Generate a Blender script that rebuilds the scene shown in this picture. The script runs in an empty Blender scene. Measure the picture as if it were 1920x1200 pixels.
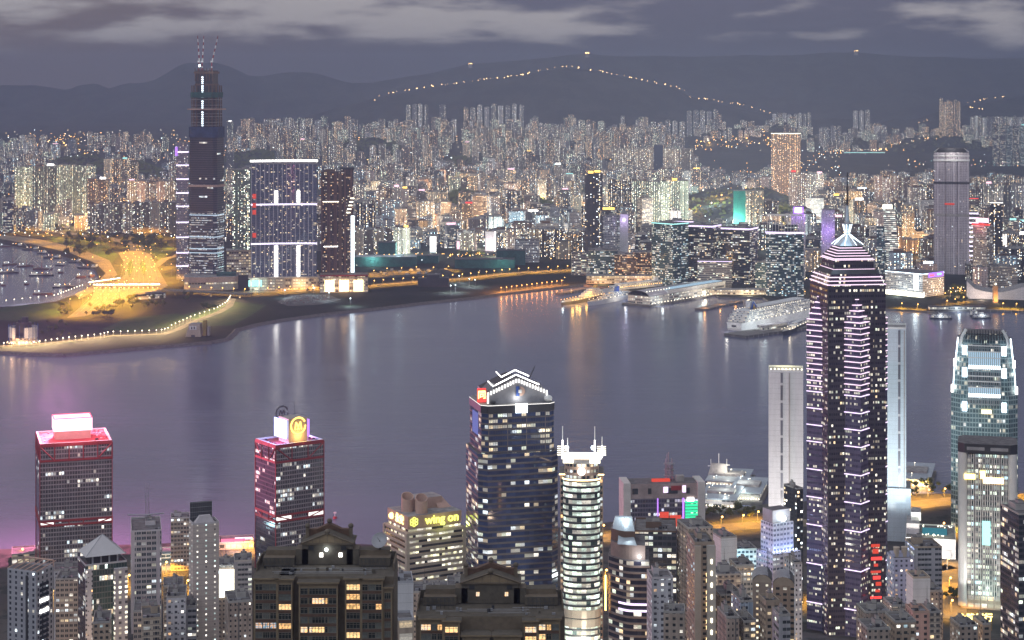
import bpy, math, random
import numpy as np
from math import radians as R, sin, cos, pi, floor, sqrt, exp
from mathutils import Vector, noise
from mathutils.geometry import tessellate_polygon

# ---------------------------------------------------------------- camera, sky, sun, exposure
SC = bpy.context.scene
COL = SC.collection
F, HY, CZ = 3500.0, 158.0, 400.0          # focal length in 1920-wide pixels, horizon row, eye height (m)
cam = bpy.data.cameras.new('camera')
cam_o = bpy.data.objects.new('camera', cam)
COL.objects.link(cam_o)
cam.sensor_width = 36.0
cam.lens = 36.0 * F / 1920.0
cam.shift_y = -(600.0 - HY) / 1920.0
cam.clip_start, cam.clip_end = 5.0, 60000.0
cam_o.location = (0, 0, CZ)
cam_o.rotation_euler = (R(90), 0, 0)
SC.camera = cam_o
SC.render.engine = 'CYCLES'
cy = SC.cycles
cy.use_denoising = True
cy.denoising_prefilter = 'ACCURATE'
cy.denoising_input_passes = 'RGB_ALBEDO_NORMAL'
cy.max_bounces, cy.diffuse_bounces, cy.glossy_bounces, cy.transmission_bounces, cy.volume_bounces = 4, 2, 3, 2, 1
cy.sample_clamp_indirect = 1.5
cy.sample_clamp_direct = 8.0
cy.caustics_reflective = False
cy.caustics_refractive = False
SC.view_settings.view_transform = 'Standard'
SC.view_settings.look = 'None'
SC.view_settings.gamma = 1.0
SC.view_settings.exposure = 0.18

class NT:
    def __init__(s, tree):
        s.t = tree; s.n = tree.nodes; s.l = tree.links
        s.n.clear()
    def node(s, typ, **kw):
        nd = s.n.new(typ)
        for k, v in kw.items(): setattr(nd, k, v)
        return nd
    def put(s, sock, v):
        if v is None: return
        if isinstance(v, bpy.types.NodeSocket): s.l.new(v, sock)
        else:
            if isinstance(v, (tuple, list)) and len(v) == 3 and sock.type == 'RGBA': v = (*v, 1.0)
            sock.default_value = v
    def M(s, op, a, b=None, c=None):
        nd = s.node('ShaderNodeMath', operation=op)
        for i, v in enumerate((a, b, c)): s.put(nd.inputs[i], v)
        return nd.outputs[0]
    def mix(s, f, a, b, blend='MIX'):
        nd = s.node('ShaderNodeMix', data_type='RGBA', blend_type=blend)
        s.put(nd.inputs[0], f); s.put(nd.inputs[6], a); s.put(nd.inputs[7], b)
        return nd.outputs[2]
    def xyz(s, x, y, z):
        nd = s.node('ShaderNodeCombineXYZ')
        s.put(nd.inputs[0], x); s.put(nd.inputs[1], y); s.put(nd.inputs[2], z)
        return nd.outputs[0]
    def sep(s, v):
        nd = s.node('ShaderNodeSeparateXYZ'); s.put(nd.inputs[0], v)
        return nd.outputs
    def noise(s, v, scale, detail=3.0, rough=0.55):
        nd = s.node('ShaderNodeTexNoise'); s.put(nd.inputs['Vector'], v)
        nd.inputs['Scale'].default_value = scale; nd.inputs['Detail'].default_value = detail; nd.inputs['Roughness'].default_value = rough
        return nd.outputs
    def mr(s, v, a, b, c=0.0, d=1.0, smooth=True):
        nd = s.node('ShaderNodeMapRange', interpolation_type='SMOOTHSTEP' if smooth else 'LINEAR')
        s.put(nd.inputs[0], v)
        for i, q in enumerate((a, b, c, d)): nd.inputs[i + 1].default_value = q
        return nd.outputs[0]
    def white(s, v):
        nd = s.node('ShaderNodeTexWhiteNoise', noise_dimensions='3D'); s.put(nd.inputs['Vector'], v)
        return nd.outputs
    def ramp(s, f, stops, const=False):
        nd = s.node('ShaderNodeValToRGB'); s.put(nd.inputs[0], f)
        cr = nd.color_ramp
        if const: cr.interpolation = 'CONSTANT'
        while len(cr.elements) < len(stops): cr.elements.new(0.5)
        for e, (p, c) in zip(cr.elements, stops):
            e.position = p; e.color = (*c, 1.0)
        return nd.outputs[0]

SUN_ROT = R(205)                          # long after sunset: no sun lamp, a last trace of sky light
w = bpy.data.worlds.new('World'); SC.world = w; w.use_nodes = True
g = NT(w.node_tree)
d = g.node('ShaderNodeTexCoord').outputs['Generated']
x, y, z = g.sep(d)
hl = g.M('SQRT', g.M('ADD', g.M('MULTIPLY', x, x), g.M('MULTIPLY', y, y)))
el = g.M('DIVIDE', z, g.M('MAXIMUM', hl, 0.001))
az = g.M('DIVIDE', x, g.M('MAXIMUM', g.M('ABSOLUTE', y), 0.2))
skyb = g.ramp(g.mr(el, -0.02, 0.5, smooth=False), [(0.0, (0.046, 0.058, 0.086)), (0.058, (0.052, 0.065, 0.096)), (0.13, (0.088, 0.098, 0.156)), (1.0, (0.15, 0.15, 0.19))])
warm = g.mr(az, 0.02, -0.30)
skyb = g.mix(warm, skyb, g.mix(0.85, skyb, (0.160, 0.128, 0.126)))
cv = g.xyz(g.M('MULTIPLY', az, 12.0), g.M('MULTIPLY', el, 46.0), 5.2)
n1 = g.noise(cv, 1.0, 5.0, 0.52)[0]
n2 = g.noise(g.xyz(g.M('MULTIPLY', az, 17.0), g.M('MULTIPLY', el, 85.0), 9.1), 1.0, 4.0, 0.55)[0]
cl = g.M('ADD', g.M('MULTIPLY', n1, 0.60), g.M('MULTIPLY', n2, 0.40))
cover = g.M('ADD', g.mr(el, 0.008, 0.030, -0.20, 0.0), g.mr(az, 0.12, -0.12, -0.02, 0.05))
clf = g.mr(g.M('ADD', cl, cover), 0.44, 0.60)
clf = g.M('MULTIPLY', clf, g.mr(el, 0.006, 0.026))
sky = g.mix(clf, skyb, (0.40, 0.385, 0.395))
# broad glow added to the sky behind the viewer, fill light replacing a sun
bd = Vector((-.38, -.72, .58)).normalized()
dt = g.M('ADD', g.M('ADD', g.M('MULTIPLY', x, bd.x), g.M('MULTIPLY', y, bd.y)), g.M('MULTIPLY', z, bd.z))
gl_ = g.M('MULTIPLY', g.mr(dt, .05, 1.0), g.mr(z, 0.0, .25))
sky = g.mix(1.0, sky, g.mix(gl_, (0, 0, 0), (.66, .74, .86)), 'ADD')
nish = g.node('ShaderNodeTexSky', sky_type='NISHITA')
nish.sun_disc = False; nish.sun_elevation = R(1.0); nish.sun_rotation = SUN_ROT
sky = g.mix(1.0, sky, g.mix(1.0, nish.outputs[0], (0.012, 0.012, 0.012), 'MULTIPLY'), 'ADD')
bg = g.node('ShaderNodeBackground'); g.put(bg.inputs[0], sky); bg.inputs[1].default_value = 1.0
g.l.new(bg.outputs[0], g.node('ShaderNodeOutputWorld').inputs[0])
w.cycles.sampling_method = 'NONE'

# ---------------------------------------------------------------- helpers
def PX(px, Y): return (px - 960.0) * Y / F
def PZ(py, Y): return CZ - (py - HY) * Y / F
def GY(py, z=3.0): return (CZ - z) * F / (py - HY)
def G(px, py, z=3.0):
    Y = GY(py, z)
    return (PX(px, Y), Y, z)
def sstep(a, b, x):
    t = min(1.0, max(0.0, (x - a) / (b - a)))
    return t * t * (3 - 2 * t)
def lerp(pts, x):
    if x <= pts[0][0]: return pts[0][1]
    for (a, b), (c, d_) in zip(pts, pts[1:]):
        if x <= c: return b + (d_ - b) * (x - a) / (c - a)
    return pts[-1][1]

def tag(o, label=None, cat=None, group=None, kind=None):
    if label: o['label'] = label
    if cat: o['category'] = cat
    if group: o['group'] = group
    if kind: o['kind'] = kind
    return o
def thing(name, label, cat, loc=(0, 0, 0), rz=0.0, group=None):
    o = bpy.data.objects.new(name, None); COL.objects.link(o)
    o.empty_display_size = 2.0
    o.location = loc; o.rotation_euler = (0, 0, rz)
    return tag(o, label, cat, group)
def copy_tree(o, loc=None, rz=None, label=None, group=None, sc=None):
    c = o.copy(); COL.objects.link(c)
    for ch in o.children:
        k = ch.copy(); COL.objects.link(k); k.parent = c
        for gc in ch.children:
            q = gc.copy(); COL.objects.link(q); q.parent = k
    if loc is not None: c.location = loc
    if rz is not None: c.rotation_euler = (0, 0, rz)
    if label: c['label'] = label
    if group: c['group'] = group
    if sc: c.scale = sc if isinstance(sc, tuple) else (sc, sc, sc)
    return c

class MB:
    def __init__(s): s.v = []; s.f = []; s.mi = []; s.uv = []; s.mats = []
    def m(s, mat):
        if mat not in s.mats: s.mats.append(mat)
        return s.mats.index(mat)
    def face(s, pts, mat, uv=None):
        b = len(s.v); s.v += [tuple(p) for p in pts]
        s.f.append(tuple(range(b, b + len(pts)))); s.mi.append(s.m(mat))
        s.uv.append(uv if uv else [(p[0], p[1]) for p in pts])
    def prism(s, plan, z0, z1, wm, tm=None, plan2=None, cw=3.0, v0=0.0, bottom=False, uo=0.0, vfix=None):
        n = len(plan); p2 = plan2 or plan
        for i in range(n):
            a, b = plan[i], plan[(i + 1) % n]; c, d_ = p2[(i + 1) % n], p2[i]
            L = sqrt((b[0] - a[0]) ** 2 + (b[1] - a[1]) ** 2)
            if L < 1e-4: continue
            u0 = uo + cw * 40 * (i + 1); u1 = u0 + max(1, round(L / cw)) * cw
            va, vb = v0, v0 + z1 - z0
            wmi = wm[i] if isinstance(wm, (list, tuple)) else wm
            s.face([(a[0], a[1], z0), (b[0], b[1], z0), (c[0], c[1], z1), (d_[0], d_[1], z1)], wmi, [(u0, va), (u1, va), (u1, vb), (u0, vb)])
        w0 = wm[0] if isinstance(wm, (list, tuple)) else wm
        s.face([(p[0], p[1], z1) for p in p2], tm or w0)
        if bottom: s.face([(p[0], p[1], z0) for p in reversed(plan)], tm or w0)
    def box(s, cx, cy_, z0, sx, sy, sz, mat, rot=0.0, tm=None, cw=3.0, bottom=True, v0=0.0, uo=0.0):
        c, q = cos(rot), sin(rot)
        pl = [(cx + a * sx / 2 * c - b * sy / 2 * q, cy_ + a * sx / 2 * q + b * sy / 2 * c) for a, b in ((-1, -1), (1, -1), (1, 1), (-1, 1))]
        s.prism(pl, z0, z0 + sz, mat, tm, cw=cw, bottom=bottom, v0=v0, uo=uo)
    def cyl(s, cx, cy_, z0, r, h, mat, n=12, r2=None, tm=None, cw=3.0):
        r2 = r if r2 is None else r2
        s.prism([(cx + r * cos(2 * pi * i / n), cy_ + r * sin(2 * pi * i / n)) for i in range(n)], z0, z0 + h, mat, tm,
                [(cx + r2 * cos(2 * pi * i / n), cy_ + r2 * sin(2 * pi * i / n)) for i in range(n)], cw=cw, bottom=True)
    def tube(s, p, q, r, mat, n=4, r2=None):
        p, q = Vector(p), Vector(q); r2 = r if r2 is None else r2
        ax = (q - p)
        if ax.length < 1e-6: return
        ax.normalize()
        u = ax.orthogonal().normalized(); v = ax.cross(u)
        k = [(u * cos(2 * pi * i / n + pi / 4) + v * sin(2 * pi * i / n + pi / 4)) for i in range(n)]
        for i in range(n):
            j = (i + 1) % n
            s.face([p + k[i] * r, p + k[j] * r, q + k[j] * r2, q + k[i] * r2], mat)
        s.face([p + k[i] * r for i in reversed(range(n))], mat); s.face([q + k[i] * r2 for i in range(n)], mat)
    def sph(s, c, r, mat, n=8, m=5, sq=1.0):
        for j in range(m):
            a0, a1 = -pi / 2 + pi * j / m, -pi / 2 + pi * (j + 1) / m
            for i in range(n):
                b0, b1 = 2 * pi * i / n, 2 * pi * (i + 1) / n
                P = lambda a, b: (c[0] + r * cos(a) * cos(b), c[1] + r * cos(a) * sin(b), c[2] + r * sq * sin(a))
                q = [P(a0, b0), P(a0, b1), P(a1, b1), P(a1, b0)]
                if j == 0: q = [q[0], q[2], q[3]]
                elif j == m - 1: q = [q[0], q[1], q[2]]
                s.face(q, mat)
    def build(s, name, parent=None, loc=None, rz=None, smooth=False):
        me = bpy.data.meshes.new(name)
        me.from_pydata(s.v, [], s.f)
        for m_ in s.mats: me.materials.append(m_)
        me.polygons.foreach_set('material_index', s.mi)
        uvl = me.uv_layers.new(name='UVMap')
        flat = [c for f_ in s.uv for p in f_ for c in p]
        uvl.data.foreach_set('uv', flat)
        if smooth: me.polygons.foreach_set('use_smooth', [True] * len(s.f))
        me.update()
        o = bpy.data.objects.new(name, me); COL.objects.link(o)
        if parent is not None: o.parent = parent
        if loc is not None: o.location = loc
        if rz is not None: o.rotation_euler = (0, 0, rz)
        return o

def rect(W, D, cx=0.0, cy_=0.0): return [(cx - W / 2, cy_ - D / 2), (cx + W / 2, cy_ - D / 2), (cx + W / 2, cy_ + D / 2), (cx - W / 2, cy_ + D / 2)]
def chamfer(W, D, c): return [(-W / 2 + c, -D / 2), (W / 2 - c, -D / 2), (W / 2, -D / 2 + c), (W / 2, D / 2 - c), (W / 2 - c, D / 2), (-W / 2 + c, D / 2), (-W / 2, D / 2 - c), (-W / 2, -D / 2 + c)]

def foot(pxL, pxC, pxR, Y, th, D=None):
    """footprint of a rotated rectangle seen between columns pxL..pxR with its near corner at pxC, depth Y;
    without a depth D the turn nearest to th that gives a sensible plan is taken"""
    tL, tR, Xc = (pxL - 960) / F, (pxR - 960) / F, PX(pxC, Y)
    lf = th >= 0
    def solve(q):
        if lf: return (tR * Y - Xc) / (cos(q) - tR * sin(q)), (Xc - tL * Y) / (sin(q) + tL * cos(q)) if sin(q) + tL * cos(q) > .02 else None
        return (Xc - tL * Y) / (cos(q) + tL * sin(q)), (tR * Y - Xc) / (sin(q) - tR * cos(q)) if sin(q) - tR * cos(q) > .02 else None
    if th == 0 and D is not None and pxC == pxL:      # square to the line of sight
        tm = (tL + tR) / 2; f_ = math.atan(tm)
        W = (tR - tL) * Y * cos(f_)
        return tm * Y + D / 2 * sin(f_), Y + D / 2 * cos(f_), W, D, -f_
    q = abs(th)
    if D is None:
        best = None
        for k in range(-30, 60):
            w_, d_ = solve(R(k))
            if d_ is None or d_ <= 0: continue
            cost = abs(math.log(d_ / w_ / .8)) + abs(R(k) - q) * 1.2
            if best is None or cost < best[0]: best = (cost, R(k), w_, d_)
        q, W, D = best[1:]
    else: W = solve(q)[0]
    th = q if lf else -q
    s_ = 1 if lf else -1
    return Xc + s_ * W / 2 * cos(q) - s_ * D / 2 * sin(q), Y + W / 2 * sin(q) + D / 2 * cos(q), W, D, th

def plight(parent, loc, col, power, radius=1.5, name='lamp_light', vol=0.0):
    l = bpy.data.lights.new(name, 'POINT'); l.volume_factor = vol; l.energy = power; l.color = col; l.shadow_soft_size = radius
    o = bpy.data.objects.new(name, l); COL.objects.link(o); o.location = loc
    if parent is not None: o.parent = parent
    return o
def slight(parent, loc, target, col, power, ang=60, radius=1.0, name='flood_light', blend=0.6):
    l = bpy.data.lights.new(name, 'SPOT'); l.volume_factor = 0.0; l.energy = power; l.color = col; l.shadow_soft_size = radius
    l.spot_size = R(ang); l.spot_blend = blend
    o = bpy.data.objects.new(name, l); COL.objects.link(o); o.location = loc
    dv = Vector(target) - Vector(loc)
    o.rotation_euler = dv.to_track_quat('-Z', 'Y').to_euler()
    if parent is not None: o.parent = parent
    return o

# ---------------------------------------------------------------- materials
def plain(name, col, rough=0.7, metal=0.0, var=0.18, sc=0.12, spec=0.4):
    m = bpy.data.materials.new(name); m.use_nodes = True
    g = NT(m.node_tree)
    p = g.node('ShaderNodeBsdfPrincipled')
    co = g.node('ShaderNodeTexCoord').outputs['Object']
    n = g.noise(co, sc, 5.0, 0.6)[0]
    f = g.mr(n, 0.3, 0.7, 1.0 - var, 1.0 + var)
    c = g.mix(1.0, col, g.xyz(f, f, f), 'MULTIPLY')
    g.put(p.inputs['Base Color'], c)
    p.inputs['Roughness'].default_value = rough; p.inputs['Metallic'].default_value = metal
    p.inputs['Specular IOR Level'].default_value = spec
    g.l.new(p.outputs[0], g.node('ShaderNodeOutputMaterial').inputs[0])
    return m
def em(name, col, st, sampled=False):
    m = bpy.data.materials.new(name); m.use_nodes = True
    g = NT(m.node_tree)
    e = g.node('ShaderNodeEmission'); g.put(e.inputs[0], col); e.inputs[1].default_value = st
    g.l.new(e.outputs[0], g.node('ShaderNodeOutputMaterial').inputs[0])
    m.cycles.emission_sampling = 'AUTO' if sampled else 'NONE'
    return m

WARM, AMBER, WHITE, COOL, GREEN, CYAN = (1.0, .72, .38), (1.0, .52, .18), (1.0, .93, .80), (.80, .92, 1.0), (.86, 1.0, .80), (.50, .85, 1.0)
def fac(name, wall, glass=(.022, .028, .036), cw=3.0, fh=3.2, ww=.7, wh=.5, prun=0.0, rl=5, pin=.8, ps=.25, cols=(WARM, WHITE, COOL), st=2.0,
        grough=.12, wrough=.7, var=.12, vp=0.0, vf=0.0, vcol=None, metal=0.0, line=0.0, mull=0, ac=0.0, bv=0.0, stair=0):
    """wall with a grid of window cells; u,v of the UV map are metres. Lit rooms are chosen per cell (and per run of cells on a floor)."""
    m = bpy.data.materials.new(name); m.use_nodes = True
    g = NT(m.node_tree)
    uv = g.node('ShaderNodeTexCoord').outputs['UV']
    u, v, _ = g.sep(uv)
    rnd = g.M('MULTIPLY', g.node('ShaderNodeObjectInfo').outputs['Random'], 731.0)
    cu, cvv = g.M('DIVIDE', u, cw), g.M('DIVIDE', v, fh)
    iu, iv = g.M('FLOOR', cu), g.M('FLOOR', cvv)
    fu, fv = g.M('FRACT', cu), g.M('FRACT', cvv)
    bw = g.white(g.xyz(g.M('FLOOR', g.M('DIVIDE', u, 6000.0)), 3.0, rnd))
    bl, bb, b3 = g.sep(bw[1])
    wn = g.white(g.xyz(iu, iv, rnd))
    r1 = wn[0]; r2, r3, r4 = g.sep(wn[1])
    rr = g.white(g.xyz(g.M('FLOOR', g.M('DIVIDE', iu, float(rl))), iv, g.M('ADD', rnd, 17.3)))
    run = g.M('MULTIPLY', g.M('LESS_THAN', rr[0], prun), g.M('LESS_THAN', r1, pin))
    lit = g.M('MAXIMUM', run, g.M('LESS_THAN', r2, g.M('MULTIPLY', g.mr(bl, 0, 1, 1 - bv, 1 + bv * .7, False), ps)))
    if stair:
        lit = g.M('MAXIMUM', lit, g.M('MULTIPLY', g.M('COMPARE', g.M('MODULO', g.M('ADD', iu, 4000.0), float(stair)), 2.0, .1), g.M('LESS_THAN', r2, .86)))
    mu = g.M('LESS_THAN', g.M('ABSOLUTE', g.M('SUBTRACT', fu, .5)), ww / 2)
    mv = g.M('LESS_THAN', g.M('ABSOLUTE', g.M('SUBTRACT', fv, .5)), wh / 2)
    mask = g.M('MULTIPLY', mu, mv)
    if mull:
        mm = g.M('GREATER_THAN', g.M('ABSOLUTE', g.M('SUBTRACT', g.M('FRACT', g.M('MULTIPLY', cu, float(mull))), .5)), .44)
        mask = g.M('MULTIPLY', mask, g.M('SUBTRACT', 1.0, mm))
    wcol = wall
    if vp:
        pv = g.M('LESS_THAN', g.M('FRACT', g.M('DIVIDE', u, vp)), vf)
        mask = g.M('MULTIPLY', mask, g.M('SUBTRACT', 1.0, pv))
        if vcol: wcol = g.mix(pv, wall, vcol)
    if line:
        ln = g.M('LESS_THAN', fv, line)
        wcol = g.mix(ln, wcol, g.mix(0.5, wall, (.05, .05, .05)))
    nz = g.noise(uv, 0.06, 4.0, .6)[0]
    stn = g.noise(g.xyz(g.M('MULTIPLY', u, .55), g.M('MULTIPLY', v, .035), rnd), 1.0, 4.0, .6)[0]
    f = g.M('MULTIPLY', g.mr(nz, .3, .7, 1 - var, 1 + var), g.mr(stn, .35, .75, 1.0 + var * .5, 1.0 - var * 1.6))
    if bv: f = g.M('MULTIPLY', f, g.M('ADD', .34, g.M('MULTIPLY', g.M('MULTIPLY', bb, bb), 1.35)))
    if ac:
        acm = g.M('MULTIPLY', g.M('LESS_THAN', g.M('ABSOLUTE', g.M('SUBTRACT', fu, .86)), .10), g.M('LESS_THAN', g.M('ABSOLUTE', g.M('SUBTRACT', fv, .30)), .12))
        wcol = g.mix(g.M('MULTIPLY', acm, g.M('LESS_THAN', rr[0], ac)), wcol, (.12, .12, .12))
    wcol = g.mix(1.0, wcol, g.xyz(f, f, f), 'MULTIPLY')
    gl = g.mix(r4, glass, tuple(c * 1.9 for c in glass))
    gl = g.mix(lit, gl, (.55, .50, .42))
    p = g.node('ShaderNodeBsdfPrincipled')
    g.put(p.inputs['Base Color'], g.mix(mask, wcol, gl))
    g.put(p.inputs['Roughness'], g.M('ADD', wrough, g.M('MULTIPLY', mask, grough - wrough)))
    p.inputs['Metallic'].default_value = metal
    n = len(cols)
    pal = g.ramp(r3, [(i / n, c) for i, c in enumerate(cols)], const=True)
    fvn = g.M('ADD', g.M('DIVIDE', g.M('SUBTRACT', fv, .5), wh), .5)
    rb = g.white(g.xyz(iv, iu, g.M('ADD', rnd, 5.1)))[0]
    blind = g.M('GREATER_THAN', fvn, g.mr(rb, 0, 1, .30, 1.5, False))
    inn = g.noise(g.xyz(g.M('MULTIPLY', u, 1.9), g.M('MULTIPLY', v, 1.9), rnd), 1.0, 2.0, .6)[0]
    br = g.M('MULTIPLY', g.M('ADD', .14, g.M('MULTIPLY', g.M('MULTIPLY', r4, r4), 1.35)), g.mr(inn, .3, .68, .35, 1.5, False))
    br = g.M('MULTIPLY', br, g.mr(fvn, 0, 1, .55, 1.2, False))
    br = g.M('MULTIPLY', br, g.M('SUBTRACT', 1.0, g.M('MULTIPLY', blind, .62)))
    es = g.M('MULTIPLY', g.M('MULTIPLY', g.M('MULTIPLY', lit, mask), br), st)
    g.put(p.inputs['Emission Color'], pal); g.put(p.inputs['Emission Strength'], es)
    bp = g.node('ShaderNodeBump'); bp.inputs['Strength'].default_value = .6; bp.inputs['Distance'].default_value = .25
    g.put(bp.inputs['Height'], g.M('SUBTRACT', 1.0, mask)); g.l.new(bp.outputs[0], p.inputs['Normal'])
    g.l.new(p.outputs[0], g.node('ShaderNodeOutputMaterial').inputs[0])
    m.cycles.emission_sampling = 'NONE'
    m['cw'] = cw; m['fh'] = fh
    return m

# plain surfaces
CONC = plain('concrete', (.34, .32, .30)); ROOF = plain('roof_felt', (.13, .12, .12), .85, var=.35, sc=.25); ROOFL = plain('roof_pale', (.27, .26, .25), .85, var=.3, sc=.2)
DARK = plain('dark_metal', (.035, .035, .04), .5); STEEL = plain('steel', (.30, .30, .32), .45, .3); WHITEP = plain('white_paint', (.72, .72, .70), .5, var=.08)
BEIGE = plain('beige_cladding', (.46, .38, .30), .65, var=.1); PINKC = plain('pink_concrete', (.50, .33, .26), .7, var=.1); REDP = plain('red_paint', (.30, .035, .038), .5, var=.1)
BROWN = plain('brown_tile', (.13, .08, .055), .6, var=.15); GREENNET = plain('green_netting', (.03, .10, .095), .9, var=.3, sc=.1); BLUENET = plain('blue_netting', (.025, .045, .11), .9, var=.3, sc=.1)
ASPH = plain('asphalt', (.075, .072, .07), .85, var=.3, sc=.04); CONCR = plain('road_concrete', (.23, .21, .18), .85, var=.25, sc=.05); PIERM = plain('pier_concrete', (.16, .15, .14), .8, var=.3, sc=.08)
GLASSD = plain('dark_glass', (.02, .025, .035), .08, var=.1, spec=.6); GLASSB = plain('blue_glass', (.03, .05, .07), .1, var=.1, spec=.6); ROOFG = plain('glass_roof', (.45, .52, .56), .25, .4, var=.1)
HULLW = plain('white_hull', (.70, .70, .70), .4, var=.06); HULLD = plain('dark_hull', (.03, .035, .045), .5); TRUNK = plain('bark', (.08, .06, .045), .9)
GOLDM = plain('gold_trim', (.5, .32, .08), .4, .5); BLUEP = plain('blue_paint', (.03, .08, .30), .5)
# lights
E_WHITE = em('white_light', (1.0, .97, .92), 5.0); E_COOL = em('cool_light', (.75, .90, 1.0), 4.0); E_WARM = em('warm_light', (1.0, .70, .34), 5.0); E_SOD = em('sodium_light', (1.0, .50, .12), 9.0)
E_PINK = em('pink_sign_light', (1.0, .60, .72), 2.3); E_PINKR = em('pink_edge_light', (1.0, .16, .28), 1.8); E_PURP = em('lilac_band_light', (.84, .68, 1.0), 1.9); E_PINKB = em('pink_band_light', (1.0, .74, .94), 1.5)
E_BLUE = em('blue_panel_light', (.42, .48, 1.0), 4.0); E_GOLD = em('gold_logo_light', (1.0, .62, .12), 3.5); E_LIME = em('lime_letter_light', (.88, 1.0, .16), 2.4); E_RED = em('red_light', (1.0, .06, .05), 1.8)
E_GRN = em('green_screen_light', (.05, .9, .42), 1.2); E_VIO = em('violet_light', (.50, .22, 1.0), 1.6); E_TEAL = em('teal_light', (.45, .95, .90), 1.6); E_LILAC = em('lilac_roof_light', (.88, .78, 1.0), 2.2)
E_POOL = em('pool_light', (.12, .55, .70), .35); E_CREAM = em('cream_light', (1.0, .95, .74), 3.4); E_REDG = em('red_dim_light', (1.0, .10, .06), .75); E_GOLDT = em('gold_text_light', (1.0, .78, .25), 4.0)
E_LAMPW = em('promenade_lamp_light', (1.0, .86, .64), 6.0); E_FLOOD = em('flood_lamp_light', (.80, .95, 1.0), 14.0); E_ORNG = em('orange_light', (1.0, .38, .08), 2.5)
E_NEON = em('neon_white_light', (1.0, .97, .92), 1.7)
# facades
RES = []
def resf(nm, wall, ps=.27, cols=(WARM, WHITE, WHITE, COOL, GREEN), st=7.0, cw=2.7, vp=8.1, vf=.3, vcol=None, ww=.55, wh=.5):
    RES.append((fac('facade_' + nm, wall, cw=cw, fh=3.0, ww=ww, wh=wh, ps=ps, cols=cols, st=st, vp=vp, vf=vf, vcol=vcol, var=.15, bv=.75, stair=9), nm)); return RES[-1][0]
R_BEIGE = resf('beige', (.40, .33, .25), vcol=(.24, .20, .16)); R_GREY = resf('grey', (.33, .32, .33), vcol=(.20, .20, .21)); R_PINK = resf('pink', (.42, .31, .27), vcol=(.30, .22, .20))
R_GREEN = resf('sage_green', (.29, .35, .30), ps=.42, cols=(GREEN, WARM, WHITE, GREEN), vcol=(.17, .22, .19)); R_WHITE = resf('white', (.52, .51, .50), ps=.26, vcol=(.36, .36, .37)); R_BROWN = resf('brown', (.19, .14, .11), ps=.3, cols=(WARM, AMBER, WHITE), vcol=(.10, .08, .07))
R_DARK = resf('charcoal', (.085, .08, .085), ps=.34, cols=(WARM, WARM, WHITE, COOL), vcol=(.05, .05, .06)); R_BLUE = resf('blue_grey', (.24, .28, .33), ps=.36, cols=(COOL, WHITE, CYAN, WARM), vcol=(.15, .18, .22)); R_CREAM = resf('cream', (.50, .44, .33), ps=.36, cols=(WARM, WHITE, AMBER), vcol=(.33, .28, .22))
O_GLASS = fac('facade_office_dark', (.06, .06, .075), cw=3.0, fh=3.8, ww=.9, wh=.6, prun=.34, rl=4, pin=.85, ps=.10, cols=(WHITE, COOL, GREEN, WARM), st=1.3)
O_TEAL = fac('facade_office_teal', (.08, .12, .13), (.02, .05, .055), cw=3.0, fh=3.8, ww=.9, wh=.55, prun=.40, rl=4, pin=.85, ps=.14, cols=(GREEN, COOL, CYAN, WHITE), st=1.15)
O_AMBER = fac('facade_office_amber', (.09, .06, .045), (.04, .025, .015), cw=3.0, fh=3.8, ww=.85, wh=.6, prun=.30, rl=3, pin=.8, ps=.12, cols=(AMBER, WARM, (1, .35, .08)), st=1.3)
O_WHITE = fac('facade_white_office', (.50, .49, .50), cw=3.2, fh=3.6, ww=.72, wh=.5, prun=.2, rl=4, ps=.14, cols=(WHITE, COOL), st=1.6)
O_BAND = fac('facade_banded_office', (.40, .36, .33), cw=3.0, fh=3.6, ww=1.1, wh=.46, prun=.35, rl=4, pin=.85, ps=.10, cols=(WHITE, WARM, GREEN), st=1.6)
F_SHUN = fac('facade_silver_grid', (.30, .27, .28), (.055, .05, .055), cw=2.1, fh=3.5, ww=.80, wh=.72, prun=.16, rl=7, pin=.8, ps=.03, cols=(WHITE, COOL, WHITE, (.7, .9, 1)), st=1.4, grough=.16, mull=1)
F_SHUND = fac('facade_dark_grid', (.06, .05, .065), (.035, .03, .04), cw=2.1, fh=3.5, ww=.85, wh=.7, prun=.10, rl=4, pin=.9, ps=.015, cols=(COOL, WHITE), st=1.4)
F_COSCO = fac('facade_navy_glass', (.055, .055, .075), (.024, .036, .085), cw=3.3, fh=3.9, ww=.94, wh=.58, prun=.27, rl=3, pin=.88, ps=.05, cols=(GREEN, WHITE, WARM, COOL, (1, .9, .6)), st=1.0, vp=13.2, vf=.05, vcol=(.14, .12, .12), grough=.06, mull=2)
F_COSCOB = fac('facade_navy_bay', (.12, .11, .12), (.024, .036, .085), cw=3.3, fh=3.9, ww=1.1, wh=.62, prun=.22, rl=3, pin=.88, ps=.04, cols=(GREEN, WHITE, COOL, WARM), st=1.0, grough=.06)
F_ROUND = fac('facade_lit_floors', (.16, .15, .14), (.05, .07, .07), cw=2.4, fh=4.0, ww=1.1, wh=.62, prun=.9, rl=9, pin=.97, ps=.3, cols=(GREEN, (.80, 1, .92), WHITE, (.75, 1, .85)), st=1.7)
F_SIDE = fac('facade_pink_side', (.40, .28, .22), cw=3.0, fh=4.0, ww=.7, wh=.5, prun=.5, rl=3, pin=.8, ps=.2, cols=(GREEN, WARM, AMBER, COOL), st=1.3)
F_CENTER = fac('facade_black_glass', (.055, .045, .068), (.026, .022, .040), cw=1.6, fh=4.0, ww=.78, wh=.44, prun=.36, rl=4, pin=.6, ps=.10, cols=(GREEN, WHITE, WARM, (1, .95, .75)), st=1.15, grough=.06, vp=16.8, vf=.04, vcol=(.05, .05, .06))
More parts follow.
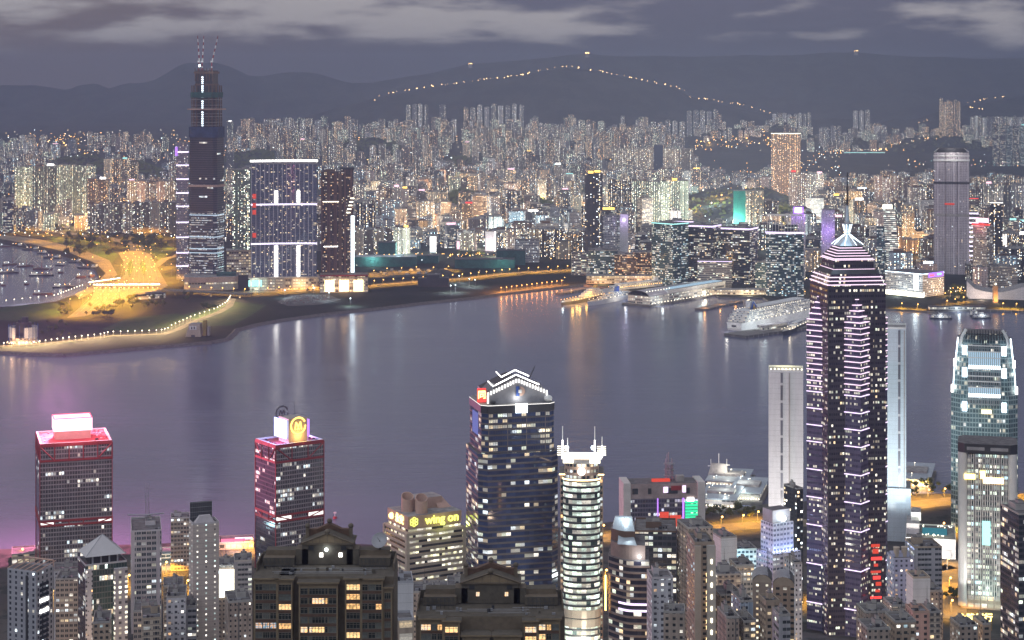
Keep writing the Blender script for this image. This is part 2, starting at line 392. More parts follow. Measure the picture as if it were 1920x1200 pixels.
F_CENTERB = fac('facade_indigo_bay', (.11, .092, .17), (.045, .038, .080), cw=1.6, fh=4.0, ww=.78, wh=.40, prun=.36, rl=4, pin=.6, ps=.08, cols=(GREEN, WHITE, (1, .95, .75)), st=1.05, grough=.07)
F_IFC = fac('facade_steel_blue', (.27, .36, .37), (.05, .085, .095), cw=2.6, fh=4.1, ww=.80, wh=.72, prun=.22, rl=4, pin=.7, ps=.07, cols=(GREEN, WHITE, COOL, (1, .95, .7)), st=.95, grough=.1)
F_BANK = fac('facade_green_bank', (.30, .28, .27), (.02, .045, .045), cw=2.75, fh=4.0, ww=.72, wh=.62, prun=.62, rl=6, pin=.88, ps=.2, cols=(CYAN, GREEN, (.65, 1, .88), WHITE, GREEN), st=2.0)
F_WING = fac('facade_beige_bands', (.52, .37, .28), (.03, .03, .03), cw=2.4, fh=3.9, ww=1.1, wh=.42, prun=.62, rl=4, pin=.86, ps=.12, cols=((1, .95, .55), (1, .98, .75), WHITE), st=1.5, var=.06)
F_WINGD = fac('facade_beige_side', (.50, .36, .28), (.03, .03, .03), cw=2.4, fh=3.9, ww=1.1, wh=.40, prun=.30, rl=5, pin=.86, ps=.03, cols=((1, .95, .55), WHITE), st=1.3, var=.06)
F_ICC = fac('facade_unfinished_glass', (.075, .07, .085), (.022, .032, .055), cw=2.8, fh=4.4, ww=1.1, wh=.40, prun=.62, rl=12, pin=.82, ps=.06, cols=(COOL, WHITE, (.7, .85, 1.0), (.6, .8, 1)), st=.75, grough=.1)
F_ICCU = fac('facade_bare_floors', (.080, .070, .085), (.012, .012, .020), cw=4.2, fh=4.4, ww=1.1, wh=.66, prun=.03, rl=4, pin=.8, ps=.012, cols=(COOL, WHITE), st=1.8, grough=.7)
F_HARB = fac('facade_blue_ribs', (.12, .13, .19), (.045, .060, .110), cw=2.8, fh=3.1, ww=.8, wh=.6, prun=.04, rl=3, pin=.8, ps=.085, cols=(WARM, WHITE, (1, .9, .6), WARM), st=1.6, vp=24.8, vf=.07, vcol=(.42, .40, .46))
F_ARCH = fac('facade_brown_arch', (.085, .055, .045), (.03, .022, .025), cw=2.9, fh=3.1, ww=.66, wh=.6, prun=.05, rl=3, ps=.22, cols=(WARM, WHITE, AMBER), st=1.4, vp=11.6, vf=.22, vcol=(.16, .09, .07))
F_CUL = fac('facade_pale_rings', (.30, .29, .36), (.05, .05, .08), cw=3.0, fh=3.3, ww=.6, wh=.5, ps=.22, cols=(WARM, WHITE, COOL), st=1.6)
F_GREYT = fac('facade_raw_concrete_grid', (.52, .47, .50), (.12, .11, .125), cw=3.4, fh=3.5, ww=.55, wh=.58, prun=0, ps=.02, cols=(WARM, COOL), st=1.3, grough=.5, vp=20.4, vf=.1, vcol=(.60, .55, .58))
F_TWIST = fac('facade_striped_lit', (.12, .12, .12), (.03, .04, .04), cw=6, fh=4.4, ww=1.1, wh=.5, prun=.92, rl=3, pin=1, ps=.3, cols=((.88, 1, .9), WHITE), st=2.0)
F_GRID = fac('facade_grid_office', (.42, .37, .36), (.04, .05, .06), cw=3.4, fh=3.9, ww=.80, wh=.55, prun=.38, rl=4, pin=.8, ps=.10, cols=(WHITE, COOL, GREEN, (1, 1, .7)), st=1.5, vp=17, vf=.14, vcol=(.50, .43, .44), mull=2)
F_CURT = fac('facade_green_curtain', (.12, .13, .12), (.03, .05, .045), cw=1.8, fh=3.6, ww=.86, wh=.8, prun=.16, rl=5, pin=.85, ps=.02, cols=((.8, 1, .95), WARM, WHITE), st=1.5, mull=1)
F_DOTS = fac('facade_three_dots', (.34, .33, .36), (.05, .05, .06), cw=4.2, fh=3.2, ww=.42, wh=.5, prun=0, ps=.78, cols=((1, 1, .78), WHITE), st=2.4, var=.06)
F_DOTW = fac('facade_stair_dots', (.50, .43, .39), (.08, .07, .07), cw=5.4, fh=3.0, ww=.16, wh=.30, ps=.92, cols=((.7, 1, .95), WHITE, WHITE), st=2.6, var=.05, line=.04)
F_SLOT = fac('facade_slot_windows', (.34, .34, .37), (.03, .03, .04), cw=4.6, fh=3.2, ww=.34, wh=.55, ps=.14, cols=(WHITE, COOL), st=2.2, var=.06)
F_ROWS = fac('facade_row_windows', (.44, .36, .30), (.05, .05, .05), cw=2.6, fh=3.3, ww=.7, wh=.52, prun=.25, rl=4, pin=.8, ps=.10, cols=(WHITE, COOL, WARM), st=1.6, mull=2, var=.08)
F_SMALL = fac('facade_small_windows', (.36, .29, .24), (.03, .03, .03), cw=3.0, fh=3.0, ww=.42, wh=.45, ps=.20, cols=(WHITE, COOL, (.8, 1, 1), WARM), st=1.7, var=.16, ac=.5)
F_SMALLW = fac('facade_small_windows_pale', (.50, .49, .52), (.05, .05, .06), cw=3.2, fh=3.0, ww=.40, wh=.45, ps=.21, cols=(WHITE, COOL, AMBER), st=1.7, var=.14, ac=.45)
F_SMALLB = fac('facade_small_windows_tan', (.36, .27, .20), (.03, .03, .03), cw=3.4, fh=3.1, ww=.5, wh=.45, ps=.16, cols=(WARM, WHITE, CYAN), st=1.5, var=.16, ac=.4)
F_BALC = fac('facade_balconies', (.46, .38, .30), (.035, .035, .04), cw=4.2, fh=3.0, ww=.62, wh=.55, ps=.20, cols=(WARM, WHITE, COOL), st=1.3, var=.18, line=.16, mull=3, ac=.4)
F_STRIP = fac('facade_strip_windows', (.36, .35, .37), (.04, .045, .05), cw=2.2, fh=3.3, ww=.92, wh=.44, prun=.2, rl=4, pin=.8, ps=.05, cols=(COOL, WHITE, GREEN), st=1.3, var=.14, vp=11, vf=.2)
F_PIPES = fac('facade_piped_back', (.40, .31, .255), (.03, .03, .03), cw=2.5, fh=2.9, ww=.36, wh=.4, ps=.13, cols=(WARM, COOL, WHITE), st=1.6, var=.25, vp=7.5, vf=.12, vcol=(.16, .14, .13), ac=.6)
F_ARCHD = fac('facade_round_dots', (.30, .23, .18), (.05, .04, .04), cw=5.0, fh=3.1, ww=.26, wh=.36, ps=.9, cols=((1, .93, .72), WARM), st=3.0, var=.1)
F_STEP = fac('facade_stepped_white', (.62, .64, .72), (.05, .06, .09), cw=3.0, fh=3.6, ww=.66, wh=.46, prun=.06, rl=3, ps=.06, cols=(COOL, WHITE), st=1.3, mull=2)
F_CURVE = fac('facade_curved_dark', (.20, .155, .14), (.022, .022, .035), cw=2.6, fh=3.9, ww=1.1, wh=.62, prun=.14, rl=2, pin=.9, ps=.10, cols=(WHITE, GREEN, COOL, WARM), st=1.3, grough=.1)
F_FERRY = fac('facade_screen_glass', (.16, .14, .18), (.045, .04, .06), cw=2.4, fh=3.9, ww=.85, wh=.66, prun=.30, rl=5, pin=.8, ps=.08, cols=(WHITE, COOL, (.7, .7, 1)), st=1.5)
F_PANEL = fac('facade_pale_panels', (.62, .61, .62), (.30, .30, .32), cw=4.5, fh=4.5, ww=.02, wh=.02, ps=0, var=.05, line=.03)
F_PANELB = fac('facade_blue_panels', (.50, .57, .62), (.3, .3, .32), cw=4.5, fh=4.0, ww=.02, wh=.02, ps=0, var=.05, line=.03)
F_LOUV = fac('facade_dark_slots', (.55, .54, .56), (.10, .10, .12), cw=3.2, fh=15.0, ww=1.1, wh=.86, ps=0, grough=.3)
F_SHIP = fac('ship_cabins', (.66, .66, .66), (.06, .07, .08), cw=4.0, fh=2.9, ww=.72, wh=.56, prun=0, ps=.42, cols=((1, .88, .60), WHITE), st=.8)
F_TERM = fac('facade_terminal', (.50, .48, .46), (.06, .07, .07), cw=4.0, fh=5.0, ww=.85, wh=.55, prun=.7, rl=4, pin=.9, ps=.2, cols=((1, .96, .78), (.8, 1, .95), WHITE), st=.9)
F_LOWW = fac('facade_lit_lobby', (.45, .36, .28), (.06, .05, .04), cw=5.0, fh=5.5, ww=.8, wh=.55, prun=.75, rl=3, pin=.9, ps=.2, cols=(WARM, (1, .85, .5), WHITE), st=.9)

# ---------------------------------------------------------------- setting: water, land, hills, haze
def water_mat():
    m = bpy.data.materials.new('harbour_water'); m.use_nodes = True
    g = NT(m.node_tree)
    p = g.node('ShaderNodeBsdfPrincipled')
    co = g.node('ShaderNodeTexCoord').outputs['Object']
    x, y, z = g.sep(co)
    big = g.noise(g.xyz(g.M('MULTIPLY', x, .0016), g.M('MULTIPLY', y, .0060), 0.0), 1.0, 4.0, .55)[0]
    g.put(p.inputs['Base Color'], g.mix(g.mr(big, .3, .7), (.092, .098, .160), (.116, .120, .190)))
    g.put(p.inputs['Roughness'], g.mr(big, .3, .7, .15, .21))
    p.inputs['IOR'].default_value = 1.33; p.inputs['Specular IOR Level'].default_value = .5
    rip = g.noise(g.xyz(g.M('MULTIPLY', x, .010), g.M('MULTIPLY', y, .045), 0.0), 1.0, 5.0, .62)[0]
    b = g.node('ShaderNodeBump'); b.inputs['Strength'].default_value = .4; b.inputs['Distance'].default_value = 1.0
    g.put(b.inputs['Height'], rip); g.l.new(b.outputs[0], p.inputs['Normal'])
    g.l.new(p.outputs[0], g.node('ShaderNodeOutputMaterial').inputs[0])
    return m
WATER = water_mat()
b = MB(); b.face([(-8400, -2100, 0), (8400, -2100, 0), (8400, 18100, 0), (-8400, 18100, 0)], WATER)
tag(b.build('water'), kind='structure')

def ground_mat(name, c1, c2, c3, sc):
    m = bpy.data.materials.new(name); m.use_nodes = True
    g = NT(m.node_tree)
    p = g.node('ShaderNodeBsdfPrincipled'); co = g.node('ShaderNodeTexCoord').outputs['Object']
    a = g.noise(co, sc, 6.0, .6)[0]; c = g.noise(co, sc * 7, 4.0, .6)[0]
    g.put(p.inputs['Base Color'], g.mix(g.mr(c, .5, .66), g.mix(g.mr(a, .42, .58), c1, c2), c3))
    p.inputs['Roughness'].default_value = .95; p.inputs['Specular IOR Level'].default_value = .1
    g.l.new(p.outputs[0], g.node('ShaderNodeOutputMaterial').inputs[0]); return m
SCRUB = ground_mat('scrub_ground', (.012, .016, .009), (.024, .024, .018), (.008, .013, .006), .006)
CITYG = ground_mat('city_ground', (.055, .052, .05), (.085, .078, .07), (.03, .035, .03), .01)
FOREST = ground_mat('forest_slope', (.016, .022, .018), (.042, .048, .038), (.008, .013, .010), .006)
GRASSM = ground_mat('grass_field', (.026, .055, .018), (.042, .060, .024), (.018, .038, .012), .012)
EARTH = ground_mat('bare_earth', (.10, .085, .07), (.075, .07, .06), (.05, .05, .045), .02)

def sheet(name, pts, mat, z, skirt=None, kind='structure'):
    b = MB(); P = [Vector((p[0], p[1], z)) for p in pts]
    for t in tessellate_polygon([P]):
        q = [P[i] for i in t]
        n = (q[1] - q[0]).cross(q[2] - q[0])
        if n.z < 0: q.reverse()
        b.face(q, mat)
    if skirt:
        n = len(P); area = sum(P[i].x * P[(i + 1) % n].y - P[(i + 1) % n].x * P[i].y for i in range(n))
        for i in range(n):
            a, c = (P[i], P[(i + 1) % n]) if area > 0 else (P[(i + 1) % n], P[i])
            b.face([(a.x, a.y, -2), (c.x, c.y, -2), (c.x, c.y, z), (a.x, a.y, z)], skirt)
    return tag(b.build(name), kind=kind)
def pxp(pts, z): return [G(px, py, z)[:2] for px, py in pts]

KG = 3.0
shore = [(-400, 664), (0, 659), (60, 662), (120, 664), (200, 657), (300, 648), (395, 640), (425, 634), (436, 624), (442, 617), (480, 607), (530, 598), (620, 586), (700, 578), (800, 566), (880, 558), (945, 550),
         (1000, 544), (1060, 537), (1095, 533), (1108, 536), (1190, 547), (1240, 541), (1340, 547), (1346, 556), (1430, 557), (1440, 563), (1510, 566), (1600, 573), (1668, 579), (1740, 583), (1800, 581), (1920, 581), (2400, 590)]
bay = [(-400, 452), (0, 457), (60, 467), (130, 484), (178, 505), (186, 520), (178, 532), (157, 546), (105, 565), (35, 574), (-400, 590)]
sheet('kowloon_ground', pxp(shore, KG) + [(PX(2400, 5330), 5330), (PX(-400, 5330), 5330)] + pxp(bay, KG), SCRUB, KG, PIERM)
# rock armour along the reclamation edge
rk = plain('sea_wall_rock', (.10, .085, .08), .9, var=.5, sc=.25)
b = MB(); sp = pxp(shore[:22], KG)
for (x0, y0), (x1, y1) in zip(sp, sp[1:]):
    L = sqrt((x1 - x0) ** 2 + (y1 - y0) ** 2); nx, ny = (y1 - y0) / L, -(x1 - x0) / L
    b.face([(x0 + nx * 9, y0 + ny * 9, -.5), (x1 + nx * 9, y1 + ny * 9, -.5), (x1, y1, KG + .8), (x0, y0, KG + .8)], rk)
    b.face([(x0, y0, KG + .8), (x1, y1, KG + .8), (x1 - nx * 3, y1 - ny * 3, KG - .2), (x0 - nx * 3, y0 - ny * 3, KG - .2)], rk)
tag(b.build('sea_wall'), 'rough stone sea wall along the edge of the dark reclaimed point', 'sea wall')

YA, YB = 12500.0, 15500.0
crA = [(-300, 236), (400, 236), (560, 220), (640, 200), (700, 184), (800, 164), (900, 149), (1000, 134), (1060, 125), (1100, 128), (1200, 149), (1260, 164), (1300, 183), (1400, 206), (1450, 214), (1550, 228), (1650, 234), (1720, 222), (1760, 207), (1800, 196), (1885, 184), (2000, 172), (2300, 160)]
crB = [(-400, 165), (-100, 160), (0, 157), (30, 157), (60, 156), (90, 159), (110, 163), (125, 166), (150, 158), (180, 155), (205, 165), (225, 158), (240, 154), (265, 154), (290, 148), (310, 136), (335, 121), (350, 115), (375, 118), (400, 116), (425, 121), (450, 131), (465, 139), (485, 142), (510, 139), (535, 135), (580, 134), (610, 141), (640, 149), (660, 153), (700, 152), (800, 136), (880, 120), (1000, 108), (1100, 99), (1200, 104), (1400, 101), (1600, 97), (1800, 106), (2300, 112)]
MOUNDS = [  # px, Y, height, half width px, half depth m
    (690, 9000, 62, 90, 420), (865, 8200, 52, 40, 300), (1385, 6050, 46, 135, 560), (1470, 5350, 40, 70, 260), (875, 6000, 48, 62, 260), (1000, 5900, 36, 45, 240), (1400, 10900, 105, 150, 620), (1760, 10700, 80, 110, 600), (1486, 11400, 70, 80, 500), (1618, 11200, 70, 60, 500), (150, 8400, 34, 60, 420), (480, 8600, 40, 60, 400), (240, 8000, 40, 70, 400)]
def T(X, Y):
    px = 960 + F * X / Y
    z = KG - 1 + sstep(7300, 10600, Y) * (95 * (1 - sstep(1180, 1340, px)) + 18)
    for mp, my, mh, mw, md in MOUNDS:
        u, v = (px - mp) / mw, (Y - my) / md
        r = u * u + v * v
        if r < 1: z += mh * (1 - r) ** .8 * (1 + .5 * noise.noise((X * .009, Y * .009, mp)) + .25 * noise.noise((X * .03, Y * .03, mp)))
    for cr, Yc, wf, wb, amp in ((crA, YA, 1900, 2600, 14), (crB, YB, 2300, 2600, 22)):
        zc = PZ(lerp(cr, px), Yc)
        q = (Y - Yc) / (wf if Y < Yc else wb)
        if abs(q) < 1:
            h = (1 - abs(q)) ** 1.25
            rg = 1 - abs(noise.noise((X * .0022, Y * .0022, 5.0))) * .5
            fr = noise.fractal((X * .0016, Y * .0016, 1.7), 1.0, 2.1, 5)
            zz = (zc - 3) * h + fr * amp * (3.6 if abs(q) > .08 else .7) * min(1, h * 3) - (amp * 2.2 * abs(noise.noise((X * .0042, Y * .0014, 9.0))) if abs(q) > .05 else 0)
            z = max(z, zz)
    return z
b = MB(); NX, NY = 300, 170
ts = [(-1400 + 2800 * i / NX) / F for i in range(NX + 1)]
ys = [5300 + (17800 - 5300) * (j / NY) for j in range(NY + 1)]
vs = []
for Y in ys:
    for t in ts:
        vs.append((t * Y, Y, T(t * Y, Y)))
me = bpy.data.meshes.new('hills')
me.from_pydata(vs, [], [(j * (NX + 1) + i, j * (NX + 1) + i + 1, (j + 1) * (NX + 1) + i + 1, (j + 1) * (NX + 1) + i) for j in range(NY) for i in range(NX)])
me.materials.append(FOREST); me.polygons.foreach_set('use_smooth', [True] * len(me.polygons)); me.update()
o = bpy.data.objects.new('hills', me); COL.objects.link(o); tag(o, kind='structure')

def THK(Y):
    if Y > 1350: return 4.0
    if Y > 600: return 4 + (1350 - Y) / 750 * 108
    return 112 + (600 - Y) / 600 * 262
hk = [(-400, 1590), (0, 1590), (480, 1622), (720, 1604), (1150, 1690), (1440, 1762), (1700, 1806), (1920, 1806), (2400, 1806)]
b = MB(); rows = [-300, 0, 150, 300, 450, 600, 750, 900, 1050, 1200, 1350]
pts = [[(PX(px, 1300) + (PX(px, Y) - PX(px, 1300)) * (1 if Y > 1350 else .6), Y) for px, Y in hk]]
for Yr in reversed(rows): pts.append([(x, Yr) for x, _ in pts[0]])
Zr = [4.0] + [THK(y) for y in reversed(rows)]
for r in range(len(pts) - 1):
    for i in range(len(hk) - 1):
        b.face([(*pts[r + 1][i], Zr[r + 1]), (*pts[r + 1][i + 1], Zr[r + 1]), (*pts[r][i + 1], Zr[r]), (*pts[r][i], Zr[r])], CITYG)
for i in range(len(hk) - 1):
    a, c = pts[0][i], pts[0][i + 1]
    b.face([(*c, -2), (*a, -2), (*a, 4), (*c, 4)], PIERM)
tag(b.build('island_ground'), kind='structure')

ROADC = plain('pale_road', (.22, .185, .125), .85, var=.3, sc=.05)
def strip(name, px_pts, wid, mat, z, zoff=.0, bridge=False, kind='structure'):
    P = [Vector((*G(px, py, z)[:2], 0)) for px, py in px_pts]
    L, Rr = [], []
    for i, p in enumerate(P):
        d_ = (P[min(i + 1, len(P) - 1)] - P[max(i - 1, 0)]).normalized()
        n = Vector((-d_.y, d_.x, 0)); L.append(p + n * wid / 2); Rr.append(p - n * wid / 2)
    b = MB()
    for i in range(len(P) - 1):
        q = [Rr[i], Rr[i + 1], L[i + 1], L[i]]
        b.face([(v.x, v.y, z + zoff) for v in q], mat)
        if bridge:
            for a, c in ((Rr[i], Rr[i + 1]), (L[i + 1], L[i])):
                b.face([(a.x, a.y, z - 1.6), (c.x, c.y, z - 1.6), (c.x, c.y, z + 1.0), (a.x, a.y, z + 1.0)], CONC)
                b.face([(c.x, c.y, z - 1.6), (a.x, a.y, z - 1.6), (a.x, a.y, z + 1.0), (c.x, c.y, z + 1.0)], CONC)
            q2 = list(reversed(q)); b.face([(v.x, v.y, z - 1.6) for v in q2], CONC)
            m_ = (P[i] + P[i + 1]) / 2
            b.cyl(m_.x, m_.y, 2, 1.6, z - 3.6, CONC, 8)
    o = b.build(name)
    return tag(o, kind=kind) if not bridge else o
# ---------------------------------------------------------------- building helpers
def notched(W, D, n, dp=2.2, fr=.28):
    """rectangle whose long sides have n-1 light wells, counter-clockwise"""
    front = []; s = W / n
    for i in range(n):
        x0, x1 = -W / 2 + i * s, -W / 2 + (i + 1) * s
        a = x0 if i == 0 else x0 + s * fr / 2
        c = x1 if i == n - 1 else x1 - s * fr / 2
        if i: front += [(a, -D / 2 + dp), (a, -D / 2)]
        else: front.append((a, -D / 2))
        front.append((c, -D / 2))
        if i < n - 1: front.append((c, -D / 2 + dp))
    back = [(-x, -y) for x, y in front]
    return front + back
def grow(plan, k):
    n = len(plan); out = []
    for i in range(n):
        p, q, r = Vector(plan[i - 1]), Vector(plan[i]), Vector(plan[(i + 1) % n])
        d1, d2 = (q - p).normalized(), (r - q).normalized()
        n1, n2 = Vector((d1.y, -d1.x)), Vector((d2.y, -d2.x))
        m = (n1 + n2); m = m / max(.2, m.dot(n1))
        out.append((q.x + m.x * k, q.y + m.y * k))
    return out
def roof_bits(root, W, D, H, seed, mat=CONC, rm=ROOF, plan=None, tanks=True, par=1.1):
    rg = random.Random(seed); plan = plan or rect(W, D)
    b = MB(); inner = grow(plan, -.35); n = len(plan)
    for i in range(n):
        a, c, d_, e = plan[i], plan[(i + 1) % n], inner[(i + 1) % n], inner[i]
        b.face([(*a, H), (*c, H), (*c, H + par), (*a, H + par)], mat); b.face([(*e, H + par), (*d_, H + par), (*d_, H), (*e, H)], mat)
        b.face([(*a, H + par), (*c, H + par), (*d_, H + par), (*e, H + par)], mat)
    b.build('parapet', root)
    if not tanks: return
    b = MB(); sw, sd = W * rg.uniform(.25, .42), D * rg.uniform(.25, .4); sx, sy = W * rg.uniform(-.2, .2), D * rg.uniform(-.05, .2)
    hh = rg.uniform(2.6, 4.2); b.box(sx, sy, H + .02, sw, sd, hh, mat, tm=rm, bottom=False); b.build('stair_house', root)
    b = MB(); tx = sx + sw * rg.uniform(-.3, .3)
    b.box(tx, sy, H + hh + .03, sw * .45, sd * .5, 1.7, CONC, tm=rm, bottom=False); b.build('water_tank', root)
    for k in range(rg.randint(3, 6)):
        b = MB(); bx, by = W * rg.uniform(-.42, .42), D * rg.uniform(-.42, -.18)
        b.box(bx, by, H + .04, rg.uniform(.9, 2.2), rg.uniform(.9, 1.8), rg.uniform(.8, 1.7), STEEL if k % 2 else DARK, bottom=False); b.build('cooling_unit', root)
    b = MB(); y_ = D * rg.uniform(-.3, .3); b.tube((-W * .4, y_, H + .5), (W * .4, y_, H + .5), .13, STEEL); b.build('pipe', root)
    if rg.random() < .6:
        b = MB(); b.tube((tx, sy, H + hh + 2), (tx, sy, H + hh + 2 + rg.uniform(5, 10)), .12, DARK, r2=.05); b.build('antenna', root)
def base(name, label, cat, pxL, pxC, pxR, pyT, Y, th=0.0, D=None, zb=KG, group=None):
    cx, cy_, W, Dd, th = foot(pxL, pxC, pxR, Y, th, D)
    r = thing(name, label, cat, (cx, cy_, zb), th, group)
    return r, W, Dd, PZ(pyT, Y) - zb
def std(name, label, cat, pxL, pxC, pxR, pyT, Y, fm, th=0.0, D=None, zb=KG, nn=0, rm=ROOF, mat=CONC, band=None, bh=2.0, group=None, seed=None, tanks=True, top=None):
    r, W, Dd, H = base(name, label, cat, pxL, pxC, pxR, pyT, Y, th, D, zb, group)
    plan = notched(W, Dd, nn) if nn > 1 else rect(W, Dd)
    b = MB(); b.prism(plan, 0, H, fm, rm, cw=fm['cw']); b.build('wall', r)
    roof_bits(r, W, Dd, H, seed if seed is not None else int(pxL * 7 + pyT), mat, rm, plan if nn <= 1 else rect(W * .98, Dd * .98), tanks)
    if band:
        b = MB(); b.prism(grow(rect(W, Dd), .5), H - bh, H + .5, band, rm); b.build('light_band', r)
    return r, W, Dd, H
def textmesh(txt, size, mat, depth=.4, align='CENTER'):
    cu = bpy.data.curves.new('lettering', 'FONT'); cu.body = txt; cu.size = size; cu.extrude = depth / 2; cu.align_x = align; cu.align_y = 'CENTER'; cu.offset = size * .012
    t = bpy.data.objects.new('lettering', cu); COL.objects.link(t)
    bpy.context.view_layer.update()
    me = bpy.data.meshes.new_from_object(t.evaluated_get(bpy.context.evaluated_depsgraph_get()))
    bpy.data.objects.remove(t); me.materials.clear(); me.materials.append(mat)
    for p in me.polygons: p.material_index = 0
    o = bpy.data.objects.new('lettering', me); COL.objects.link(o); return o
def place_text(o, root, loc, face='front', name='lettering', wscale=1.0):
    o.name = name; o.parent = root; o.location = loc; o.scale = (wscale, 1, 1)
    o.rotation_euler = {'front': (R(90), 0, 0), 'left': (R(90), 0, R(-90)), 'right': (R(90), 0, R(90))}[face]

# ---------------------------------------------------------------- Kowloon landmarks
# unfinished skyscraper
Y0 = 3640.0
r, W, D, H = base('unfinished_skyscraper', 'tallest dark unfinished skyscraper with bare upper floors, cranes on top and lit lower floors', 'skyscraper', 353, 405, 422, 130, Y0, -R(8))
hz = lambda py: PZ(py, Y0) - KG
b = MB(); b.prism(grow(chamfer(W, D, 6), 1.5), hz(522), hz(500), F_ICC, F_ICC, chamfer(W, D, 6), cw=4.2); b.prism(chamfer(W, D, 6), hz(500), hz(397), F_ICC, ROOF, cw=4.2, v0=40); b.build('glazed_floors', r)
b = MB(); b.prism(chamfer(W, D, 6), hz(396.7), hz(258), F_ICCU, ROOF, grow(chamfer(W, D, 6), -.5), cw=4.2); b.build('bare_floors', r)
b = MB()
for k in range(14):
    z_ = hz(258) + 1 + k * 5.6
    b.prism(grow(chamfer(W, D, 8), -2.2), z_, z_ + .9, CONC if k % 3 else BROWN, CONC, bottom=True)
b.build('floor_slab', r)
b = MB()
for x_, y_ in grow(chamfer(W, D, 8), -3.5) + [(-W * .22, -D / 2 + 3), (W * .22, -D / 2 + 3), (W / 2 - 3, 0), (-W / 2 + 3, 0)]:
    b.box(x_, y_, hz(258), 1.8, 1.8, hz(160) - hz(258), BROWN)
b.build('column', r)
b = MB(); b.prism(grow(chamfer(W, D, 6), 1.2), hz(258), hz(238), BLUENET, BLUENET, bottom=True); b.build('blue_net', r)
b = MB(); b.prism(grow(chamfer(W, D, 8), -1.0), hz(183), hz(173), GREENNET, GREENNET, bottom=True); b.build('green_net', r)
b = MB(); b.prism(grow(chamfer(W, D, 6), 2.5), hz(351), hz(347), PINKC, PINKC, bottom=True); b.prism(grow(chamfer(W, D, 8), 4.5), hz(206), hz(204), PINKC, PINKC, bottom=True); b.build('working_platform', r)
b = MB(); cw_ = W * .62
b.box(0, 0, hz(258), cw_, D * .6, hz(132) - hz(258), DARK, tm=CONC)
b.box(0, 0, hz(160), cw_ * 1.05, D * .66, 3, BROWN); b.box(0, 0, hz(138), cw_ * 1.12, D * .7, 4, BROWN)
for k in range(7): b.box(-cw_ / 2 + cw_ * k / 6, -D * .33, hz(152), 1.2, 1.2, hz(128) - hz(152), BROWN)
b.build('core', r)
b = MB()
for k in range(34):
    if k in (9, 10, 18, 23): continue
    z_ = hz(282) + k * (hz(142) - hz(282)) / 34
    b.box(-3, -D / 2 + 1.2 if z_ < hz(258) else -D * .3 - .6, z_, 3.6, .6, 2.6, E_COOL)
b.build('shaft_light', r)
E_ICE = em('ice_floor_light', (.66, .84, 1.0), 1.0)
for py in (403, 444, 466, 474):
    b = MB(); b.prism(grow(chamfer(W, D, 6), .25), hz(py + 1.6), hz(py), E_ICE); 
    b.build('lit_floor', r)
b = MB(); b.prism(grow(chamfer(W, D, 6), 3.5), 24, 26, CONC, CONC, bottom=True)
for x_, y_ in grow(chamfer(W, D, 6), -1.5): b.box(x_, y_, 0, 3.5, 3.5, 26, STEEL)
b.prism(grow(chamfer(W, D, 6), -6), 0, 24, F_LOWW, ROOF, cw=5); b.build('lobby', r)
plight(r, (-10, -D / 2 - 12, 18), (.8, .95, 1), 40000, 4)
icc_top = hz(132) + KG; icc_x, icc_y = r.location.x, r.location.y
def crane(px, lean, label):
    X = PX(px, icc_y - 6)
    c = thing('tower_crane', label, 'crane', (X, icc_y - 6, icc_top), 0, 'cranes on the unfinished skyscraper')
    b = MB(); b.box(0, 0, 0, 2.2, 2.2, 16, REDP); b.box(0, 0, 5, 2.6, 2.6, 3, WHITEP); b.build('mast', c)
    b = MB(); b.box(0, 0, 16, 5, 4, 3, WHITEP); b.tube((0, 0, 18), (-5, 2, 23), .6, STEEL); b.build('cab', c)
    b = MB()
    p0 = Vector((1, -1, 18)); p1 = Vector((1 + lean, -4, 68))
    for k in range(8):
        q0, q1 = p0.lerp(p1, k / 8), p0.lerp(p1, (k + 1) / 8)
        b.tube(q0, q1, 1.25 - k * .08, REDP if k % 2 else WHITEP)
    b.build('jib', c)
crane(373, -3, 'tower crane with a vertical jib at the left end of the unfinished roof')
crane(379, 3, 'tower crane with a steep jib in the middle of the unfinished roof')
crane(397, 12, 'red and white tower crane leaning right above the unfinished roof')
c = thing('flood_lamp', 'bright white flood lamp at the foot of the cranes', 'flood lamp', (PX(374, icc_y - 40), icc_y - 40, icc_top + 9))
b = MB(); b.tube((0, 0, -9), (0, 0, -1), .4, DARK); b.build('pole', c); b = MB(); b.sph((0, 0, 0), 2.2, E_FLOOD); b.build('lamp_head', c)
plight(c, (0, -3, 1), (.85, .95, 1), 25000, 2)
# podium
r, W, D, H = base('station_podium', 'low curved beige podium at the foot of the unfinished skyscraper', 'podium', 345, 345, 447, 519, 3600, 0, 60)
pl = [(-W / 2, D / 2), (-W / 2, -D / 4), (-W * .42, -D * .45), (-W * .2, -D / 2), (W * .2, -D / 2), (W * .42, -D * .45), (W / 2, -D / 4), (W / 2, D / 2)]
b = MB(); b.prism(pl, 0, 10, BEIGE, ROOF); b.prism(grow(pl, -1), 10.01, 15, F_LOWW, ROOF, cw=5); b.prism(pl, 15.01, 25, PINKC, ROOFL); b.build('wall', r)
b = MB(); b.box(W * .28, 0, 25.02, W * .36, 26, 6, GREENNET); b.box(-W * .3, 6, 25.02, 18, 14, 4, CONC); b.build('roof_garden', r)

